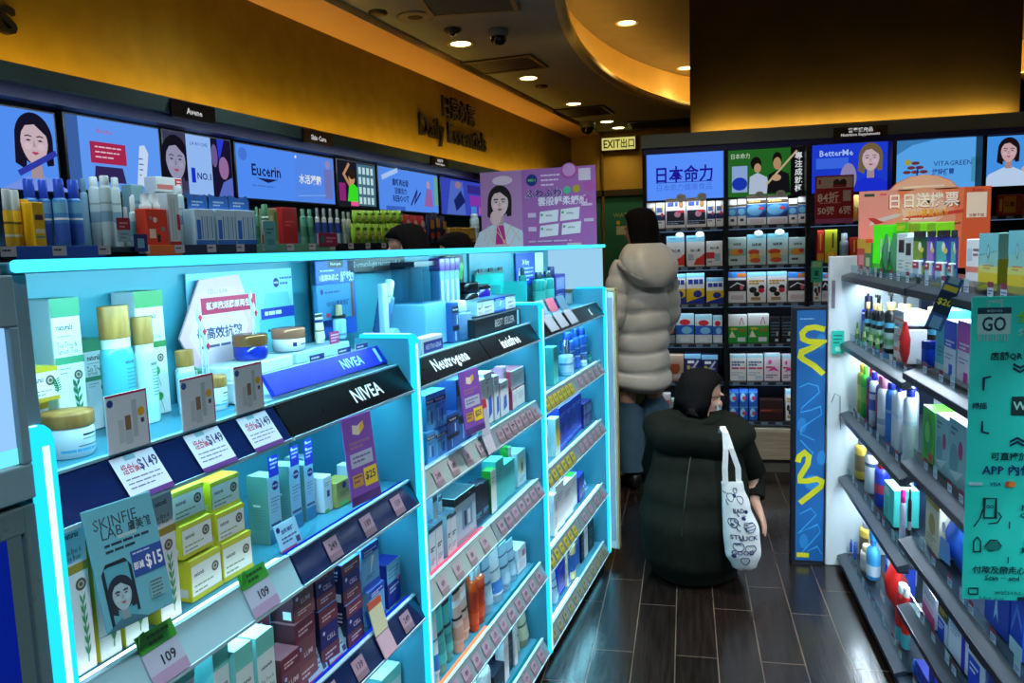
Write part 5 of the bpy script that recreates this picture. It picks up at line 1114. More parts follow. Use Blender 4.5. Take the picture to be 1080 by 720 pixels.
# ================================================================ LIT SCREENS
def person_art(m, u, w, k, hair=(22, 20, 40), skin=(205, 180, 190), top=(190, 205, 235), turn=0):
    """simple printed portrait: u,w face centre, k = face half-height as a fraction of the panel height"""
    W, H = m.F[4], m.F[5]; r = k * H; ru = r / W
    m.poly([(u - 2.0 * ru, max(w - 3.2 * k, 0)), (u - 1.5 * ru, w - 1.9 * k), (u - .35 * ru, w - 1.35 * k), (u + .35 * ru, w - 1.35 * k), (u + 1.5 * ru, w - 1.9 * k), (u + 2.0 * ru, max(w - 3.2 * k, 0))], top)
    dk = tuple(int(c * .82) for c in skin); lt = tuple(min(255, int(c * 1.06)) for c in skin)
    m.ell(u - turn * .15 * ru, w + .10 * k, .84 * ru, 1.02 * k, hair, 26); m.poly([(u - .84 * ru, w + .1 * k), (u - .3 * ru, w), (u - .45 * ru, w - 1.15 * k), (u - .9 * ru, w - .9 * k)], hair); m.poly([(u + .84 * ru, w + .1 * k), (u + .3 * ru, w), (u + .5 * ru, w - .95 * k), (u + .8 * ru, w - .9 * k)], hair)
    m.poly([(u - .26 * ru, w - 1.45 * k), (u + .26 * ru, w - 1.45 * k), (u + .24 * ru, w - .6 * k), (u - .24 * ru, w - .6 * k)], dk)
    m.poly([(u + .6 * ru * cos(q) * (1 - .16 * max(0, -sin(q))), w - .08 * k + .86 * k * sin(q)) for q in [2 * pi * i / 28 for i in range(28)]], skin); m.ell(u + .3 * ru, w - .22 * k, .17 * ru, .14 * k, lt); m.ell(u - .3 * ru, w - .22 * k, .17 * ru, .14 * k, lt)
    m.poly([(u - .62 * ru, w + .2 * k), (u - .35 * ru, w + .58 * k), (u + .05 * ru, w + .66 * k), (u + .62 * ru, w + .2 * k), (u + .58 * ru, w + .85 * k), (u, w + 1.05 * k), (u - .58 * ru, w + .85 * k)], hair)
    for sg in (-1, 1):
        e = u + sg * .26 * ru; m.poly([(e - .13 * ru, w + .02 * k), (e, w + .07 * k), (e + .13 * ru, w + .02 * k), (e, w - .02 * k)], (60, 45, 60)); m.stroke([(e - .15 * ru, w + .17 * k), (e, w + .21 * k), (e + .15 * ru, w + .17 * k)], .004 * H / .25, tuple(int(c * .6 + 40) for c in hair))
    m.poly([(u - .02 * ru, w + .05 * k), (u + .05 * ru, w - .22 * k), (u - .08 * ru, w - .24 * k)], dk)
    m.poly([(u - .18 * ru, w - .46 * k), (u - .06 * ru, w - .41 * k), (u, w - .43 * k), (u + .06 * ru, w - .41 * k), (u + .18 * ru, w - .46 * k), (u, w - .55 * k)], (178, 70, 92))
def screen(fr, s, v, z0, w, h, label, art, bg, e=.9, cat='light box'):
    f, rz = FRAME[fr]; t = empty('light_box', f(s, v, z0), rz, label, cat, 'lit advertising panels along the walls')
    a = MB(); a.box(-w / 2 - .008, w / 2 + .008, .002, .05, -.008, h + .008, mat((12, 14, 22), .4), .003); obj('frame', a, t)
    b = MB(); b.face((-w / 2, .0015, 0), w=w, h=h, emit=e); b.rect(0, 0, 1, 1, (int(bg[0] * .78), int(bg[1] * .9), bg[2])); art(b); obj('lit_panel', b, t)
BL = (92, 150, 245)
ZW, HW = 1.738, .245
def s1(m): person_art(m, .78, .62, .32, top=(120, 150, 235)); m.text(.2, .42, .04, 'RN.', (30, 40, 140), True); m.text(.2, .62, .035, '肌膚', (30, 40, 140), True); m.stroke([(.6, .2), (.99, .5)], .02, (50, 60, 170)); m.ell(.25, .05, .12, .2, (40, 90, 230))
screen('W', 1.90, 2.45, 1.70, .38, .265, 'lit panel of a dark haired woman with closed eyes', s1, (110, 165, 250))
def s2(m): m.rect(.0, 0, .12, 1, (60, 100, 170)); m.text(.38, .84, .028, 'Avene', (190, 90, 110)); m.rect(.22, .38, .6, .68, (170, 40, 80)); m.lines(.27, .55, .6, .07, 3, .02, (230, 190, 210)); m.poly([(.24, .12), (.58, .12), (.55, .34), (.26, .34)], (50, 40, 90)); m.poly([(.7, .1), (.8, .1), (.86, .6), (.82, .72), (.76, .7)], (200, 220, 250)); m.lines(.74, .8, .5, .08, 4, .02, (60, 90, 150))
screen('W', 2.35, 2.45, 1.715, .43, .26, 'lit panel with red block and white spray can', s2, (125, 175, 250))
def s3(m): m.rect(0, 0, .31, 1, (60, 60, 90)); person_art(m, .15, .55, .36, (20, 18, 30), (150, 150, 180), (60, 70, 110)); m.rect(.31, 0, .68, 1, (150, 190, 250)); m.text(.5, .86, .022, 'LA ROCHE', (40, 70, 170), False, .3); m.rect(.36, .2, .42, .45, (20, 50, 200)); m.text(.55, .32, .04, 'NO.1', (20, 30, 110), True, .22); m.rect(.68, 0, 1, 1, (25, 20, 50)); m.ell(.73, .7, .05, .2, (110, 90, 150)); m.ell(.87, .5, .08, .2, (150, 110, 160)); m.poly([(.76, .0), (1, .0), (1, .35), (.85, .25)], (90, 110, 200)); m.poly([(.78, 1), (.9, 1), (.8, .6)], (40, 60, 220))
screen('W', 2.79, 2.45, 1.725, .40, .25, 'lit panel with woman, white NO.1 poster and couple', s3, (40, 40, 80))
def s4(m): m.rect(.55, 0, 1, 1, (85, 140, 240)); m.text(.27, .55, .075, 'Eucerin', (20, 30, 90), True, .4); m.poly([(.17, .4), (.38, .4), (.28, .32)], (25, 30, 80)); m.lines(.13, .45, .24, .06, 1, .02, (70, 110, 200)); m.circ(.06, .82, .03, (70, 120, 215)); m.text(.72, .48, .05, '水活凝霜', WHITE, True, .3); m.rect(.88, .1, .98, .75, (110, 120, 190)); m.ell(.93, .85, .03, .09, (150, 140, 190)); m.circ(.57, .92, .008, WHITE); m.stroke([(.58, .12), (.9, .18)], .003, (150, 190, 250))
screen('W', 3.425, 2.45, 1.727, .80, .245, 'wide lit panel reading Eucerin', s4, (105, 160, 250))
def s5(m):
    m.rect(.5, .02, 1, .98, (70, 110, 130))
    for k in range(4):
        for j in range(4): m.rect(.54 + .11 * j, .06 + .23 * k, .61 + .11 * j, .22 + .23 * k, (190, 225, 230))
    m.ell(.35, .62, .08, .14, (200, 150, 110)); m.ell(.36, .72, .09, .12, (40, 30, 20)); m.poly([(.22, .1), (.5, .1), (.5, .42), (.4, .5), (.28, .48)], (60, 225, 40)); m.stroke([(.3, .45), (.15, .7), (.3, .95)], .02, (190, 140, 100)); m.rect(.02, .1, .18, .5, (140, 40, 120)); m.rect(.3, 0, .5, .1, (230, 90, 150))
screen('W', 4.07, 2.45, 1.725, .41, .25, 'lit panel of a woman in a lime green top', s5, (35, 30, 40))
def s6(m): m.text(.34, .68, .045, '重新再出發', (20, 30, 90), True, .26); m.text(.34, .48, .04, '回復活力', (20, 30, 90), True, .3); m.text(.34, .29, .055, 'REBOOT', (20, 30, 90), True, .36); m.stroke([(.05, .75), (.3, .98)], .03, (170, 200, 250)); m.stroke([(.5, .15), (.62, .55), (.56, .2), (.68, .5)], .015, (40, 40, 120)); m.ell(.82, .72, .03, .1, (190, 150, 150)); m.poly([(.74, .15), (.9, .15), (.88, .6), (.78, .62)], (150, 100, 170)); m.rect(.93, .2, 1, .95, (110, 170, 150)); m.rect(.1, .0, .4, .1, (60, 100, 200))
screen('W', 4.73, 2.45, 1.717, .83, .26, 'wide lit panel reading REBOOT', s6, (110, 160, 245))
def s7(m): m.poly([(.1, 0), (.5, 0), (.45, .95), (.2, .95)], (90, 120, 220)); m.ell(.35, .85, .06, .1, (170, 130, 160)); m.rect(.6, .3, .95, .6, (150, 60, 190)); m.rect(.55, .65, 1, .9, (60, 50, 150)); m.rect(.62, .05, .75, .28, (90, 140, 240)); m.rect(.8, .05, .93, .28, (200, 90, 170)); m.poly([(.3, .1), (.5, .4), (.4, .7), (.25, .4)], (30, 40, 110))
screen('W', 5.63, 2.45, 1.715, .86, .26, 'purple toned lit panel nearest the pink poster', s7, (80, 90, 210), .7)
# supplement wall screens  (Y = 5.16)
def b1(m): m.text(.5, .55, .108, '日本命力', (28, 24, 150), True, .72); m.rect(.14, .37, .86, .385, (40, 50, 160)); m.text(.5, .27, .045, '日本命力健康食品', (70, 110, 210), False, .7)
screen('B', -.003, 5.158, 1.722, .48, .285, 'blue lit panel with dark characters and underline, leftmost on supplement wall', b1, (112, 160, 255), .95)
def b2(m): m.rect(.8, 0, 1, 1, (14, 16, 18)); m.text(.16, .87, .035, '日本命力', (220, 235, 215), False, .24); m.rect(.05, .1, .25, .66, (150, 180, 230)); m.ell(.15, .28, .1, .14, (30, 60, 190)); m.ell(.36, .7, .07, .14, (25, 20, 18)); m.ell(.38, .6, .045, .1, (195, 155, 120)); m.poly([(.27, .05), (.55, .05), (.5, .4), (.38, .5), (.28, .42)], (190, 205, 230)); m.ell(.63, .77, .06, .15, (24, 20, 18)); m.ell(.63, .68, .05, .13, (190, 150, 110)); m.poly([(.5, .05), (.8, .05), (.78, .45), (.64, .55), (.52, .45)], (22, 22, 26)); m.stroke([(.5, .25), (.88, .93)], .012, (200, 180, 140)); m.ell(.62, .38, .06, .07, (205, 165, 130)); [m.text(.9, .82 - .17 * k, .045, c, WHITE, True) for k, c in enumerate('專注成就極致'[:5])]
screen('B', .492, 5.158, 1.72, .46, .285, 'lit green panel of two people holding a pole', b2, (52, 120, 40), .75)
def b3(m): m.text(.3, .82, .05, 'BetterMe', (170, 200, 255), True, .45); m.rect(.0, 0, .2, .5, (30, 60, 210)); m.rect(.05, .5, .45, .72, (60, 110, 240)); person_art(m, .72, .68, .28, (120, 100, 70), (205, 180, 190), (30, 50, 220)); m.ell(.45, .3, .1, .3, (150, 140, 190))
screen('B', .983, 5.158, 1.722, .46, .285, 'blue lit panel of a smiling fair haired woman', b3, (40, 70, 220), .8)
def b4(m): m.poly([(0, 1), (.5, 1), (.2, .9), (0, .7)], (60, 130, 190)); m.text(.68, .5, .04, 'VITAGREEN', (30, 50, 110), False, .45); m.text(.57, .33, .04, '維特健靈', (40, 70, 150), True, .26); m.circ(.15, .55, .018, (170, 160, 60)); [m.ell(.14 + .05 * a, .35 + .09 * b, .05, .035, (40, 30, 80) if (a + b) % 2 else (110, 50, 60)) for a, b in ((0, 0), (1, 1), (2, 2), (3, 1), (4, 0), (2, 0))]; m.stroke([(.25, .12), (.27, .45)], .008, (30, 40, 110)); m.ell(.26, .12, .12, .03, (40, 60, 130)); m.rect(.9, .1, 1, .6, (70, 150, 190))
screen('B', 1.449, 5.158, 1.72, .455, .285, 'pale blue lit panel with small tree and VITAGREEN', b4, (115, 190, 245), .85)
def b5(m): person_art(m, .30, .70, .24, (30, 18, 22), (205, 170, 175), (190, 215, 245)); m.rect(.62, .3, .85, .65, (110, 40, 30)); m.rect(.65, .34, .82, .5, (210, 160, 60)); m.ell(.55, .33, .08, .07, (210, 175, 170))
screen('B', 1.905, 5.158, 1.715, .40, .285, 'blue lit panel of a woman holding a small red box', b5, (90, 170, 240), .85)
# ================================================================ LEFT DISPLAY UNITS
PANEL = noise_mat('laminate_cyan', (56, 134, 158), (63, 142, 166), sc=3, rough=.35)
PANELB = noise_mat('back_laminate', (62, 146, 164), (70, 154, 172), sc=3, rough=.4)
LEDC = (95, 222, 255)
LED = emat((30, 205, 255), 1.45)
BLK = mat((8, 9, 12), .3)
BLK.node_tree.nodes['Principled BSDF'].inputs['Specular IOR Level'].default_value = .25
GLASSB = mat((18, 34, 78), .1)
GREYR = mat((120, 135, 140), .25)
PINK = (158, 132, 148)
DECKZ, SH = 1.197, [.938, .67, .375, .10]
V0 = .78
def lamp(parent_loc, rz, sx, sy, e, c, tilt=0):
    l = bpy.data.lights.new('shelf_lamp', 'AREA'); l.shape = 'RECTANGLE'; l.size = sx; l.size_y = sy; l.energy = e; l.color = c
    o = bpy.data.objects.new('shelf_lamp', l); COL.objects.link(o); o.location = parent_loc; o.rotation_euler = (tilt, 0, rz); return o
RZL = pi / 2 - AG
def price(m_parent, x, z0, y0, w, h, slope, txt, c=PINK, rot=0):
    """paper price ticket lying on a sloped rail"""
    m = MB(); uz = Vector((0, slope[0], slope[1])).normalized(); n = Vector((0, -uz.z, uz.y))
    m.face((x - w / 2, y0, z0), (1, 0, 0), uz, n, w, h); m.lay = 6; m.rect(0, 0, 1, 1, c); m.rect(0, .0, 1, .3, tuple(int(k * .8) for k in c)); m.text(.55, .62, h * .42, txt, (30, 28, 50), True, .7)
    return obj('price_ticket', m, m_parent)
RND = random.Random(3)
def bay(s0, s1, label, rails, leds, fascia, first=False):
    """rails[k] = list of (x0,x1,colour,tickets); leds[k] = list of (x0,x1,colour,strength) on the shelf edge"""
    t = empty('display_unit', FL(s0, V0, 0), RZL, label, 'shelf unit', 'lit skincare display units')
    L = s1 - s0; x0 = .024 if first else 0; xe = L - .025
    ups = ([0] if first else []) + [xe]
    for x in ups:
        m = MB(); m.box(x + .002, x + .022, .012, .34, .05, 1.195, PANEL, .003); m.box(x + .002, x + .022, .012, .15, 1.19, 1.262, PANEL, .003); u = obj('side_panel', m, t)
        e = MB(); P = [(.0, .05), (.0, 1.255), (.004, 1.266), (.014, 1.271), (.135, 1.271), (.135, 1.262), (.014, 1.262), (.012, 1.25), (.012, .05)]
        e.prism(P, 'x', x, x + .024, LED); e.box(x + .008, x + .016, -.0012, 0, .06, 1.25, emat((170, 246, 255), 2.2)); e.box(x + .008, x + .016, .014, .13, 1.271, 1.2722, emat((170, 246, 255), 2.2)); obj('edge_light', e, u)
    m = MB(); m.box(x0, xe, .34, .352, .05, 1.195, PANELB); obj('back_panel', m, t)
    m = MB(); m.box(x0, xe, .26, .27, 1.195, 1.44, PANELB); obj('upper_back_panel', m, t)
    m = MB(); m.box(x0 - (.024 if first else 0), L, .012, .42, 1.4405, 1.4535, PANEL, .003); c = obj('canopy', m, t)
    e = MB(); e.box(x0 - (.024 if first else 0), L, .0, .012, 1.442, 1.456, emat((70, 220, 255), 1.6), .004); obj('edge_light', e, c)
    if first: m = MB(); m.box(.0, .024, .016, .06, 1.272, 1.4405, mat((110, 142, 152), .35), .002); m.box(.004, .02, .06, .27, 1.272, 1.4405, PANEL); obj('upper_side_panel', m, t)
    m = MB(); m.box(x0, xe, .03, .40, 0, .05, mat((8, 8, 9), .5)); obj('plinth', m, t)
    # deck
    m = MB(); m.box(x0, xe, .045, .26, DECKZ - .022, DECKZ - .001, PANEL, .002); d = obj('top_deck', m, t)
    for a, b, col, txt in fascia:
        f = MB(); f.prism([(.005, 1.148), (.042, 1.202), (.048, 1.198), (.012, 1.146)], 'x', a, b, col)
        f.prism([(.004, 1.143), (.003, 1.149), (.012, 1.149), (.013, 1.143)], 'x', a, b, mat((170, 225, 240), .2)); f.prism([(.041, 1.2015), (.040, 1.2055), (.05, 1.2055), (.05, 1.2)], 'x', a, b, mat((170, 225, 240), .2))
        uz = Vector((0, .037, .054)).normalized(); n = Vector((0, -uz.z, uz.y))
        f.face((a, .005, 1.148), (1, 0, 0), uz, n, b - a, .0655); f.lay = 4
        if txt: f.text(txt[1], .5, txt[2], txt[0], WHITE, True)
        obj('fascia', f, d)
    for k, z in enumerate(SH):
        lo = z - .048
        m = MB(); m.box(x0, xe, .03, .34, z - .018, z - .001, PANEL, .002); sh = obj('shelf', m, t)
        for a, b, col, tk in rails[k]:
            r = MB(); r.prism([(.004, lo), (.028, z + .003), (.033, z), (.010, lo - .002)], 'x', a, b, col)
            r.prism([(.003, lo - .005), (.002, lo + .001), (.010, lo + .001), (.011, lo - .005)], 'x', a, b, mat((190, 235, 245), .2)); r.prism([(.027, z + .002), (.026, z + .006), (.035, z + .006), (.034, z + .001)], 'x', a, b, mat((190, 235, 245), .2))
            obj('shelf_rail', r, sh)
            for x, txt, c in tk: price(sh, x, lo + .006, .0045, .042, .040, (.024, .051), txt, c)
        for a, b, col, st in leds[k]:
            e = MB(); e.prism([(.034, z - .001), (.034, z + .0045), (.048, z + .0025), (.048, z - .001)], 'x', a, b, emat(col, st)); obj('strip_light', e, sh)
        tube = MB(); tube.box(x0 + .02, xe - .02, .036, .050, lo - .004 + .03, lo + .002 + .03, emat((120, 225, 255), 3.5)); obj('under_light', tube, sh)
    tube = MB(); tube.box(x0 + .02, xe - .02, .052, .066, DECKZ - .032, DECKZ - .024, emat((120, 225, 255), 3.5)); obj('under_light', tube, d)
    return t
def tk(x0, x1, n, c=PINK): return [(x0 + (x1 - x0) * (i + .5) / n, RND.choice(['299', '119', '189', '249', '89', '159', '69', '139']), c) for i in range(n)]
BLUE = mat((25, 45, 150), .15); CLEARR = mat((150, 195, 205), .12)
S_ = [.622, 1.57, 2.505, 3.45]
H1 = .47
GREENT = (150, 200, 170)
b1u = bay(S_[0], S_[1], 'near cyan display unit with naturals cartons and NIVEA shelves',
    [[(.024, H1, CLEARR, []), (H1 + .006, .923, GLASSB, tk(.52, .9, 3))], [(.024, H1, CLEARR, tk(.05, .45, 2)), (H1 + .006, .923, GLASSB, tk(.5, .9, 4))], [(.024, .923, CLEARR, tk(.1, .85, 5))], [(.024, .923, CLEARR, [])]],
    [[(.03, H1 - .01, (215, 245, 255), 3.2), (H1 + .01, .915, (20, 60, 235), .8)], [(.03, H1 - .01, (215, 245, 255), 3.0), (H1 + .01, .915, (20, 60, 235), .8)], [], []],
    [(.024, H1, GLASSB, None), (H1 + .006, .923, BLK, ('NIVEA', .62, .040))], True)
b2u = bay(S_[1], S_[2], 'middle cyan display unit with Neutrogena and innisfree fascia',
    [[(0, .45, mat((150, 165, 160), .2), tk(.05, .42, 4, (165, 145, 152))), (.455, .91, GREYR, tk(.5, .88, 7, (150, 124, 134)))], [(0, .45, mat((150, 165, 160), .2), tk(.05, .42, 4, (165, 145, 152))), (.455, .91, GREYR, tk(.48, .9, 7))], [(0, .91, GREYR, tk(.04, .88, 12))], [(0, .91, GREYR, tk(.1, .88, 10))]],
    [[(.01, .42, (120, 190, 255), 1.3), (.44, .9, (60, 190, 200), .7)], [(.01, .43, (255, 95, 130), 1.4), (.44, .9, (150, 215, 255), 1.4)], [(.01, .43, (255, 150, 100), 1.5), (.44, .9, (20, 150, 180), .7)], [(.01, .9, (20, 150, 180), .8)]],
    [(0, .45, BLK, ('Neutrogena', .5, .044)), (.456, .91, BLK, ('innisfree', .45, .046))])
YT = (176, 168, 52)
b3u = bay(S_[2], S_[3], 'far cyan display unit at the end of the left gondola',
    [[(0, .45, GREYR, tk(.03, .4, 7, YT)), (.455, .92, GREYR, tk(.47, .9, 5))], [(0, .45, GREYR, tk(.03, .4, 6, YT)), (.455, .92, GREYR, tk(.47, .9, 6))], [(0, .45, GREYR, tk(.03, .4, 6, YT)), (.455, .92, GREYR, tk(.47, .9, 4))], [(0, .92, GREYR, tk(.03, .9, 12, (130, 140, 105)))]],
    [[(.01, .9, (170, 235, 255), 2.2)], [(.01, .9, (170, 235, 255), 2.0)], [(.01, .9, (205, 245, 255), 3)], [(.01, .5, (215, 248, 255), 3)]],
    [(0, .92, BLK, ('K', .8, .04))])
# end pieces of the far unit
m = MB(); m.box(.921, .935, .012, .30, 1.262, 1.44, emat((165, 222, 255), .85), .002); obj('end_light_panel', m, b3u)
m = MB(); m.box(.952, .985, -.030, .34, .06, 1.245, mat((205, 214, 220), .3), .004); m.box(.950, .988, -.036, .345, 1.246, 1.262, mat((190, 170, 120), .4), .003); m.box(.9495, .952, -.022, .008, .10, 1.22, mat((150, 165, 185), .3)); m.box(.949, .988, -.038, -.030, .06, 1.246, mat((190, 170, 120), .4), .002); obj('end_panel', m, b3u)
# lamps of the left units (one hidden lamp per shelf, pointing into the shelf)
for s0, s1, es in ((S_[0], S_[1], (3.2, 3.0, 2.8, 2.0)), (S_[1], S_[2], (3.0, 2.8, 2.8, 2.2)), (S_[2], S_[3], (3.2, 3.2, 3.2, 2.6))):
    zs = [DECKZ - .034] + [z - .03 for z in SH[:3]]
    for z, e in zip(zs, es): lamp(FL((s0 + s1) / 2, V0 + .075, z), RZL, (s1 - s0) * .9, .03, e * .74, (.30, .79, 1.0), .35)
    lamp(FL((s0 + s1) / 2, V0 + .04, 1.436), RZL, (s1 - s0) * .9, .03, 4.6, (.36, .84, 1.0), .5)
# near closed end module with lit panel above and framed blue poster below
t = empty('end_display_module', FL(.0, .795, 0), RZL, 'grey framed end module with lit panel over a blue poster', 'display module')
FRM = mat((110, 142, 152), .35)
m = MB(); m.box(0, .62, .002, .40, .05, 1.45, mat((60, 84, 92), .5), .004); m.box(0, .62, -.012, .002, 1.385, 1.44, FRM, .002); m.box(0, .62, -.012, .002, 1.196, 1.235, FRM, .002); m.box(.609, .62, -.012, .002, 1.235, 1.385, FRM, .002); m.box(.604, .619, -.01, .002, .08, 1.19, mat((84, 108, 110), .3), .002); m.box(0, .604, -.01, .002, 1.16, 1.19, mat((84, 108, 110), .3), .002); obj('cabinet', m, t)
m = MB(); m.box(0, .609, -.004, .002, 1.236, 1.384, emat((150, 205, 255), 1.0)); m.face((0, -.0045, 1.236), w=.609, h=.148, emit=1.0); m.rect(.9, 0, 1, .12, (120, 245, 255)); obj('lit_panel', m, t)
m = MB(); m.box(0, .603, -.003, .002, .1, 1.159, emat((12, 40, 170), .55)); m.face((0, -.0035, .1), w=.603, h=1.059, emit=.55); m.rect(.972, 0, 1, 1, (70, 95, 100)); m.rect(.0, .78, .93, .95, (8, 18, 60)); m.stroke([(0, .74), (.5, .72), (.92, .76)], .012, (40, 80, 190)); m.stroke([(0, .55), (.5, .62), (.92, .58)], .05, (50, 110, 230)); m.stroke([(0, .48), (.5, .5), (.92, .54)], .02, (60, 150, 230)); obj('backlit_poster', m, t)
m = MB(); m.box(.0, .62, .02, .40, 0, .05, mat((8, 8, 9), .5)); obj('plinth', m, t)
# ================================================================ THINGS STANDING ON THE LEFT DECKS
def flat(name, label, cat, fr, s, v, z, w, h, art, base, th=.003, tilt=0, rzx=0, group=None, sub=None, emit=0):
    """a printed board: slab of real thickness with printed face, standing at (s,v,z)"""
    f, rz = FRAME[fr]; m = MB(); m.box(-w / 2, w / 2, 0, th, 0, h, base, min(.002, th / 3)); m.face((-w / 2, 0, 0), w=w, h=h, emit=emit)
    if art: art(m)
    o = obj(name, m, None, f(s, v, z), rz + rzx); o.rotation_euler = (tilt, 0, rz + rzx)
    return tag(o, label, cat, group)
def card_art(m):
    m.rect(0, .96, 1, 1, (200, 30, 80)); m.rect(.97, 0, 1, 1, (170, 30, 80)); m.circ(.1, .86, .005, (30, 70, 140)); m.rect(.42, .35, .56, .6, (140, 105, 75)); m.rect(.40, .1, .58, .35, (200, 215, 220)); m.rect(.6, .2, .72, .85, (190, 205, 210)); m.circ(.82, .62, .006, (235, 180, 30)); m.rect(.8, .42, .88, .5, (60, 60, 70)); m.rect(.25, .15, .38, .55, (205, 215, 220))
def tag_art(m): m.rect(0, 0, 1, .12, (90, 40, 120)); m.text(.32, .70, .015, '組合價', (170, 40, 60), True, .38); m.text(.74, .70, .021, '$149', (50, 25, 90), True, .45); m.lines(.1, .9, .45, .1, 3, .03, (110, 110, 140)); m.rect(.3, .88, .55, 1, (120, 170, 190))
for i, (s, nm) in enumerate(((.785, 'nearest of the three red edged cards'), (.915, 'middle of the three red edged cards'), (1.03, 'farthest of the three red edged cards'))):
    t = empty('price_card', FL(s, .819, 1.204), RZL, 'white standing price card, ' + nm, 'price card', 'red edged combo price cards')
    m = MB(); m.box(-.034, .034, -.004, -.001, .002, .078, (226, 236, 242), .001); m.face((-.034, -.004, .002), w=.068, h=.076); card_art(m); obj('picture_card', m, t)
    m = MB(); uz = Vector((0, .037, .054)).normalized(); n = Vector((0, -uz.z, uz.y)); m.face((-.036, -.037 - .0005, -.055), (1, 0, 0), uz, n, .072, .062); m.lay = 8; m.rect(0, 0, 1, 1, (205, 210, 226)); tag_art(m); obj('price_panel', m, t)
# skinfie lab hanging poster
def skin_art(m):
    m.text(.42, .86, .020, 'SKINFIE', (60, 80, 90), False, .62); m.text(.34, .77, .019, 'LAB', (60, 80, 90), False, .3); m.text(.74, .77, .014, '膚美館', (50, 65, 75), True, .34); m.lines(.2, .85, .66, .05, 2, .022, (40, 60, 80)); m.rect(.4, .7, .68, .73, (150, 190, 190)); m.rect(.52, .34, .99, .56, (40, 75, 150)); m.text(.61, .43, .010, '即減', WHITE, True, .15); m.text(.84, .43, .022, '$15', WHITE, True, .25); m.lines(.55, .95, .53, .03, 1, .012, (170, 190, 230))
    m.stroke([(.1, .02), (.1, .46), (.16, .52), (.42, .52), (.48, .46), (.48, .08)], .004, (30, 40, 50)); m.rect(.12, .02, .46, .5, (80, 160, 180)); person_art(m, .29, .26, .14, (35, 45, 60), (150, 185, 195), (60, 110, 130)); m.rect(.68, .12, .9, .28, (120, 170, 180)); m.lines(.7, .88, .25, .03, 5, .015, (60, 100, 110))
flat('hanging_poster', 'grey teal hanging poster with woman and $15 offer', 'poster', 'L', .712, .745, 1.018, .092, .146, skin_art, (96, 172, 190), .003, -.2, -.16)
def purp_art(m): m.rect(0, 0, 1, .1, (80, 40, 120)); m.poly([(.3, .8), (.5, .77), (.72, .84), (.7, .92), (.5, .88), (.32, .9)], (235, 225, 200)); m.poly([(.55, .78), (.72, .84), (.7, .92), (.56, .88)], (235, 190, 50)); m.lines(.15, .85, .68, .05, 2, .03, (160, 110, 150)); m.rect(.12, .42, .88, .58, (180, 190, 215)); m.lines(.2, .8, .52, .05, 2, .02, (90, 100, 140)); m.rect(.5, .17, .95, .38, (235, 205, 40)); m.text(.72, .28, .021, '$25', (40, 30, 70), True, .4); m.rect(.1, .2, .45, .34, (200, 150, 60)); m.lines(.14, .42, .3, .05, 2, .02, (90, 50, 90))
flat('hanging_poster', 'purple hanging poster with yellow $25 below NIVEA fascia', 'poster', 'L', 1.275, .757, .985, .088, .165, purp_art, (130, 76, 180), .003, -.1, -.12, 'purple offer posters')
flat('hanging_poster', 'purple hanging poster with yellow price below Neutrogena fascia', 'poster', 'L', 1.825, .757, .99, .10, .16, purp_art, (130, 76, 180), .003, -.1, -.12, 'purple offer posters')
# acrylic board and hexagon standee
def board_art(m): m.rect(.62, .02, .99, .55, (95, 190, 200)); m.circ(.82, .87, .010, (15, 30, 130)); m.text(.82, .87, .006, 'NIVEA', WHITE, True); m.lines(.86, .99, .9, .05, 2, .02, (60, 110, 190)); m.poly([(.66, .6), (.7, .78), (.94, .78), (.99, .6)], (120, 195, 195)); m.rect(.64, .54, 1, .64, (40, 60, 170)); m.lines(.68, .96, .575, .1, 1, .035, WHITE); m.lines(.7, .94, .42, .1, 1, .025, (40, 70, 110))
flat('display_board', 'pale blue acrylic back board behind the pink hexagon', 'display board', 'L', 1.31, 1.03, 1.2, .32, .225, board_art, (150, 215, 245), .004)
def hexm():
    m = MB(); P = [(-.035, .19), (.055, .195), (.09, .11), (.05, .02), (-.03, 0), (-.085, .10)]
    m.prism(P, 'y', 0, .004, (240, 178, 192)); m.face((-.085, 0, 0), w=.175, h=.195); Q = [((x + .085) / .175, z / .195) for x, z in P]
    m.poly([(.5 + (u - .5) * .78, .5 + (w - .5) * .8) for u, w in Q], (245, 196, 206)); m.poly([(.5 + (u - .5) * .6, .5 + (w - .5) * .62) for u, w in Q], (248, 214, 222))
    m.rect(.28, .68, 1.02, .82, (205, 45, 85)); m.text(.64, .75, .013, '極速激活膠原再生', WHITE, True, .62); m.text(.5, .52, .021, '最高效抗皺', (60, 60, 110), True, .72); m.lines(.25, .85, .40, .05, 1, .022, (90, 80, 120)); m.text(.5, .87, .010, 'CELLULAR', (180, 140, 130), False, .4)
    return m
o = obj('hexagon_standee', hexm(), None, FL(1.205, 1.012, 1.2), RZL); o.scale = (1.2, 1, 1.12); tag(o, 'pink hexagonal standee with dark Chinese characters', 'standee')
t = empty('crystal_sprigs', FL(1.10, .948, 1.2), RZL, 'clear crystal sprigs with red hearts beside the hexagon', 'decoration')
for k, (x, z) in enumerate(((-.02, .15), (-.012, .125), (-.006, .10), (.12, .17), (.128, .145))):
    m = MB(); m.tube([(x, 0, 0), (x, 0, z)], .0012, mat((200, 230, 245), .1), 6); m.loft([[(x + r * .6 * cos(2 * pi * i / 8), r * .3 * sin(2 * pi * i / 8), z + dz) for i in range(8)] for r, dz in ((.001, -.012), (.009, 0), (.008, .01), (.001, .022))], mat((205, 235, 250), .1)); g_ = obj('sprig', m, t)
    m = MB(); m.loft([[(x + r * cos(2 * pi * i / 8), -.004 + r * .3 * sin(2 * pi * i / 8), z + dz) for i in range(8)] for r, dz in ((.0005, -.005), (.005, .003), (.0005, .008))], (210, 40, 70)); obj('heart', m, g_)
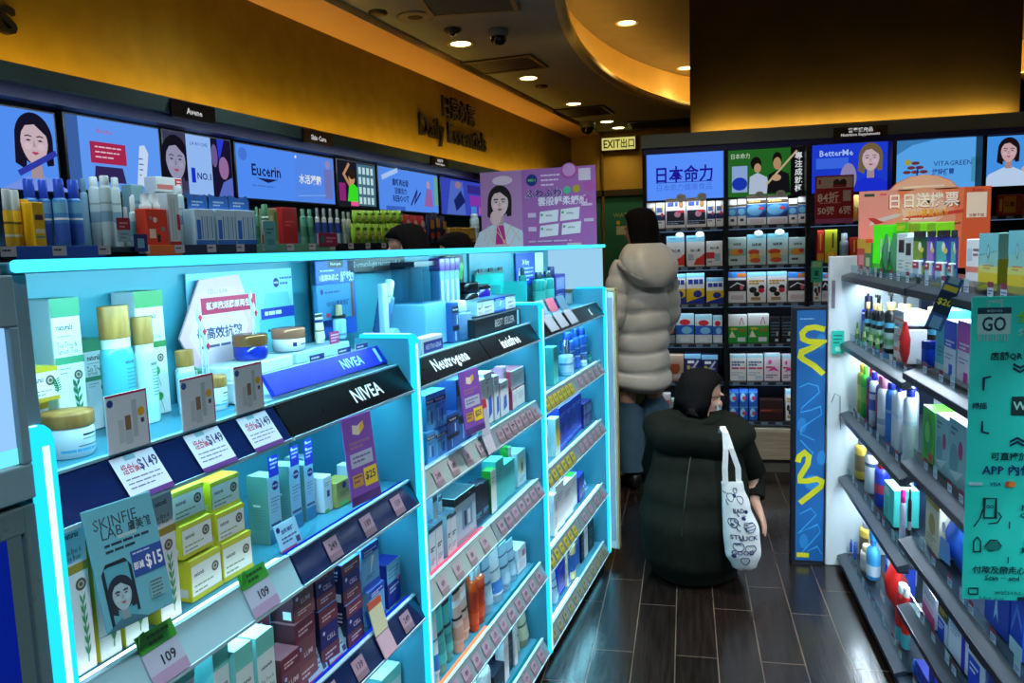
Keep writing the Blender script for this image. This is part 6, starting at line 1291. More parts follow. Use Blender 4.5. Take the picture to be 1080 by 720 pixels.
# podium with NIVEA sign
t = empty('display_podium', FL(1.32, .85, 1.198), RZL, 'white stepped podium with blue NIVEA sign', 'podium')
m = MB(); m.box(-.21, .245, .055, .16, 0, .038, mat((225, 245, 250), .15), .003); m.box(-.20, -.02, .07, .15, .038, .062, mat((225, 245, 250), .1), .003); m.box(.0, .2, .075, .15, .038, .062, mat((190, 235, 245), .1), .003); obj('step_block', m, t)
m = MB(); m.prism([(-.002, .012), (.022, .048), (.028, .045), (.006, .008)], 'x', -.18, .24, (18, 32, 190)); uz = Vector((0, .024, .036)).normalized(); m.face((-.18, -.002, .012), (1, 0, 0), uz, Vector((0, -uz.z, uz.y)), .42, .043); m.lay = 3; m.text(.66, .5, .030, 'NIVEA', (170, 225, 245), True); m.rect(.9, .1, .93, .9, (130, 190, 240)); obj('blue_sign', m, t)
m = MB(); m.box(-.205, .24, .0, .055, 0, .006, mat((170, 225, 240), .1)); obj('ledge', m, t)
for i, (x, lb) in enumerate(((-.01, 'small white caption tag below the copper striped jar'), (.09, 'small white caption tag below the tilted tube'), (.16, 'wider white caption tag below the serum bottle'))):
    flat('caption_tag', lb, 'tag', 'L', 1.32 + x, .872, 1.237, .05, .022, lambda m: (m.rect(0, .5, 1, 1, (40, 60, 150)), m.lines(.1, .9, .65, .2, 1, .15, WHITE), m.lines(.1, .9, .15, .2, 1, .15, (60, 70, 100))), (215, 230, 235), .002)
flat('caption_tag', 'pink caption tag in front of the tilted tube', 'tag', 'L', 1.468, .93, 1.258, .036, .028, lambda m: m.lines(.1, .9, .7, .22, 3, .1, (230, 190, 210)), (190, 60, 110), .002)
def ntg_poster(m): m.rect(.3, .9, .7, 1, INK); m.text(.5, .95, .009, 'Neutrogena', WHITE, True, .38); m.text(.32, .78, .015, '1星期為肌膚', WHITE, True, .5); m.text(.78, .78, .026, '解敏!', (200, 225, 255), True, .36); m.lines(.1, .6, .86, .04, 1, .02, (190, 215, 250)); m.circ(.5, .55, .014, (180, 215, 245)); m.circ(.45, .48, .008, (150, 200, 245)); m.lines(.2, .8, .3, .08, 2, .03, (150, 190, 240))
flat('header_poster', 'blue Neutrogena header poster with white Chinese characters', 'poster', 'L', 1.60, 1.0, 1.262, .165, .175, ntg_poster, (40, 95, 205), .003)
flat('info_board', 'blue NIVEA information board with brown edge', 'display board', 'L', 1.555, .975, 1.305, .15, .08, lambda m: (m.circ(.12, .8, .006, (15, 30, 130)), m.text(.55, .45, .014, 'NIVEA專業修護', (25, 50, 100), True, .75), m.lines(.2, .8, .75, .1, 1, .05, (30, 70, 130)), m.rect(.2, .08, .3, .2, (190, 50, 80)), m.rect(.92, 0, 1, 1, (110, 70, 45))), (55, 130, 175), .012)
# middle unit deck pieces
flat('header_strip', 'black header strip reading dermatologist recommended', 'sign', 'L', 1.80, 1.0, 1.405, .30, .035, lambda m: m.text(.5, .5, .02, 'Dermatologist recommended', (150, 165, 170), False, .8), (8, 10, 14), .004)
t = empty('tester_case', FL(2.02, .90, 1.199), RZL, 'clear tester case with purple topped pouches hanging inside', 'display case')
m = MB(); m.box(-.16, -.03, .0, .11, 0, .115, mat((120, 190, 222), .2), .004); m.box(-.155, -.035, .01, .1, .116, .21, acrylic((205, 236, 250), .1), .004); m.box(-.155, .13, .03, .10, .213, .225, mat((14, 18, 40), .3)); obj('blue_case', m, t)
for k in range(4):
    m = MB(); x = -.005 + k * .036; m.box(x - .016, x + .016, .02, .05, .05, .20, mat((120, 150, 175), .15), .004); m.box(x - .017, x + .017, .018, .052, .195, .232, mat((80, 40, 110), .3), .003); m.stroke if False else None; m.box(x - .008, x + .002, .0185, .021, .07, .17, mat((185, 210, 225), .1)); m.box(x - .004, x + .012, .018, .0195, .06, .10, mat((40, 60, 150))); obj('pouch', m, t)
m = MB(); m.box(-.02, .14, .0, .06, 0, .05, mat((150, 200, 215), .1), .003); m.face((-.02, 0, 0), w=.16, h=.05); [m.rect(.06 + .32 * k, .15, .32 + .32 * k, .9, (215, 190, 205)) for k in range(3)]; [m.text(.19 + .32 * k, .6, .015, tx, (50, 40, 70), True) for k, tx in enumerate(('268', '208', '258'))]; obj('price_block', m, t)
t = empty('tilted_display', FL(1.70, .88, 1.199), RZL, 'slate blue bottle held tilted on a clear display arm', 'tester')
q = rbottle(mat((70, 110, 160), .2), (170, 220, 235), .3, .06, [(.12, .16, (50, 90, 140))], 1, .62)(.042, .14, 0)
for nme, mb in q:
    o = obj('tester_' + nme, mb, t, (-.01, .04, .055)); o.rotation_euler = (0, .42, 0)
m = MB(); m.prism([(-.03, .0), (.06, .0), (.04, .035), (.0, .07), (-.03, .06)], 'y', .02, .08, mat((140, 205, 230), .08)); m.box(-.09, .12, 0, .09, 0, .008, mat((150, 215, 235), .1)); m.box(-.045, -.02, .03, .045, .01, .18, mat((185, 225, 240), .1), .003); obj('clear_stand', m, t)
def leaf_art(m):
    R = random.Random(5)
    for k in range(26): u, w = R.uniform(.1, .9), R.uniform(.05, .95); m.ell(u, w, R.uniform(.08, .2), R.uniform(.04, .09), (R.randint(15, 50), R.randint(90, 190), R.randint(20, 60)), 8)
flat('leaf_panel', 'dark panel printed with glossy green leaves', 'panel', 'L', 2.32, 1.015, 1.20, .15, .235, leaf_art, (8, 20, 12), .004)
flat('brand_block', 'white block with blue Neutrogena front plate', 'sign', 'L', 1.755, .835, 1.202, .12, .042, lambda m: (m.rect(.08, .1, 1, .75, (35, 50, 150)), m.text(.55, .42, .017, 'NEUTROGENA', (200, 215, 245), True, .75)), (215, 235, 240), .03)
flat('sign_block', 'black block sign reading BEST SELLER', 'sign', 'L', 2.25, .842, 1.203, .40, .052, lambda m: (m.text(.62, .5, .032, 'BEST SELLER', (200, 205, 210), False, .5), m.rect(.9, .05, .95, .95, (120, 210, 250))), (10, 14, 24), .075)
m = MB(); m.box(-.22, .22, 0, .085, 0, .066, (12, 14, 20), .003); tag(obj('riser_block', m, None, FL(2.42, .93, 1.201), RZL), 'black riser behind the BEST SELLER block', 'riser')
m = MB(); m.box(-.14, .14, 0, .10, 0, .004, (120, 220, 225)); m.box(-.14, .14, .09, .095, 0, .17, mat((40, 190, 180), .1), .003); m.box(-.14, -.136, 0, .09, 0, .13, mat((60, 190, 190), .1)); m.box(.136, .14, 0, .09, 0, .13, mat((60, 190, 190), .1)); m.box(-.139, .139, .088, .097, .164, .172, (30, 120, 115)); [m.box(-.12 + .1 * k, -.08 + .1 * k, .086, .09, .172, .185, mat((14, 30, 30))) for k in range(3)]
tag(obj('tester_tray', m, None, FL(2.66, .935, 1.199), RZL), 'translucent teal tester tray behind the small boxes', 'tray')
flat('mini_poster', 'small blue and white poster at the back of the far deck', 'poster', 'L', 3.14, 1.03, 1.30, .36, .13, lambda m: (m.rect(.68, 0, 1, 1, (235, 245, 250)), m.text(.34, .7, .03, '34 fairy', WHITE, True, .55), m.lines(.1, .6, .5, .12, 4, .05, (200, 215, 250)), m.poly([(.0, 0), (.3, 0), (.1, .5)], (190, 215, 250))), (40, 80, 215), .003)
for i, s in enumerate((2.66, 2.79, 2.93)):
    t = empty('shelf_talker', FL(s, .788, 1.16), RZL, ('grey', 'red spotted', 'slate')[i] + ' slanted ticket over the far unit black fascia', 'price card', 'slanted tickets on the far fascia')
    m = MB(); m.prism([(-.003, -.0), (.034, .053), (.036, .051), (-.001, -.003)], 'x', -.05, .05, (150, 150, 160)); obj('price_ticket', m, t)
    m = MB(); m.prism([(.036, .056), (.06, .105), (.062, .104), (.038, .055)], 'x', -.05, .05, ((130, 150, 170), (190, 90, 110), (90, 120, 140))[i]); obj('picture_ticket', m, t)
# info cards, wobblers on the near unit
def info_art(m): m.circ(.12, .8, .005, NAVY); m.text(.5, .68, .009, '全新修護', (30, 50, 130), True, .6); m.lines(.15, .85, .4, .14, 2, .06, (60, 80, 130)); m.rect(.75, .08, .93, .3, (60, 80, 110)); m.rect(.0, 0, .7, .06, (200, 60, 90))
for s, v, z, lb in ((1.185, .815, .67, 'pale blue info card in front of the maroon boxes'), (1.255, .815, .67, 'pale blue info card in front of the navy boxes'), (1.135, .818, .938, 'pale blue info card in front of the tall blue cartons')):
    flat('info_card', lb, 'card', 'L', s, v + .012, z + .002, .062, .048, info_art, (160, 210, 230), .0025, -.3, 0, 'slanted info cards')
for s, z, lb in ((.79, .893, 'green topped price tag on the near clear rail, left one'), (.995, .893, 'green topped 109 price tag on the near clear rail')):
    t = empty('price_tag', FL(s, .783, z), RZL, lb, 'price tag', 'green topped price tags')
    m = MB(); m.prism([(-.002, .0), (.018, .042), (.020, .041), (.0, -.001)], 'x', -.032, .032, (165, 175, 195)); uz = Vector((0, .02, .042)).normalized(); m.face((-.032, -.002, 0), (1, 0, 0), uz, Vector((0, -uz.z, uz.y)), .064, .046); m.lay = 3; m.rect(0, 0, 1, .35, (160, 140, 170)); m.text(.6, .62, .019, '109', (30, 30, 40), True); obj('ticket', m, t)
    m = MB(); m.prism([(.018, .043), (.027, .066), (.029, .065), (.020, .042)], 'x', -.032, .032, (50, 160, 40)); m.prism([(-.032, .05), (-.02, .052), (-.022, .072), (-.030, .070)], 'y', .02, .022, (50, 160, 40)); m.face((-.032, .0175, .043), (1, 0, 0), Vector((0, .009, .023)).normalized(), Vector((0, -.93, .36)), .064, .025); m.lay = 3; m.lines(.25, .85, .6, .35, 2, .18, (15, 70, 25)); obj('green_topper', m, t)
t = empty('price_tag', FL(1.375, .783, .625), RZL, 'tall cream and pink price tag beside the NIVEA strip', 'price tag')
m = MB(); m.prism([(-.004, .0), (.016, .042), (.018, .041), (-.002, -.001)], 'x', -.026, .026, (200, 170, 185)); m.prism([(.016, .044), (.03, .10), (.032, .1), (.018, .043)], 'x', -.026, .026, (215, 220, 180)); m.prism([(.029, .098), (.032, .112), (.034, .112), (.031, .098)], 'x', -.026, .026, (200, 90, 60)); obj('ticket', m, t)
t = empty('price_tag', FL(1.985, .78, .895), RZL, 'red headed white price tag hanging on the middle unit rail', 'price tag')
m = MB(); m.prism([(-.004, .0), (.014, .05), (.016, .05), (-.002, -.001)], 'x', -.03, .03, (190, 190, 200)); m.prism([(.012, .05), (.02, .12), (.022, .12), (.014, .05)], 'x', -.03, .03, (190, 195, 210)); m.prism([(.019, .11), (.024, .145), (.026, .145), (.021, .11)], 'x', -.035, .03, (190, 40, 55)); obj('ticket', m, t)
# pink poster on top of the gondola
def pink_art(m):
    m.rect(0, 0, .37, 1, (180, 135, 190)); person_art(m, .17, .60, .20, (24, 18, 26), (235, 205, 205), (205, 225, 240)); m.ell(.2, .88, .09, .06, (225, 205, 225)); m.ell(.13, .4, .05, .1, (230, 200, 200)); m.poly([(.12, .05), (.22, .05), (.2, .3), (.14, .3)], (190, 50, 140))
    m.stroke([(.02, .1), (.06, .3), (.1, .08), (.14, .32), (.2, .06), (.26, .3), (.34, .1)], .004, (225, 205, 170)); m.stroke([(.04, .02), (.12, .25), (.24, .02), (.34, .25)], .003, (225, 205, 170))
    m.rect(.37, 0, 1, 1, (165, 105, 180)); [m.ell(u, w, r, r * 1.45, c) for u, w, r, c in ((.78, .95, .07, (170, 80, 160)), (.78, .96, .055, (205, 150, 210)), (.95, .75, .05, (175, 90, 170)), (.92, .58, .04, (170, 90, 170)), (.95, .4, .03, (180, 100, 180)))]
    m.circ(.46, .86, .026, (20, 50, 130)); m.text(.46, .86, .016, 'NO.1', (130, 230, 90), True); m.lines(.54, .7, .9, .06, 3, .02, (230, 215, 240)); m.rect(.86, .82, .96, .97, (215, 205, 225))
    m.text(.56, .69, .046, 'ふわふわ', WHITE, True, .32); m.text(.56, .69, .043, 'ふわふわ', (30, 40, 110), True, .31); m.circ(.76, .71, .017, (70, 190, 150)); m.circ(.84, .72, .017, (180, 160, 50)); m.text(.72, .58, .04, '雲般輕柔觸感', (235, 235, 250), True, .42)
    for u, w, q in ((.6, .38, .17), (.78, .4, .17), (.6, .2, .17), (.79, .22, .17)): m.poly([(u - q / 2, w - .08), (u + q / 2 - .01, w - .06), (u + q / 2, w + .09), (u - q / 2 + .01, w + .07)], (225, 235, 245)); m.text(u, w + .02, .014, 'white', (50, 130, 130), True, .1); m.circ(u - .06, w + .03, .006, (60, 170, 110))
    m.lines(.42, .95, .06, .05, 1, .02, (200, 190, 230)); m.rect(.42, .38, .49, .44, (215, 195, 225)); m.rect(.42, .2, .49, .26, (215, 195, 225)); m.rect(.9, .3, .98, .34, (215, 195, 225)); m.rect(.88, .5, .97, .53, (215, 195, 225))
mm = MB(); mm.box(-.268, .268, 0, .006, 0, .342, (165, 105, 180), .002); mm.face((-.268, 0, 0), w=.536, h=.342); pink_art(mm); mm.box(-.2, -.14, -.02, .03, 0, .012, (200, 200, 205)); mm.box(.14, .2, -.02, .03, 0, .012, (200, 200, 205))
tag(obj('promo_poster', mm, None, FL(3.40, 1.075, 1.4545), -AG), 'pink promotional poster standing on the end of the left gondola', 'poster')
# gondola spine closing the far side of the units
m = MB(); m.box(-.62, 2.85, 0, .018, .0, 1.44, mat((60, 130, 150), .4)); m.box(-.62, 2.85, .018, .30, 0, .05, mat((10, 10, 10))); [m.box(-.6, 2.83, .018, .28, z, z + .02, mat((90, 150, 165), .3)) for z in (.35, .7, 1.05, 1.28)]
tag(obj('gondola_rear_shelving', m, None, FL(.622, 1.205, 0), RZL), 'teal rear shelving on the aisle side behind the left units', 'shelf unit')
# ================================================================ RIGHT DISPLAY UNITS
SHELFM = noise_mat('grey_shelf', (32, 44, 56), (40, 52, 64), (1, 8, 1), 12, .35)
DARKF = mat((14, 24, 40), .3)
RBACK = noise_mat('white_back', (196, 214, 224), (204, 222, 230), sc=3, rough=.4)
def runit(Yfar, X, L, tops, label, posts, base):
    t = empty('shelf_unit', FR(Yfar, X, 0), -pi / 2, label, 'shelf unit', 'grey shelved units on the right')
    m = MB(); m.box(0, L, .36, .375, .0, 1.28, RBACK); obj('back_panel', m, t)
    m = MB(); m.box(0, L, .02, .37, 0, base, mat((8, 10, 14), .4)); obj('plinth', m, t)
    for x in posts: m = MB(); m.box(x, x + .03, .30, .36, base, 1.28, mat((18, 30, 60), .4), .003); obj('upright_post', m, t)
    for k, z in enumerate(tops):
        m = MB(); m.box(0, L, .03, .36, z - .02, z - .002, SHELFM, .002); s = obj('shelf', m, t)
        r = MB(); r.prism([(.0, z - .03), (.0, z - .012), (.034, z), (.034, z - .02), (.012, z - .032)], 'x', .002, L - .002, SHELFM); r.box(.002, L - .002, -.002, .0, z - .032, z - .013, DARKF); r.box(.002, L - .002, .0, .034, z - .034, z - .03, DARKF); obj('shelf_rail', r, s)
        a = MB(); a.box(.01, L - .01, .034, .036, z + .0, z + .032, acrylic()); obj('clear_riser', a, s)
        n = int(L / .115)
        for i in range(n):
            x = .06 + (L - .1) * (i + RND.uniform(.2, .8)) / n; p = MB(); p.face((x - .018, .0335, z + .001), w=.036, h=.034); p.rect(0, 0, 1, 1, (170, 195, 215)); p.rect(0, .62, 1, 1, (120, 30, 60) if (k + i) % 3 else (150, 190, 200)); p.lines(.1, .9, .35, .2, 2, .1, (50, 70, 110)); obj('price_ticket', p, s)
        if k < len(tops):
            tb = MB(); tb.box(.03, L - .03, .07, .085, z - .032, z - .0225, emat((215, 238, 255), 4)); obj('under_light', tb, s)
    return t
RT1 = [1.302, 1.012, .705, .422, .065]; RT2 = [1.302, 1.043, .761, .508, .288, .05]
r1 = runit(3.6, .65, 1.0, RT1, 'far grey shelf unit on the right beside the white end panel', (.02, .96), .045)
r2u = runit(2.62, .655, 1.37, RT2, 'near grey shelf unit on the right behind the green poster', (.005, .90), .03)
t = empty('gondola_end_board', FB(.0, 3.605, 0), 0, 'white end panel closing the far end of the right unit', 'panel')
m = MB(); m.box(.60, 1.03, 0, .03, 0, 1.372, mat((198, 212, 216), .3), .004); obj('board', m, t)
m = MB(); m.tube([(.62, -.004, 1.03), (.635, -.012, 1.06), (.66, -.012, 1.05), (.665, -.006, .98)], .0016, mat((150, 165, 175), .2), 6); obj('wire_hook', m, t); m = MB(); m.tube([(.615, -.004, .74), (.628, -.012, .78), (.65, -.012, .77), (.652, -.004, .70), (.655, -.004, .62)], .0016, mat((70, 90, 100), .3), 6); obj('wire_hook', m, t)
m = MB(); m.box(.611, .625, -.004, 0, 1.15, 1.27, mat((120, 110, 125), .3)); obj('label_holder', m, t)
flat('hanging_tag', 'small teal tag hanging on the white end panel', 'tag', 'B', .637, 3.592, .955, .05, .10, lambda m: (m.lines(.15, .85, .75, .15, 3, .06, (20, 90, 90)), m.rect(.3, .1, .7, .3, (150, 230, 210))), (30, 190, 170), .002)
for z0, z1, e in ((1.26, 1.0, 3.6), (.975, .7, 4.2), (.665, .42, 4.4), (.385, .06, 4.4)): lamp(FR(3.10, .73, z0), -pi / 2, .95, .03, e, (.72, .88, 1.0), .3)
for z0, e in ((1.26, 3.8), (1.0, 4.2), (.72, 4.4), (.47, 4.4), (.25, 3.0)): lamp(FR(1.95, .745, z0), -pi / 2, 1.2, .03, e, (.72, .88, 1.0), .3)
# green shopping poster, $20 tag, orange poster
GP = (34, 205, 188)
def green_art(m):
    D_ = (12, 40, 70)
    m.stroke([(.14, .965), (.14, .985), (.25, .985), (.25, .965)], .004, (120, 200, 190)); m.rect(.05, .945, .33, .965, (18, 60, 80)); m.text(.19, .955, .011, 'watsons', (150, 210, 205), False, .22); m.rect(.05, .88, .33, .945, (150, 205, 200)); m.text(.19, .913, .050, 'GO', (14, 44, 80), True, .2); [m.rect(.06 + .024 * k, .858, .06 + .024 * k + (.008 if k % 3 else .015), .878, (130, 195, 195)) for k in range(11)]
    m.text(.48, .935, .030, '全新', (120, 200, 40), True); m.text(.60, .885, .024, 'SHOPPING', (150, 215, 205), True)
    m.text(.42, .81, .022, '店舖QR CODE', (14, 50, 60), True, .5); m.stroke([(.36, .785), (.42, .772), (.48, .785)], .004, D_); m.stroke([(.36, .772), (.42, .759), (.48, .772)], .004, D_)
    m.stroke([(.12, .70), (.12, .74), (.18, .745)], .003, D_); m.stroke([(.12, .60), (.12, .565), (.18, .56)], .003, D_); m.stroke([(.62, .745), (.74, .745), (.74, .70)], .003, D_); m.stroke([(.62, .56), (.74, .56), (.74, .60)], .003, D_); m.rect(.36, .62, .50, .68, (14, 50, 50)); m.text(.43, .65, .03, 'W', (150, 215, 205), True); m.text(.09, .65, .018, '掃描', D_, True)
    m.stroke([(.36, .52), (.42, .533), (.48, .52)], .004, D_); m.stroke([(.36, .533), (.42, .546), (.48, .533)], .004, D_)
    m.text(.36, .485, .022, '可直接於', (14, 50, 60), True); m.text(.40, .44, .030, 'APP 內付款', (16, 40, 110), True, .62)
    m.rect(.02, .388, .14, .398, (150, 205, 215)); m.text(.25, .393, .013, 'VISA', (20, 50, 120), True); m.circ(.36, .393, .006, (200, 60, 50)); m.circ(.39, .393, .006, (210, 130, 40)); m.text(.6, .393, .013, 'G Pay', (30, 60, 70))
    m.stroke([(.16, .28), (.16, .345), (.26, .345), (.26, .28), (.16, .28)], .003, (14, 50, 50)); m.text(.21, .318, .012, 'GO', D_, True); m.stroke([(.08, .25), (.13, .28), (.15, .31)], .0025, (14, 50, 50)); m.stroke([(.28, .30), (.31, .285), (.28, .265), (.2, .26)], .0025, (14, 50, 50)); m.text(.6, .315, .018, '掃描店舖', (14, 50, 60), True); m.text(.6, .29, .016, 'QR CODE', (14, 50, 60), True); m.stroke([(.38, .27), (.38, .245)], .002, D_)
    m.stroke([(.08, .165), (.08, .2), (.11, .215), (.14, .2), (.14, .165), (.08, .165)], .0025, (14, 50, 50)); m.ell(.25, .185, .07, .016, (20, 110, 105)); m.stroke([(.18, .185), (.22, .205), (.28, .205), (.32, .185)], .0025, (14, 50, 50)); m.text(.58, .2, .018, '掃描', (14, 50, 60), True); m.text(.6, .175, .016, '貨品條碼', (14, 50, 60), True); m.stroke([(.38, .15), (.38, .128)], .002, D_)
    m.text(.42, .105, .021, '付款及帶走心水產品', (14, 50, 60), True, .78); m.text(.42, .078, .018, 'Scan ··· and ··· Go', (14, 50, 60), True, .78)
    m.stroke([(.05, .02), (.05, .04), (.13, .04), (.13, .02), (.05, .02)], .0025, (14, 50, 50)); m.text(.50, .03, .019, 'watsons.com.hk', (14, 50, 60), False, .6); m.text(.25, .0085, .012, 'follow us on', (14, 50, 60), False, .36); [m.rect(.47 + .1 * k, .003, .54 + .1 * k, .016, (14, 50, 60)) for k in range(4)]
m = MB(); m.box(-.17, .17, 0, .0025, 0, .585, GP); m.face((-.17, 0, 0), w=.205, h=.585); m.ts = .74; green_art(m)
o = obj('hanging_poster', m, None, (.688, 1.62, .748), .05); tag(o, 'tall teal green watsons GO poster hanging at the right edge', 'poster')
m = MB(); m.box(-.02, .02, .0, .002, -.07, .07, (40, 80, 130)); m.face((-.02, 0, -.07), w=.04, h=.14); m.rect(0, .3, 1, .72, (20, 30, 60)); m.text(.5, .52, .022, '$20', (230, 205, 40), True, .85); m.rect(.1, .74, .9, .84, (200, 180, 40)); m.rect(.2, .03, .8, .25, (110, 150, 185)); m.rect(.2, .88, .8, 1, (130, 165, 180))
o = obj('hanging_tag', m, None, FR(2.19, .64, 1.275), -.25); o.rotation_euler = (0, .35, -.35); tag(o, 'slanted dark blue $20 tag hanging from the right top shelf', 'tag')
def orange_art(m):
    m.rect(0, 0, 1, 1, (226, 120, 78)); m.poly([(0, 0), (.35, 0), (.3, 1), (0, 1)], (222, 145, 130)); m.poly([(.78, 0), (1, 0), (1, 1), (.8, 1)], (216, 92, 50)); m.ell(.5, .62, .24, .40, (226, 150, 118)); m.ell(.5, .75, .17, .2, (232, 185, 160))
    m.rect(.04, .93, .12, .965, (40, 70, 50)); m.lines(.16, .24, .94, .05, 1, .02, (200, 60, 80)); m.text(.50, .855, .066, '日日送機票', (190, 40, 40), True, .54); m.text(.50, .86, .062, '日日送機票', (246, 232, 214), True, .525); m.poly([(.36, .66), (.8, .73), (.8, .69), (.36, .61)], (205, 60, 50)); m.text(.53, .70, .032, '$100萬賞你抽', (240, 165, 40), True, .3); m.lines(.34, .74, .62, .06, 1, .022, (240, 210, 190))
    m.poly([(.08, .56), (.3, .66), (.34, .70), (.28, .70), (.1, .63)], (200, 195, 190)); m.poly([(.07, .66), (.13, .58), (.2, .6), (.12, .66)], (180, 50, 40)); m.rect(.82, .62, .97, .93, (236, 214, 190)); m.text(.895, .65, .014, '立即參加', (150, 40, 40), True, .13); m.rect(.86, .95, .875, .98, (190, 40, 50)); m.lines(.88, .98, .95, .05, 1, .02, (190, 80, 60)); m.stroke([(.7, .55), (.78, .565)], .003, (60, 30, 30))
m = MB(); P = [(-.245, 0), (.25, 0), (.25, .315), (.24, .325), (.13, .325), (.10, .355), (.05, .376), (0, .382), (-.05, .376), (-.10, .355), (-.13, .325), (-.235, .325), (-.245, .315)]
m.prism(P, 'y', 0, .005, (226, 120, 78)); m.face((-.245, 0, .0), w=.495, h=.325); orange_art(m); m.face((-.13, 0, .32), w=.26, h=.062); m.poly([(.0, 0), (1, 0), (.88, .5), (.7, .85), (.5, 1), (.3, .85), (.12, .5)], (230, 172, 140)); m.stroke([(.2, .2), (.8, .25)], .008, (240, 205, 180))
m.box(-.1, .1, -.02, .04, -.005, .004, (200, 200, 205))
o = obj('promo_poster', m, None, (.95, 3.555, 1.3115), 0); tag(o, 'orange lucky draw poster standing above the right top shelf', 'poster')
def red_art(m): m.rect(.03, .74, .97, .97, (205, 190, 185)); m.rect(.08, .82, .14, .92, (190, 30, 50)); m.ell(.55, .84, .09, .08, (60, 40, 40)); m.ell(.72, .84, .09, .08, (50, 30, 30)); m.rect(.45, .75, .8, .8, (170, 40, 70)); m.text(.33, .55, .065, '84折', (240, 230, 225), True, .56); m.rect(.72, .46, .92, .68, (205, 190, 190)); m.text(.28, .27, .05, '50張', (240, 230, 225), True, .45); m.text(.78, .27, .05, '6張', (240, 230, 225), True, .32); m.lines(.1, .9, .42, .05, 1, .025, (225, 150, 150)); m.rect(0, 0, 1, .1, (170, 90, 150))
flat('promo_poster', 'dark red poster reading 84 and 50 on the supplement wall', 'poster', 'B', .862, 5.03, 1.535, .212, .28, red_art, (160, 24, 40), .024)
flat('hanging_tag', 'small green tag hanging on a post of the supplement wall', 'tag', 'B', .767, 5.02, 1.19, .066, .128, lambda m: (m.rect(.1, .7, .9, .95, (150, 200, 150)), m.rect(.3, .3, .65, .55, (20, 80, 70)), m.lines(.15, .85, .15, .1, 1, .06, (20, 90, 80))), (50, 170, 140), .002)
# ================================================================ SUPPLEMENT WALL
BLKW = mat((10, 11, 14), .4)
BASEW = noise_mat('pale_oak', (150, 140, 120), (178, 166, 142), (1, 1, 14), 6, .5)
XS = [-.245, .245, .718, 1.19, 1.664, 2.13]
for i in range(5):
    xa, xb = XS[i], XS[i + 1]
    t = empty('supplement_shelving', (xa, 5.05, 0), 0, ('leftmost black shelving column behind the standing woman', 'black shelving column between the two people and banner', 'black shelving column behind the blue banner', 'black shelving column behind the orange poster', 'rightmost black shelving column at the picture edge')[i], 'shelf unit', 'black supplement shelving columns')
    w = xb - xa
    m = MB(); m.box(-.012, .012, 0, .4, 0, 2.03, BLKW, .002); obj('side_post', m, t)
    if i == 4: m = MB(); m.box(w - .012, w + .012, 0, .4, 0, 2.03, BLKW, .002); obj('side_post', m, t)
    m = MB(); m.box(.012, w - .012, .38, .4, .3, 2.03, mat((16, 24, 44), .5)); obj('back_panel', m, t)
    m = MB(); m.box(.012, w - .012, .004, .38, .085, .268, BASEW, .003); m.box(.012, w - .012, .002, .004, .262, .285, mat((200, 190, 165), .5)); c = obj('base_cabinet', m, t)
    m = MB(); m.box(.012, w - .012, .03, .38, 0, .08, mat((96, 92, 84), .5)); obj('toe_kick', m, c)
    for z in (1.545, 1.302, 1.07, .82, .58, .33):
        m = MB(); m.box(.012, w - .012, .004, .38, z - .022, z - .001, BLKW, .002); s = obj('shelf', m, t)
        p = MB(); p.face((.012, .0038, z - .022), w=w - .024, h=.021); p.rect(.01, .1, .99, .9, (30, 36, 48)); [p.rect(.06 + .19 * q, .12, .06 + .19 * q + .09, .88, (110, 130, 150)) for q in range(5)]; obj('ticket_strip', p, s)
        e = MB(); e.box(.02, w - .02, .02, .03, z - .026, z - .0225, emat((120, 165, 215), .5)); obj('under_light', e, s)
        if i < 3: lamp((xa + w / 2, 5.062, z - .03), 0, w * .85, .02, .30, (.68, .86, 1.0), .25)
    if i < 4: lamp((xa + w / 2, 5.055, 1.70), 0, w * .85, .02, .42, (.72, .86, 1.0), .2)
m = MB(); m.box(2.15, X1, 5.06, 5.44, 0, 2.1, mat((26, 28, 34), .6)); struct('wall_back', m)
m = MB(); m.box(-.262, 2.6, 5.03, 5.46, 2.032, 2.103, mat((104, 122, 120), .55), .004); m.box(-.262, 2.6, 5.03, 5.036, 2.10, 2.113, mat((104, 122, 120), .55)); m.box(-.25, 2.55, 5.04, 5.06, 1.997, 2.032, mat((28, 40, 110), .5)); m.box(-.25, 2.6, 5.05, 5.44, 2.02, 2.033, BLKW); struct('trim_5', m)
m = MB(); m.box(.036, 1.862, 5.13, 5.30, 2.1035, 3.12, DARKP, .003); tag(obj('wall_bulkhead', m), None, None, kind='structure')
m = MB(); m.box(.05, 1.85, 5.045, 5.06, 2.1035, 2.109, emat((255, 160, 45), 6)); tag(obj('ledge_light', m), 'warm strip light on the ledge below the dark bulkhead', 'light')
t = empty('category_sign', (.995, 5.012, 0), 0, 'black sign reading Nutrition Supplements', 'sign', 'black category signs on the soffit')
m = MB(); m.box(-.147, .147, 0, .016, 2.02, 2.086, mat((10, 10, 12), .35), .002); obj('plate', m, t)
m = MB(); m.face((-.147, -.0005, 2.02), w=.294, h=.066); m.text(.5, .7, .027, '營養補充品', emat((215, 215, 215), .8), True, .5); m.text(.5, .28, .023, 'Nutrition Supplements', emat((215, 215, 215), .8), True, .9); obj('lettering', m, t)
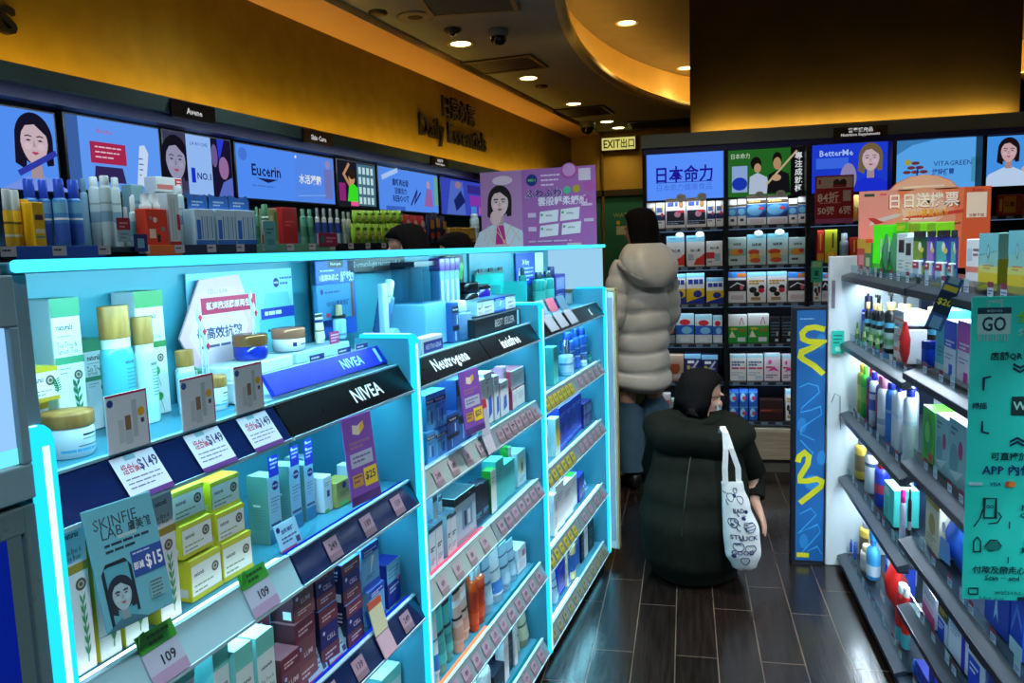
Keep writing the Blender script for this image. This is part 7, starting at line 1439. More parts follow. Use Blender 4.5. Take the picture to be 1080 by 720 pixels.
# blue banner stand
t = empty('banner_stand', (.530, 3.62, 0), 0, 'tall narrow blue banner with yellow zigzag strokes', 'banner')
m = MB(); m.box(-.078, .066, .0, .03, 0, 1.155, mat((10, 14, 26), .4), .003); obj('frame', m, t)
m = MB(); W_, H_ = .118, 1.13; m.face((-.056, -.0006, .012), w=W_, h=H_); m.rect(0, 0, 1, 1, (22, 95, 160))
for u, w, r in ((.2, .55, .05), (.9, .42, .045), (.6, .32, .05), (.3, .08, .05), (.85, .88, .03)): m.circ(u, w, r * .7, (40, 130, 195)) if .3 < u < .7 else m.ell(u, w, .16, .03, (40, 125, 190))
YE, LB = (205, 205, 30), (60, 160, 220)
m.stroke([(.97, .925), (.62, .935), (.35, .93), (.18, .912), (.2, .89), (.4, .88), (.97, .872), (.55, .855), (.16, .838), (.12, .82), (.25, .808), (.60, .785), (.94, .752)], .024, YE)
m.stroke([(.1, .70), (.4, .715), (.75, .705), (.8, .68), (.2, .62), (.15, .60), (.5, .61), (.85, .625), (.9, .595), (.2, .54), (.15, .515), (.45, .50), (.65, .49)], .004, LB); m.stroke([(.15, .49), (.4, .46), (.6, .44), (.5, .42), (.2, .44)], .004, LB)
m.stroke([(.06, .40), (.12, .425), (.3, .44), (.46, .425), (.42, .395), (.16, .345), (.14, .325), (.4, .325), (.75, .335), (.93, .325), (.9, .305), (.15, .235)], .024, YE)
m.stroke([(.15, .19), (.55, .215), (.75, .19), (.1, .11), (.8, .15), (.9, .12), (.15, .02), (.8, .06), (.95, .03)], .004, LB); m.stroke([(.05, .022), (.5, .022)], .022, YE); m.lines(.1, .8, .965, .01, 1, .004, (140, 190, 220))
obj('printed_panel', m, t)
m = MB(); m.box(-.07, .06, -.03, .10, 0, .006, mat((10, 12, 16), .4)); obj('foot_plate', m, t)
# ================================================================ LEFT WALL UNIT
t = empty('wall_shelving', FW(.6, 2.2, 0), RW, 'long teal wall shelving below the lit screens on the left', 'shelf unit')
LW = 5.9
m = MB(); m.box(0, LW, .37, .39, .0, 1.985, mat((34, 90, 112), .5)); m.box(0, LW, .31, .32, 1.70, 1.985, mat((8, 10, 24), .4)); obj('back_panel', m, t)
for k in range(7): m = MB(); x = .2 + k * .9; m.box(x, x + .02, .08, .37, 0, 1.48, mat((8, 16, 26), .4)); obj('side_panel', m, t)
for z in (1.502, 1.22, .94, .62, .30):
    m = MB(); m.box(0, LW, .0, .37, z - .02, z, mat((30, 52, 66), .35), .002); s = obj('shelf', m, t)
    if z > 1.4:
        for a, b, c in ((0, .98, (40, 120, 80)), (1.10, 1.42, (40, 90, 195)), (1.60, 1.77, (225, 110, 30)), (1.775, 2.2, (20, 40, 70)), (2.2, 2.8, (90, 160, 135)), (2.8, 5.8, (24, 34, 44))):
            r = MB(); r.box(a, b, -.006, 0, z - .034, z + .004, mat(c, .3), .001); obj('shelf_rail', r, s)
        for i in range(16):
            p = MB(); p.face((1.05 + i * .17, -.007, z - .026), w=.05, h=.03); p.rect(0, 0, 1, 1, (190, 195, 205)); p.lines(.1, .9, .5, .3, 1, .2, (60, 40, 60)); obj('price_ticket', p, s)
m = MB()
for i, (s, w, c) in enumerate(((2.12, .10, (80, 190, 205)), (2.35, .09, (60, 170, 190)), (2.62, .13, (50, 150, 170)), (3.1, .2, (60, 165, 185)), (3.9, .25, (70, 175, 195)))):
    o = obj('carton', K(w, .22, .12, c, lambda m: m.lines(.1, .9, .8, .1, 3, .03, (30, 90, 110))), None, FW(s, 2.25, 1.222), RW); tag(o, ('pale teal', 'small teal', 'dark teal', 'wide teal', 'widest pale teal')[i] + ' carton on the lower shelf of the left wall', 'box', 'teal cartons below the left wall shelf')
flat('price_card', 'red and white standing price card below the white spray cans', 'price card', 'W', 2.10, 2.19, 1.517, .058, .082, lambda m: (m.rect(0, .5, 1, 1, (160, 30, 50)), m.lines(.2, .8, .75, .15, 2, .07, (225, 150, 150)), m.lines(.2, .8, .3, .15, 2, .06, (90, 130, 150))), (150, 185, 200), .002)
flat('price_card', 'dark blue price card on the left wall rail', 'price card', 'W', 2.165, 2.185, 1.484, .06, .06, lambda m: m.rect(.25, .2, .75, .75, (120, 170, 200)), (20, 40, 110), .002)
flat('price_card', 'tall teal price card beside the green bottles', 'price card', 'W', 2.89, 2.19, 1.475, .085, .13, lambda m: (m.lines(.2, .8, .7, .12, 2, .05, (20, 70, 90)), m.rect(.2, .2, .8, .4, (60, 140, 150))), (90, 165, 170), .002)
flat('price_card', 'dark pink price card below the white arrow bottles', 'price card', 'W', 3.335, 2.188, 1.492, .16, .065, lambda m: (m.circ(.2, .5, .018, (40, 110, 110)), m.lines(.4, .9, .55, .25, 2, .12, (215, 130, 160))), (140, 40, 85), .002)
for s in (1.6, 2.65, 3.8, 5.0): lamp(FW(s, 2.24, 1.978), RW, 1.1, .05, 2.4, (.70, .88, 1.0), .45)
# ================================================================ PEOPLE
SKIN = noise_mat('skin', (196, 150, 126), (204, 158, 134), sc=20, rough=.55)
HAIR = noise_mat('black_hair', (7, 6, 7), (14, 11, 11), (1, 1, .2), 60, .8, .5, spec=.15)
def hand_chain(V, E, R, wrist, d, palm, side, curl=.5, parent=None):
    """adds palm + five fingers; d = hand direction, palm = palm normal (towards which fingers curl), side = thumb side"""
    d, palm, side = Vector(d).normalized(), Vector(palm).normalized(), Vector(side).normalized(); w = Vector(wrist)
    def vtx(p, r, par): V.append(tuple(p)); R.append(r); E.append((par, len(V) - 1)); return len(V) - 1
    c = vtx(w + d * .045, .021, parent)
    for k, ln in ((-1.5, .058), (-.5, .072), (.5, .078), (1.5, .070)):
        b = vtx(w + d * .085 + side * k * .017, .0095, c); q = vtx(w + d * (.085 + ln * .5) + side * k * .018 + palm * ln * .12 * curl * 2, .0085, b); vtx(w + d * (.085 + ln * (1 - .35 * curl)) + side * k * .018 + palm * ln * .6 * curl, .0075, q)
    b = vtx(w + d * .03 + side * .032 + palm * .006, .011, c); vtx(w + d * .065 + side * .050 + palm * .018, .009, b)
def human(name, J, extra_hands, loc, rz, label, face_rot=0.0, head=None, tilt=0.0, scale=1.0):
    """one continuous skinned body; J = list of (key, pos, radius, parent)"""
    V, E, R, ix = [], [], [], {}
    for k, p, r, par in J:
        ix[k] = len(V); V.append(p); R.append(r)
        if par: E.append((ix[par], ix[k]))
    for key, d, palm, side, curl in extra_hands: hand_chain(V, E, R, V[ix[key]], d, palm, side, curl, ix[key])
    bm = bmesh.new()
    def ball(p, r):
        q = bmesh.ops.create_uvsphere(bm, u_segments=14, v_segments=10, radius=r)
        for v in q['verts']: v.co += Vector(p)
    for p, r in zip(V, R): ball(p, r)
    for i, j in E:
        A_, B_ = Vector(V[i]), Vector(V[j]); d = B_ - A_
        if d.length < 1e-4: continue
        q = bmesh.ops.create_cone(bm, cap_ends=True, segments=16, radius1=R[i] * .985, radius2=R[j] * .985, depth=d.length); Q_ = d.to_track_quat('Z', 'Y')
        for v in q['verts']: v.co = Q_ @ v.co + (A_ + B_) / 2
    hp = Vector(head); M = Matrix.Translation(hp) @ Matrix.Rotation(face_rot, 4, 'Z') @ Matrix.Rotation(tilt, 4, 'X')
    def blob(c, s):
        r = bmesh.ops.create_uvsphere(bm, u_segments=18, v_segments=12, radius=1)
        for v in r['verts']: v.co = M @ Vector((c[0] + v.co.x * s[0], c[1] + v.co.y * s[1], c[2] + v.co.z * s[2]))
    blob((0, .012, .03), (.074, .092, .088)); blob((0, -.022, -.035), (.058, .066, .078)); blob((0, -.05, -.085), (.03, .03, .022)); blob((0, -.086, -.020), (.010, .014, .024)); blob((0, -.084, -.062), (.022, .012, .006)); blob((0, -.082, -.072), (.018, .012, .006))
    for s in (-1, 1): blob((s * .076, .01, -.01), (.010, .02, .032)); blob((s * .031, -.074, .020), (.022, .014, .007)); blob((s * .031, -.072, -.010), (.017, .010, .005)); blob((s * .034, -.066, -.025), (.024, .02, .018))
    m2 = bpy.data.meshes.new('b2'); bm.to_mesh(m2); bm.free(); o = bpy.data.objects.new('b2', m2); COL.objects.link(o)
    rm = o.modifiers.new('r', 'REMESH'); rm.mode = 'VOXEL'; rm.voxel_size = .005; rm.use_smooth_shade = True; sm_ = o.modifiers.new('m', 'SMOOTH'); sm_.factor = .5; sm_.iterations = 4
    dg = bpy.context.evaluated_depsgraph_get(); fm = bpy.data.meshes.new_from_object(o.evaluated_get(dg)); bpy.data.objects.remove(o)
    bm = bmesh.new(); bm.from_mesh(fm); seen = set(); comps = []      # drop stray specks left by the remesh
    for v in bm.verts:
        if v in seen: continue
        st = [v]; seen.add(v); comp = []
        while st:
            q = st.pop(); comp.append(q)
            for e in q.link_edges:
                z_ = e.other_vert(q)
                if z_ not in seen: seen.add(z_); st.append(z_)
        comps.append(comp)
    comps.sort(key=len)
    for comp in comps[:-1]: bmesh.ops.delete(bm, geom=comp, context='VERTS')
    bm.to_mesh(fm); bm.free()
    fm.name = name; fm.materials.clear(); fm.materials.append(SKIN)
    b = obj(name, fm, None, loc, rz); b.scale = (scale,) * 3
    tag(b, label, 'person')
    for s in (-1, 1):
        e = MB(); e.lathe([(.001, -.011), (.009, -.006), (.011, 0), (.009, .006), (.001, .011)], mat((225, 222, 218), .2), n=12); e.lathe([(.0052, -.0005), (.005, .0005)], mat((30, 18, 12), .2), 0, -.0108, 10, .25)
        q = obj('eye', e, b); q.scale = (.85,) * 3; p = M @ Vector((s * .031, -.0655, .004)); q.location = p; q.rotation_euler = (0, 0, face_rot)
    return b, M
def rings(spec, n=28, puff=0, f=None):
    """spec rows: (z, cx, cy, rx, ry)"""
    out = []
    for k, (z, cx, cy, rx, ry) in enumerate(spec):
        out.append([(cx + rx * cos(2 * pi * i / n) * (f(2 * pi * i / n, z) if f else 1), cy + ry * sin(2 * pi * i / n) * (f(2 * pi * i / n, z) if f else 1), z) for i in range(n)])
    return out
def interp(spec, z):
    for a, b in zip(spec, spec[1:]):
        if a[0] <= z <= b[0]:
            t = (z - a[0]) / max(b[0] - a[0], 1e-6); t2 = t * t * (3 - 2 * t); return tuple(a[i] + (b[i] - a[i]) * (t2 if i else t) for i in range(len(a)))
    return spec[-1] if z > spec[-1][0] else spec[0]
def puffed(spec, z0, z1, nb, depth, n=40, sub=8, seed=1):
    R_ = random.Random(seed); ph = [R_.uniform(0, 6.28) for _ in range(40)]; out = []
    N = nb * sub
    for k in range(N + 1):
        z = z0 + (z1 - z0) * k / N; _, cx, cy, rx, ry = interp(spec, z); q = abs(sin(pi * k / sub)) ** .55; b = k // sub
        g = 1 - depth + depth * q
        ring = []
        for i in range(n):
            a = 2 * pi * i / n; wob = 1 + .018 * q * sin(5 * a + ph[b]) + .012 * q * sin(9 * a + ph[b + 9])
            ring.append((cx + rx * g * wob * cos(a), cy + ry * g * wob * sin(a), z + .008 * sin(2 * a + ph[b + 3])))
        out.append(ring)
    return out
def puff_tube(m, pts, rads, nb, depth, mm, n=22, sub=7):
    P = [Vector(p) for p in pts]; L = [0]
    for a, b in zip(P, P[1:]): L.append(L[-1] + (b - a).length)
    N = nb * sub; Q = []; RR = []
    for k in range(N + 1):
        s = L[-1] * k / N
        for i in range(len(P) - 1):
            if L[i] <= s <= L[i + 1] + 1e-9:
                t = (s - L[i]) / (L[i + 1] - L[i]); Q.append(P[i].lerp(P[i + 1], t)); RR.append((rads[i] + (rads[i + 1] - rads[i]) * t) * (1 - depth + depth * abs(sin(pi * k / sub)) ** .55)); break
    # smooth the centre line
    for _ in range(6): Q = [Q[0]] + [(Q[i - 1] + Q[i] * 2 + Q[i + 1]) / 4 for i in range(1, len(Q) - 1)] + [Q[-1]]
    m.tube([tuple(q) for q in Q], RR, mm, n)
STAND = [('pelvis', (0, 0, .90), .09, None), ('spine', (0, .01, 1.06), .085, 'pelvis'), ('chest', (0, .01, 1.22), .095, 'spine'), ('neck0', (0, .015, 1.36), .06, 'chest'), ('neck', (0, .005, 1.42), .05, 'neck0'), ('skull', (0, .0, 1.50), .055, 'neck')]
for s, n in ((1, 'l'), (-1, 'r')):
    STAND += [(n + 'sh', (s * .14, .01, 1.31), .045, 'chest'), (n + 'el', (s * .19, .03, 1.04), .033, n + 'sh'), (n + 'wr', (s * .19, -.06, .82), .026, n + 'el'), (n + 'hip', (s * .085, 0, .84), .065, 'pelvis'), (n + 'kn', (s * .095, -.01, .47), .046, n + 'hip'), (n + 'an', (s * .09, .025, .09), .03, n + 'kn'), (n + 'toe', (s * .10, -.12, .035), .030, n + 'an')]
HANDS = [('lwr', (0, -.2, -1), (-1, 0, 0), (0, -1, 0), .45), ('rwr', (0, -.2, -1), (1, 0, 0), (0, -1, 0), .45)]
def shoe(m, cx, cy, c, rot=0):
    R2 = []
    for t, w, h in ((-.13, .028, .03), (-.10, .04, .045), (-.04, .045, .065), (.03, .042, .10), (.075, .036, .10), (.085, .02, .06)):
        R2.append([(cx + w * cos(2 * pi * i / 14), cy + t, max(.0, h / 2 + h / 2 * sin(2 * pi * i / 14))) for i in range(14)])
    m.loft(R2, c)
def long_hair(M, b, length=.26, w=.1, back=.02):
    m = MB(); sp = [(.128, 0, .01, .02, .02), (.118, 0, .01, .055, .06), (.09, 0, .012, .083, .098), (.04, 0, .02, .094, .104), (-.02, 0, .035, .096, .088), (-.08, 0, .05, .1, .07), (-length * .7, 0, .06, w, .06), (-length, 0, .06, w * .8, .04)]
    sp = sp[::-1]; n = 30; R2 = []
    for z, cx, cy, rx, ry in sp:
        ring = []
        for i in range(n):
            a = 2 * pi * i / n; y = cy + ry * sin(a) * (1 + .02 * sin(7 * a))
            lim = -.075 + .5 * max(0, z - .06)         # keep the face open
            if z < .075: y = max(y, -.015 + .02 * abs(cos(a)))
            ring.append(tuple(M @ Vector((cx + rx * cos(a) * (1 + .025 * sin(6 * a + z * 40)), y, z))))
        R2.append(ring)
    m.loft(R2, HAIR); return obj('hair', m, b)
def trousers(m, mm, k=1.0, kn=((.095, -.01, .47), (-.095, -.01, .47))):
    for s in (1, -1): m.tube([(s * .06, 0, .93), (s * .078, 0, .80), (s * .092, -.01, .62), (s * .095, -.015, .47), (s * .092, .01, .28), (s * .09, .022, .10)], [.075, .078, .086, .092, .086, .076], mm, 18)
# --- standing woman in the pale puffer coat
POCK = [(k, ((p[0] * .72, -.12, .86) if k[1:] == 'wr' else (p[0] * .92, p[1], p[2]) if k[1:] == 'el' else p), r, q) for k, p, r, q in STAND]
b, M = human('person', POCK, [('lwr', (-.5, -.4, -.8), (0, 1, 0), (-.6, 0, .4), .3), ('rwr', (.5, -.4, -.8), (0, 1, 0), (.6, 0, .4), .3)], (-.262, 4.76, 0), pi + .62, 'person with long dark hair in pale grey hooded puffer coat, standing, back turned', .15, (0, -.005, 1.535), .12, 1.0)
long_hair(M, b, .17, .10)
PUF = noise_mat('puffer_grey', (206, 206, 196), (218, 218, 208), (1, 1, 1), 9, .42, .25)
m = MB(); spec = [(.585, 0, .0, .165, .145), (.62, 0, .0, .186, .165), (.80, 0, .0, .176, .155), (1.0, 0, .01, .168, .148), (1.2, 0, .015, .17, .14), (1.3, 0, .015, .155, .12), (1.37, 0, .015, .11, .095), (1.41, 0, .01, .085, .08)]
m.loft(puffed(spec, .585, 1.41, 7, .10), PUF); coat = obj('puffer_coat', m, b)
for s in (1, -1):
    m = MB(); puff_tube(m, [(s * .12, .015, 1.345), (s * .165, .02, 1.24), (s * .19, .03, 1.04), (s * .185, -.05, .93), (s * .13, -.13, .86)], [.066, .074, .068, .062, .05], 6, .13, PUF); obj('sleeve', m, coat)
m = MB()
sp = []
for k in range(15):     # hood hanging open down the back
    t = k / 14; z = 1.455 - .25 * t; r = sin(pi * min(max(t * .92 + .06, 0), 1)) ** .6; sp.append((z, 0, .05 + .09 * t, .06 + .125 * r, .055 + .075 * r * (1 - .25 * t)))
m.loft(rings(sp[::-1], 36, f=lambda a, z: 1 + .02 * sin(8 * a) + .015 * sin(13 * a + z * 30)), PUF); hd = obj('hood', m, coat)
m = MB(); P = [(.17 * cos(a), .075 + .115 * sin(a), 1.315 - .045 * sin(a) + .02 * cos(3 * a)) for a in [pi * (-.15 + 1.3 * i / 30) for i in range(31)]]
m.tube(P, [.020 + .007 * abs(sin(i * 1.35)) for i in range(31)], PUF, 10); obj('gathered_hem', m, hd)
m = MB(); trousers(m, noise_mat('blue_trousers', (58, 92, 112), (66, 102, 122), sc=14, rough=.7, bump=.2), 1.12); obj('trousers', m, b)
for s in (1, -1): m = MB(); shoe(m, s * .092, .0, mat((16, 16, 18), .4)); obj('shoe', m, b)
# --- two customers behind the left gondola, only the tops of their heads showing
def behind(s, v, rz, sc, label, col):
    P = FL(s, v, 0); b, M = human('person', STAND, HANDS, P, rz, label, 0, (0, -.005, 1.535), .25, sc)
    long_hair(M, b, .16, .095); C_ = noise_mat('dark_coat_%d' % int(s * 10), col, tuple(c + 10 for c in col), sc=12, rough=.8, bump=.2)
    m = MB(); m.loft(rings([(.60, 0, 0, .19, .16), (.8, 0, 0, .19, .155), (1.0, 0, .01, .175, .14), (1.2, 0, .01, .185, .14), (1.31, 0, .01, .165, .11), (1.38, 0, .01, .08, .075)], 30, f=lambda a, z: 1 + .012 * sin(6 * a + z * 9)), C_); c = obj('coat', m, b)
    for q in (1, -1): m = MB(); m.tube([(q * .13, .01, 1.33), (q * .18, .02, 1.2), (q * .205, .035, 1.04), (q * .195, -.03, .90), (q * .19, -.055, .835)], [.06, .064, .055, .046, .04], C_, 16); obj('sleeve', m, c)
    m = MB(); trousers(m, mat((24, 26, 34), .8)); obj('trousers', m, b)
    for q in (1, -1): m = MB(); shoe(m, q * .092, .0, mat((14, 14, 14), .4)); obj('shoe', m, b)
behind(3.42, 1.74, -AG - 1.3, .953, 'person with short black hair behind the gondola, nearer of the two heads', (30, 32, 40))
behind(3.90, 1.70, -AG - 1.7, .930, 'person with dark brown hair behind the gondola beside the pink poster', (44, 30, 28))
# --- crouching person in the dark olive coat
CR = [('pelvis', (0, .10, .27), .10, None), ('spine', (0, .05, .41), .09, 'pelvis'), ('chest', (0, -.04, .54), .095, 'spine'), ('neck0', (0, -.085, .635), .06, 'chest'), ('neck', (0, -.10, .67), .05, 'neck0'), ('skull', (0, -.115, .72), .055, 'neck')]
for s, n in ((1, 'l'), (-1, 'r')):
    CR += [(n + 'sh', (s * .145, -.045, .585), .052, 'chest'), (n + 'el', (s * .215, -.10, .40), .04, n + 'sh'), (n + 'wr', (s * .215, -.20, .27) if s > 0 else (-.235, -.07, .30), .026, n + 'el'), (n + 'hip', (s * .09, .09, .24), .085, 'pelvis'), (n + 'kn', (s * .115, -.235, .355), .044, n + 'hip'), (n + 'an', (s * .09, .0, .10), .038, n + 'kn'), (n + 'toe', (s * .10, -.13, .034), .024, n + 'an')]
b, M = human('person', CR, [('lwr', (0, -1, -.2), (-1, 0, 0), (0, 0, 1), .4), ('rwr', (-.45, .25, -.8), (.6, 0, -.5), (0, -1, -.1), .55)], (.045, 3.535, 0), pi - .22, 'person crouching in dark olive hooded coat with white mask and glasses', -.85, (0, -.115, .755), .18)
OL = noise_mat('olive_coat', (14, 17, 12), (21, 24, 17), (1, 1, 1), 16, .9, .35, spec=.12)
long_hair(M, b, .075, .09)
m = MB(); sp = [(.015, 0, .07, .185, .20), (.10, 0, .075, .225, .235), (.24, 0, .065, .245, .245), (.36, 0, .045, .225, .215), (.48, 0, .005, .205, .175), (.57, 0, -.04, .195, .14), (.63, 0, -.075, .145, .105), (.675, 0, -.095, .085, .075)]
R2 = []
for k in range(34):
    z = .015 + .66 * k / 33; _, cx, cy, rx, ry = interp(sp, z)
    R2.append([(cx + rx * cos(a) * (1 + .02 * sin(7 * a + z * 6) + .015 * sin(4 * a - z * 15)), cy + ry * sin(a) * (1 + .02 * sin(5 * a + z * 9)), z) for a in [2 * pi * i / 44 for i in range(44)]])
m.loft(R2, OL); coat = obj('coat', m, b)
m = MB(); m.tube([(s_, .045 + .0 * s_, .0) for s_ in (0,)] + [(0, .30, .12), (0, .315, .25), (0, .262, .36), (0, .186, .48), (0, .105, .57)][1:], .0022, mat((60, 66, 50), .8), 6); obj('back_seam', m, coat)
for s in (1, -1):
    m = MB(); m.tube([(s * .12, -.04, .60), (s * .175, -.06, .55), (s * .225, -.10, .42), (s * .225, -.12, .37), ((.22, -.18, .29) if s > 0 else (-.235, -.075, .315))], [.062, .068, .06, .054, .046], OL, 16); obj('sleeve', m, coat)
# hood folded on the back: a drooping bag with a thick rolled rim
m = MB(); n = 40; R2 = []
for k in range(17):
    t = k / 16; ph = -.5 * pi + pi * t; rr = cos(ph) ** .55 if cos(ph) > 1e-6 else 0
    zc = .605 + .075 * sin(ph); R2.append([((.06 + .19 * rr) * cos(a), -.035 + (.05 + .13 * rr) * sin(a) * (1.0 + .15 * sin(ph)) + .03 * (1 - t), zc - .035 * max(sin(a), 0) * (1 - .4 * t) + .01 * sin(5 * a) + .022 * cos(a) * (1 if cos(a) > 0 else -.4)) for a in [2 * pi * i / n for i in range(n)]])
m.loft(R2, OL); hood = obj('hood', m, coat)
m = MB(); P = [(.15 * cos(a), -.075 + .10 * sin(a), .662 + .012 * sin(3 * a)) for a in [2 * pi * i / 36 for i in range(37)]]; m.tube(P, [.026 + .005 * sin(i * 1.7) for i in range(37)], OL, 10); obj('hood_rim', m, hood)
for x in (-.085, .03, .1): m = MB(); m.box(x - .006, x + .006, .018, .024, .635, .675, mat((120, 130, 130), .5), .002); obj('white_tab', m, hood)
m = MB(); TR = noise_mat('dark_trousers', (14, 16, 20), (20, 22, 26), sc=14, rough=.9, spec=.1)
for s in (1, -1): m.tube([(s * .085, .09, .25), (s * .105, -.10, .33), (s * .115, -.225, .375), (s * .115, -.262, .352), (s * .113, -.25, .30), (s * .10, -.10, .18), (s * .09, .0, .075)], [.09, .088, .082, .068, .072, .062, .055], TR, 16)
obj('trousers', m, b)
for s in (1, -1): m = MB(); shoe(m, s * .097, -.068, mat((12, 12, 14), .4)); obj('shoe', m, b)
m = MB(); Q = []
for k in range(9):
    t = k / 8; z = -.02 - .085 * t; w = .058 - .012 * t; Q.append([tuple(M @ Vector((w * sin(u) * 1.06, -.025 - (.078 - .012 * abs(t - .4)) * cos(u), z))) for u in [(-1.25 + 2.5 * i / 14) for i in range(15)]])
vs = [p for r in Q for p in r]; m.add(vs, [(k * 15 + i, k * 15 + i + 1, (k + 1) * 15 + i + 1, (k + 1) * 15 + i) for k in range(8) for i in range(14)], mat((200, 215, 222), .7), True)
for s in (-1, 1): m.tube([tuple(M @ Vector((s * .058, -.05, -.035))), tuple(M @ Vector((s * .078, -.01, -.012))), tuple(M @ Vector((s * .084, .012, .0)))], .0015, mat((210, 220, 225)), 6)
obj('face_mask', m, b)
m = MB()
for s in (-1, 1):
    m.tube([tuple(M @ Vector((s * .034 + .024 * cos(2 * pi * i / 16), -.100, .004 + .018 * sin(2 * pi * i / 16)))) for i in range(17)], .0018, mat((20, 20, 22), .3), 6); m.tube([tuple(M @ Vector((s * .058, -.098, .008))), tuple(M @ Vector((s * .085, -.02, .012))), tuple(M @ Vector((s * .085, .015, .006)))], .0018, mat((20, 20, 22), .3), 6)
m.tube([tuple(M @ Vector((-.010, -.1, .008))), tuple(M @ Vector((.010, -.1, .008)))], .0018, mat((20, 20, 22), .3), 6); obj('glasses', m, b)
# tote bag hanging from the right shoulder
t = empty('tote_bag', (.205, 3.222, .12), .12, 'white canvas tote bag with navy doodles hanging from the crouching person', 'bag')
CAN = noise_mat('canvas', (204, 208, 206), (214, 218, 216), sc=40, rough=.85, bump=.15)
m = MB(); sp = [(0, .02, 0, .022, .018), (.015, .02, 0, .05, .032), (.07, .015, 0, .072, .045), (.16, .008, 0, .073, .043), (.27, -.012, 0, .056, .03), (.345, -.025, 0, .044, .012), (.365, -.028, 0, .043, .007)]
R2 = []
for k in range(25):
    z = .365 * k / 24; _, cx, cy, rx, ry = interp(sp, z); R2.append([(cx + rx * (abs(cos(a)) ** .8) * (1 if cos(a) > 0 else -1), cy + ry * sin(a) * (1 + .03 * sin(4 * a + z * 30)), z + .004 * sin(3 * a)) for a in [2 * pi * i / 32 for i in range(32)]])
m.loft(R2, CAN); bag = obj('bag_body', m, t)
def onbag(u, z, off=.0012):
    _, cx, cy, rx, ry = interp(sp, z); x = max(-.97, min(.97, u)); return (cx + rx * x, cy - ry * 1.03 * (1 - abs(x) ** 2.2) ** .5 - off, z)
m = MB(); NV = mat((24, 32, 92), .7); Rd = random.Random(11)
def doodle(pts, r=.0016): m.tube([onbag(u, z) for u, z in pts], r, NV, 5)
for u, z, r in ((-.4, .31, .016), (.3, .30, .014), (-.45, .21, .018), (.45, .19, .02), (-.3, .11, .018), (.35, .10, .018), (.0, .05, .016), (.1, .335, .010)):
    kx = .06; doodle([(u + r / kx * cos(q), z + r * sin(q) * (1 + .2 * sin(3 * q))) for q in [2 * pi * i / 14 for i in range(15)]])
for q in range(3): doodle([(.45 + .3 * cos(.3) * k, .178 + .012 * q + .004 * k) for k in (-1, -.3, .4, 1)])
for q in range(12):
    u, z = Rd.uniform(-.75, .6), Rd.uniform(.05, .33); a = Rd.uniform(0, 3); doodle([(u + .07 * k * cos(a) + .05 * sin(k * 2), z + .007 * k * sin(a) + .005 * cos(k * 2.2)) for k in range(5)], .0015)
for cx_, z, tx in ((.05, .255, 'BAD'), (-.35, .15, 'STU'), (.3, .145, 'LUCK'), (-.1, .085, 'GOOD')):
    gv, gf, gw, gh = glyphs(tx, True); m.add([onbag(cx_ + x * .026 / .065, z + y * .026, .002) for x, y in gv], gf, NV)
for u, z in ((-.05, .315), (.25, .225), (-.6, .07), (.55, .25)): m.add([onbag(u + .14 * cos(2 * pi * i / 10), z + .008 * sin(2 * pi * i / 10), .0022) for i in range(10)], [tuple(range(10))], NV)
obj('doodle_print', m, bag)
for x, y, top in ((-.055, -.008, (-.052, .02, .565)), (-.0, .008, (-.045, .05, .56))):
    m = MB(); P = [(x, y, .355), (x - .002, y + .002, .42), (top[0] + (x + .055) * .3, y + .01, .50), top, (top[0] - .004, top[1] + .05, .572), (top[0] - .004, top[1] + .09, .54)]
    vs = []
    for p in P: vs += [(p[0] - .011, p[1], p[2]), (p[0] + .011, p[1] - .001, p[2]), (p[0] + .011, p[1] + .002, p[2]), (p[0] - .011, p[1] + .003, p[2])]
    fs = [(4 * k + i, 4 * k + (i + 1) % 4, 4 * k + 4 + (i + 1) % 4, 4 * k + 4 + i) for k in range(len(P) - 1) for i in range(4)]; m.add(vs, fs, CAN); obj('strap', m, t)
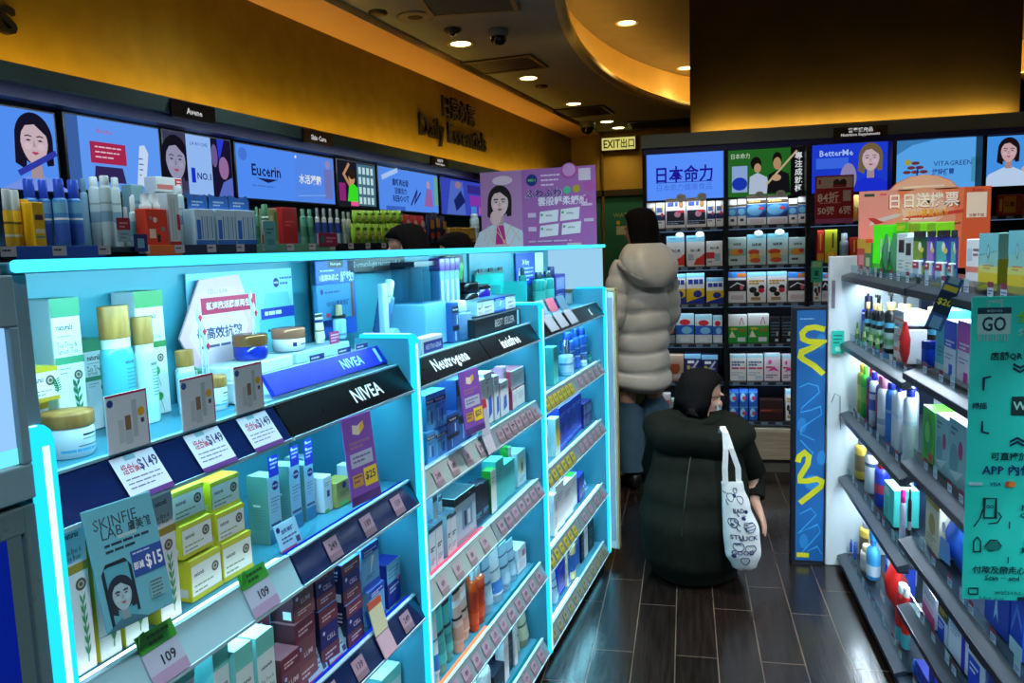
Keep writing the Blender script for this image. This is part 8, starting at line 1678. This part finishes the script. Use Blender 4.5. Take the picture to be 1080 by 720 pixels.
# ================================================================ STOCK ON THE SHELVES
ORD = ['first', 'second', 'third', 'fourth', 'fifth', 'sixth', 'seventh', 'eighth', 'ninth', 'tenth', 'eleventh', 'twelfth', 'thirteenth', 'fourteenth']
ROTS = {'hand_tube': (0, -.12, 0)}
def place_rows():
    protos = {}
    for row, fr, items in ROWS:
        f, rz = FRAME[fr]; count = {}
        for t in items: count[t[0]] = count.get(t[0], 0) + 1
        seen = {}
        for d, s, v, z, w, h, dd in items:
            kind, cat, desc, depth, fn = DES[d]; seen[d] = k = seen.get(d, -1) + 1
            R_ = random.Random(hash((row, d, k)) & 0xffff if False else len(row) * 31 + k * 7 + len(d)); yaw = R_.uniform(-.035, .035)
            key = (d, round(w / .006), round(h / .012), round((dd or depth) / .01))
            if count[d] == 1: label = desc + ', ' + row
            else:
                o_ = ORD[k]; label = desc + ', ' + o_ + ' from left, ' + row
            grp = kind.replace('_', ' ') + ' stock on ' + row
            loc = f(s, v, z)
            if key in protos:
                src = protos[key]; r = src.copy(); COL.objects.link(r); r.location = loc; r.rotation_euler = (0, 0, rz + yaw)
                for ch in list(src.children): c = ch.copy(); COL.objects.link(c); c.parent = r
                tag(r, label, cat, grp); continue
            parts = fn(w, h, dd or depth or w)
            if len(parts) == 1:
                r = obj(kind, parts[0][1], None, loc, rz + yaw); tag(r, label, cat, grp)
            else:
                r = empty(kind, loc, rz + yaw, label, cat, grp)
                for nm, mb in parts: obj(nm, mb, r)
            protos[key] = r
place_rows()
# ================================================================ LIGHT AND CAMERA
area('ledge_lamp', FW(4.4, 2.49, 2.10), (2.25, 0, RW), 7.4, .05, 19, (1, .70, .14))
area('ledge_lamp', FB(.95, 5.07, 2.112), (pi / 2 + .3, 0, 0), 1.75, .03, 34, (1, .68, .14))
w = bpy.data.worlds.new('shop_air'); SC.world = w; w.use_nodes = True; w.node_tree.nodes['Background'].inputs[0].default_value = (.10, .16, .2, 1); w.node_tree.nodes['Background'].inputs[1].default_value = .05
cd = bpy.data.cameras.new('camera'); cam = bpy.data.objects.new('camera', cd); COL.objects.link(cam); SC.camera = cam
cd.sensor_width = 36; cd.lens = 834.08 / 1080 * 36; cd.clip_start = .02
pit, yaw, rol = radians(6.683), radians(12.4985), radians(-1.9258)
fwd = Vector((-sin(yaw) * cos(pit), cos(yaw) * cos(pit), -sin(pit))); r0 = Vector((cos(yaw), sin(yaw), 0)); u0 = r0.cross(fwd)
rt = r0 * cos(rol) + u0 * sin(rol); up = -r0 * sin(rol) + u0 * cos(rol)
cam.matrix_world = Matrix(((rt.x, up.x, -fwd.x, 0), (rt.y, up.y, -fwd.y, 0), (rt.z, up.z, -fwd.z, 1.45), (0, 0, 0, 1)))
SC.view_settings.view_transform = 'Standard'; SC.view_settings.look = 'None'; SC.view_settings.exposure = 0.0; SC.view_settings.gamma = 1.0; SC.view_settings.use_curve_mapping = False
SC.cycles.use_denoising = True; SC.cycles.max_bounces = 6; SC.cycles.diffuse_bounces = 3; SC.cycles.glossy_bounces = 3; SC.cycles.transparent_max_bounces = 8; SC.cycles.sample_clamp_indirect = 4; SC.cycles.caustics_reflective = False; SC.cycles.caustics_refractive = False
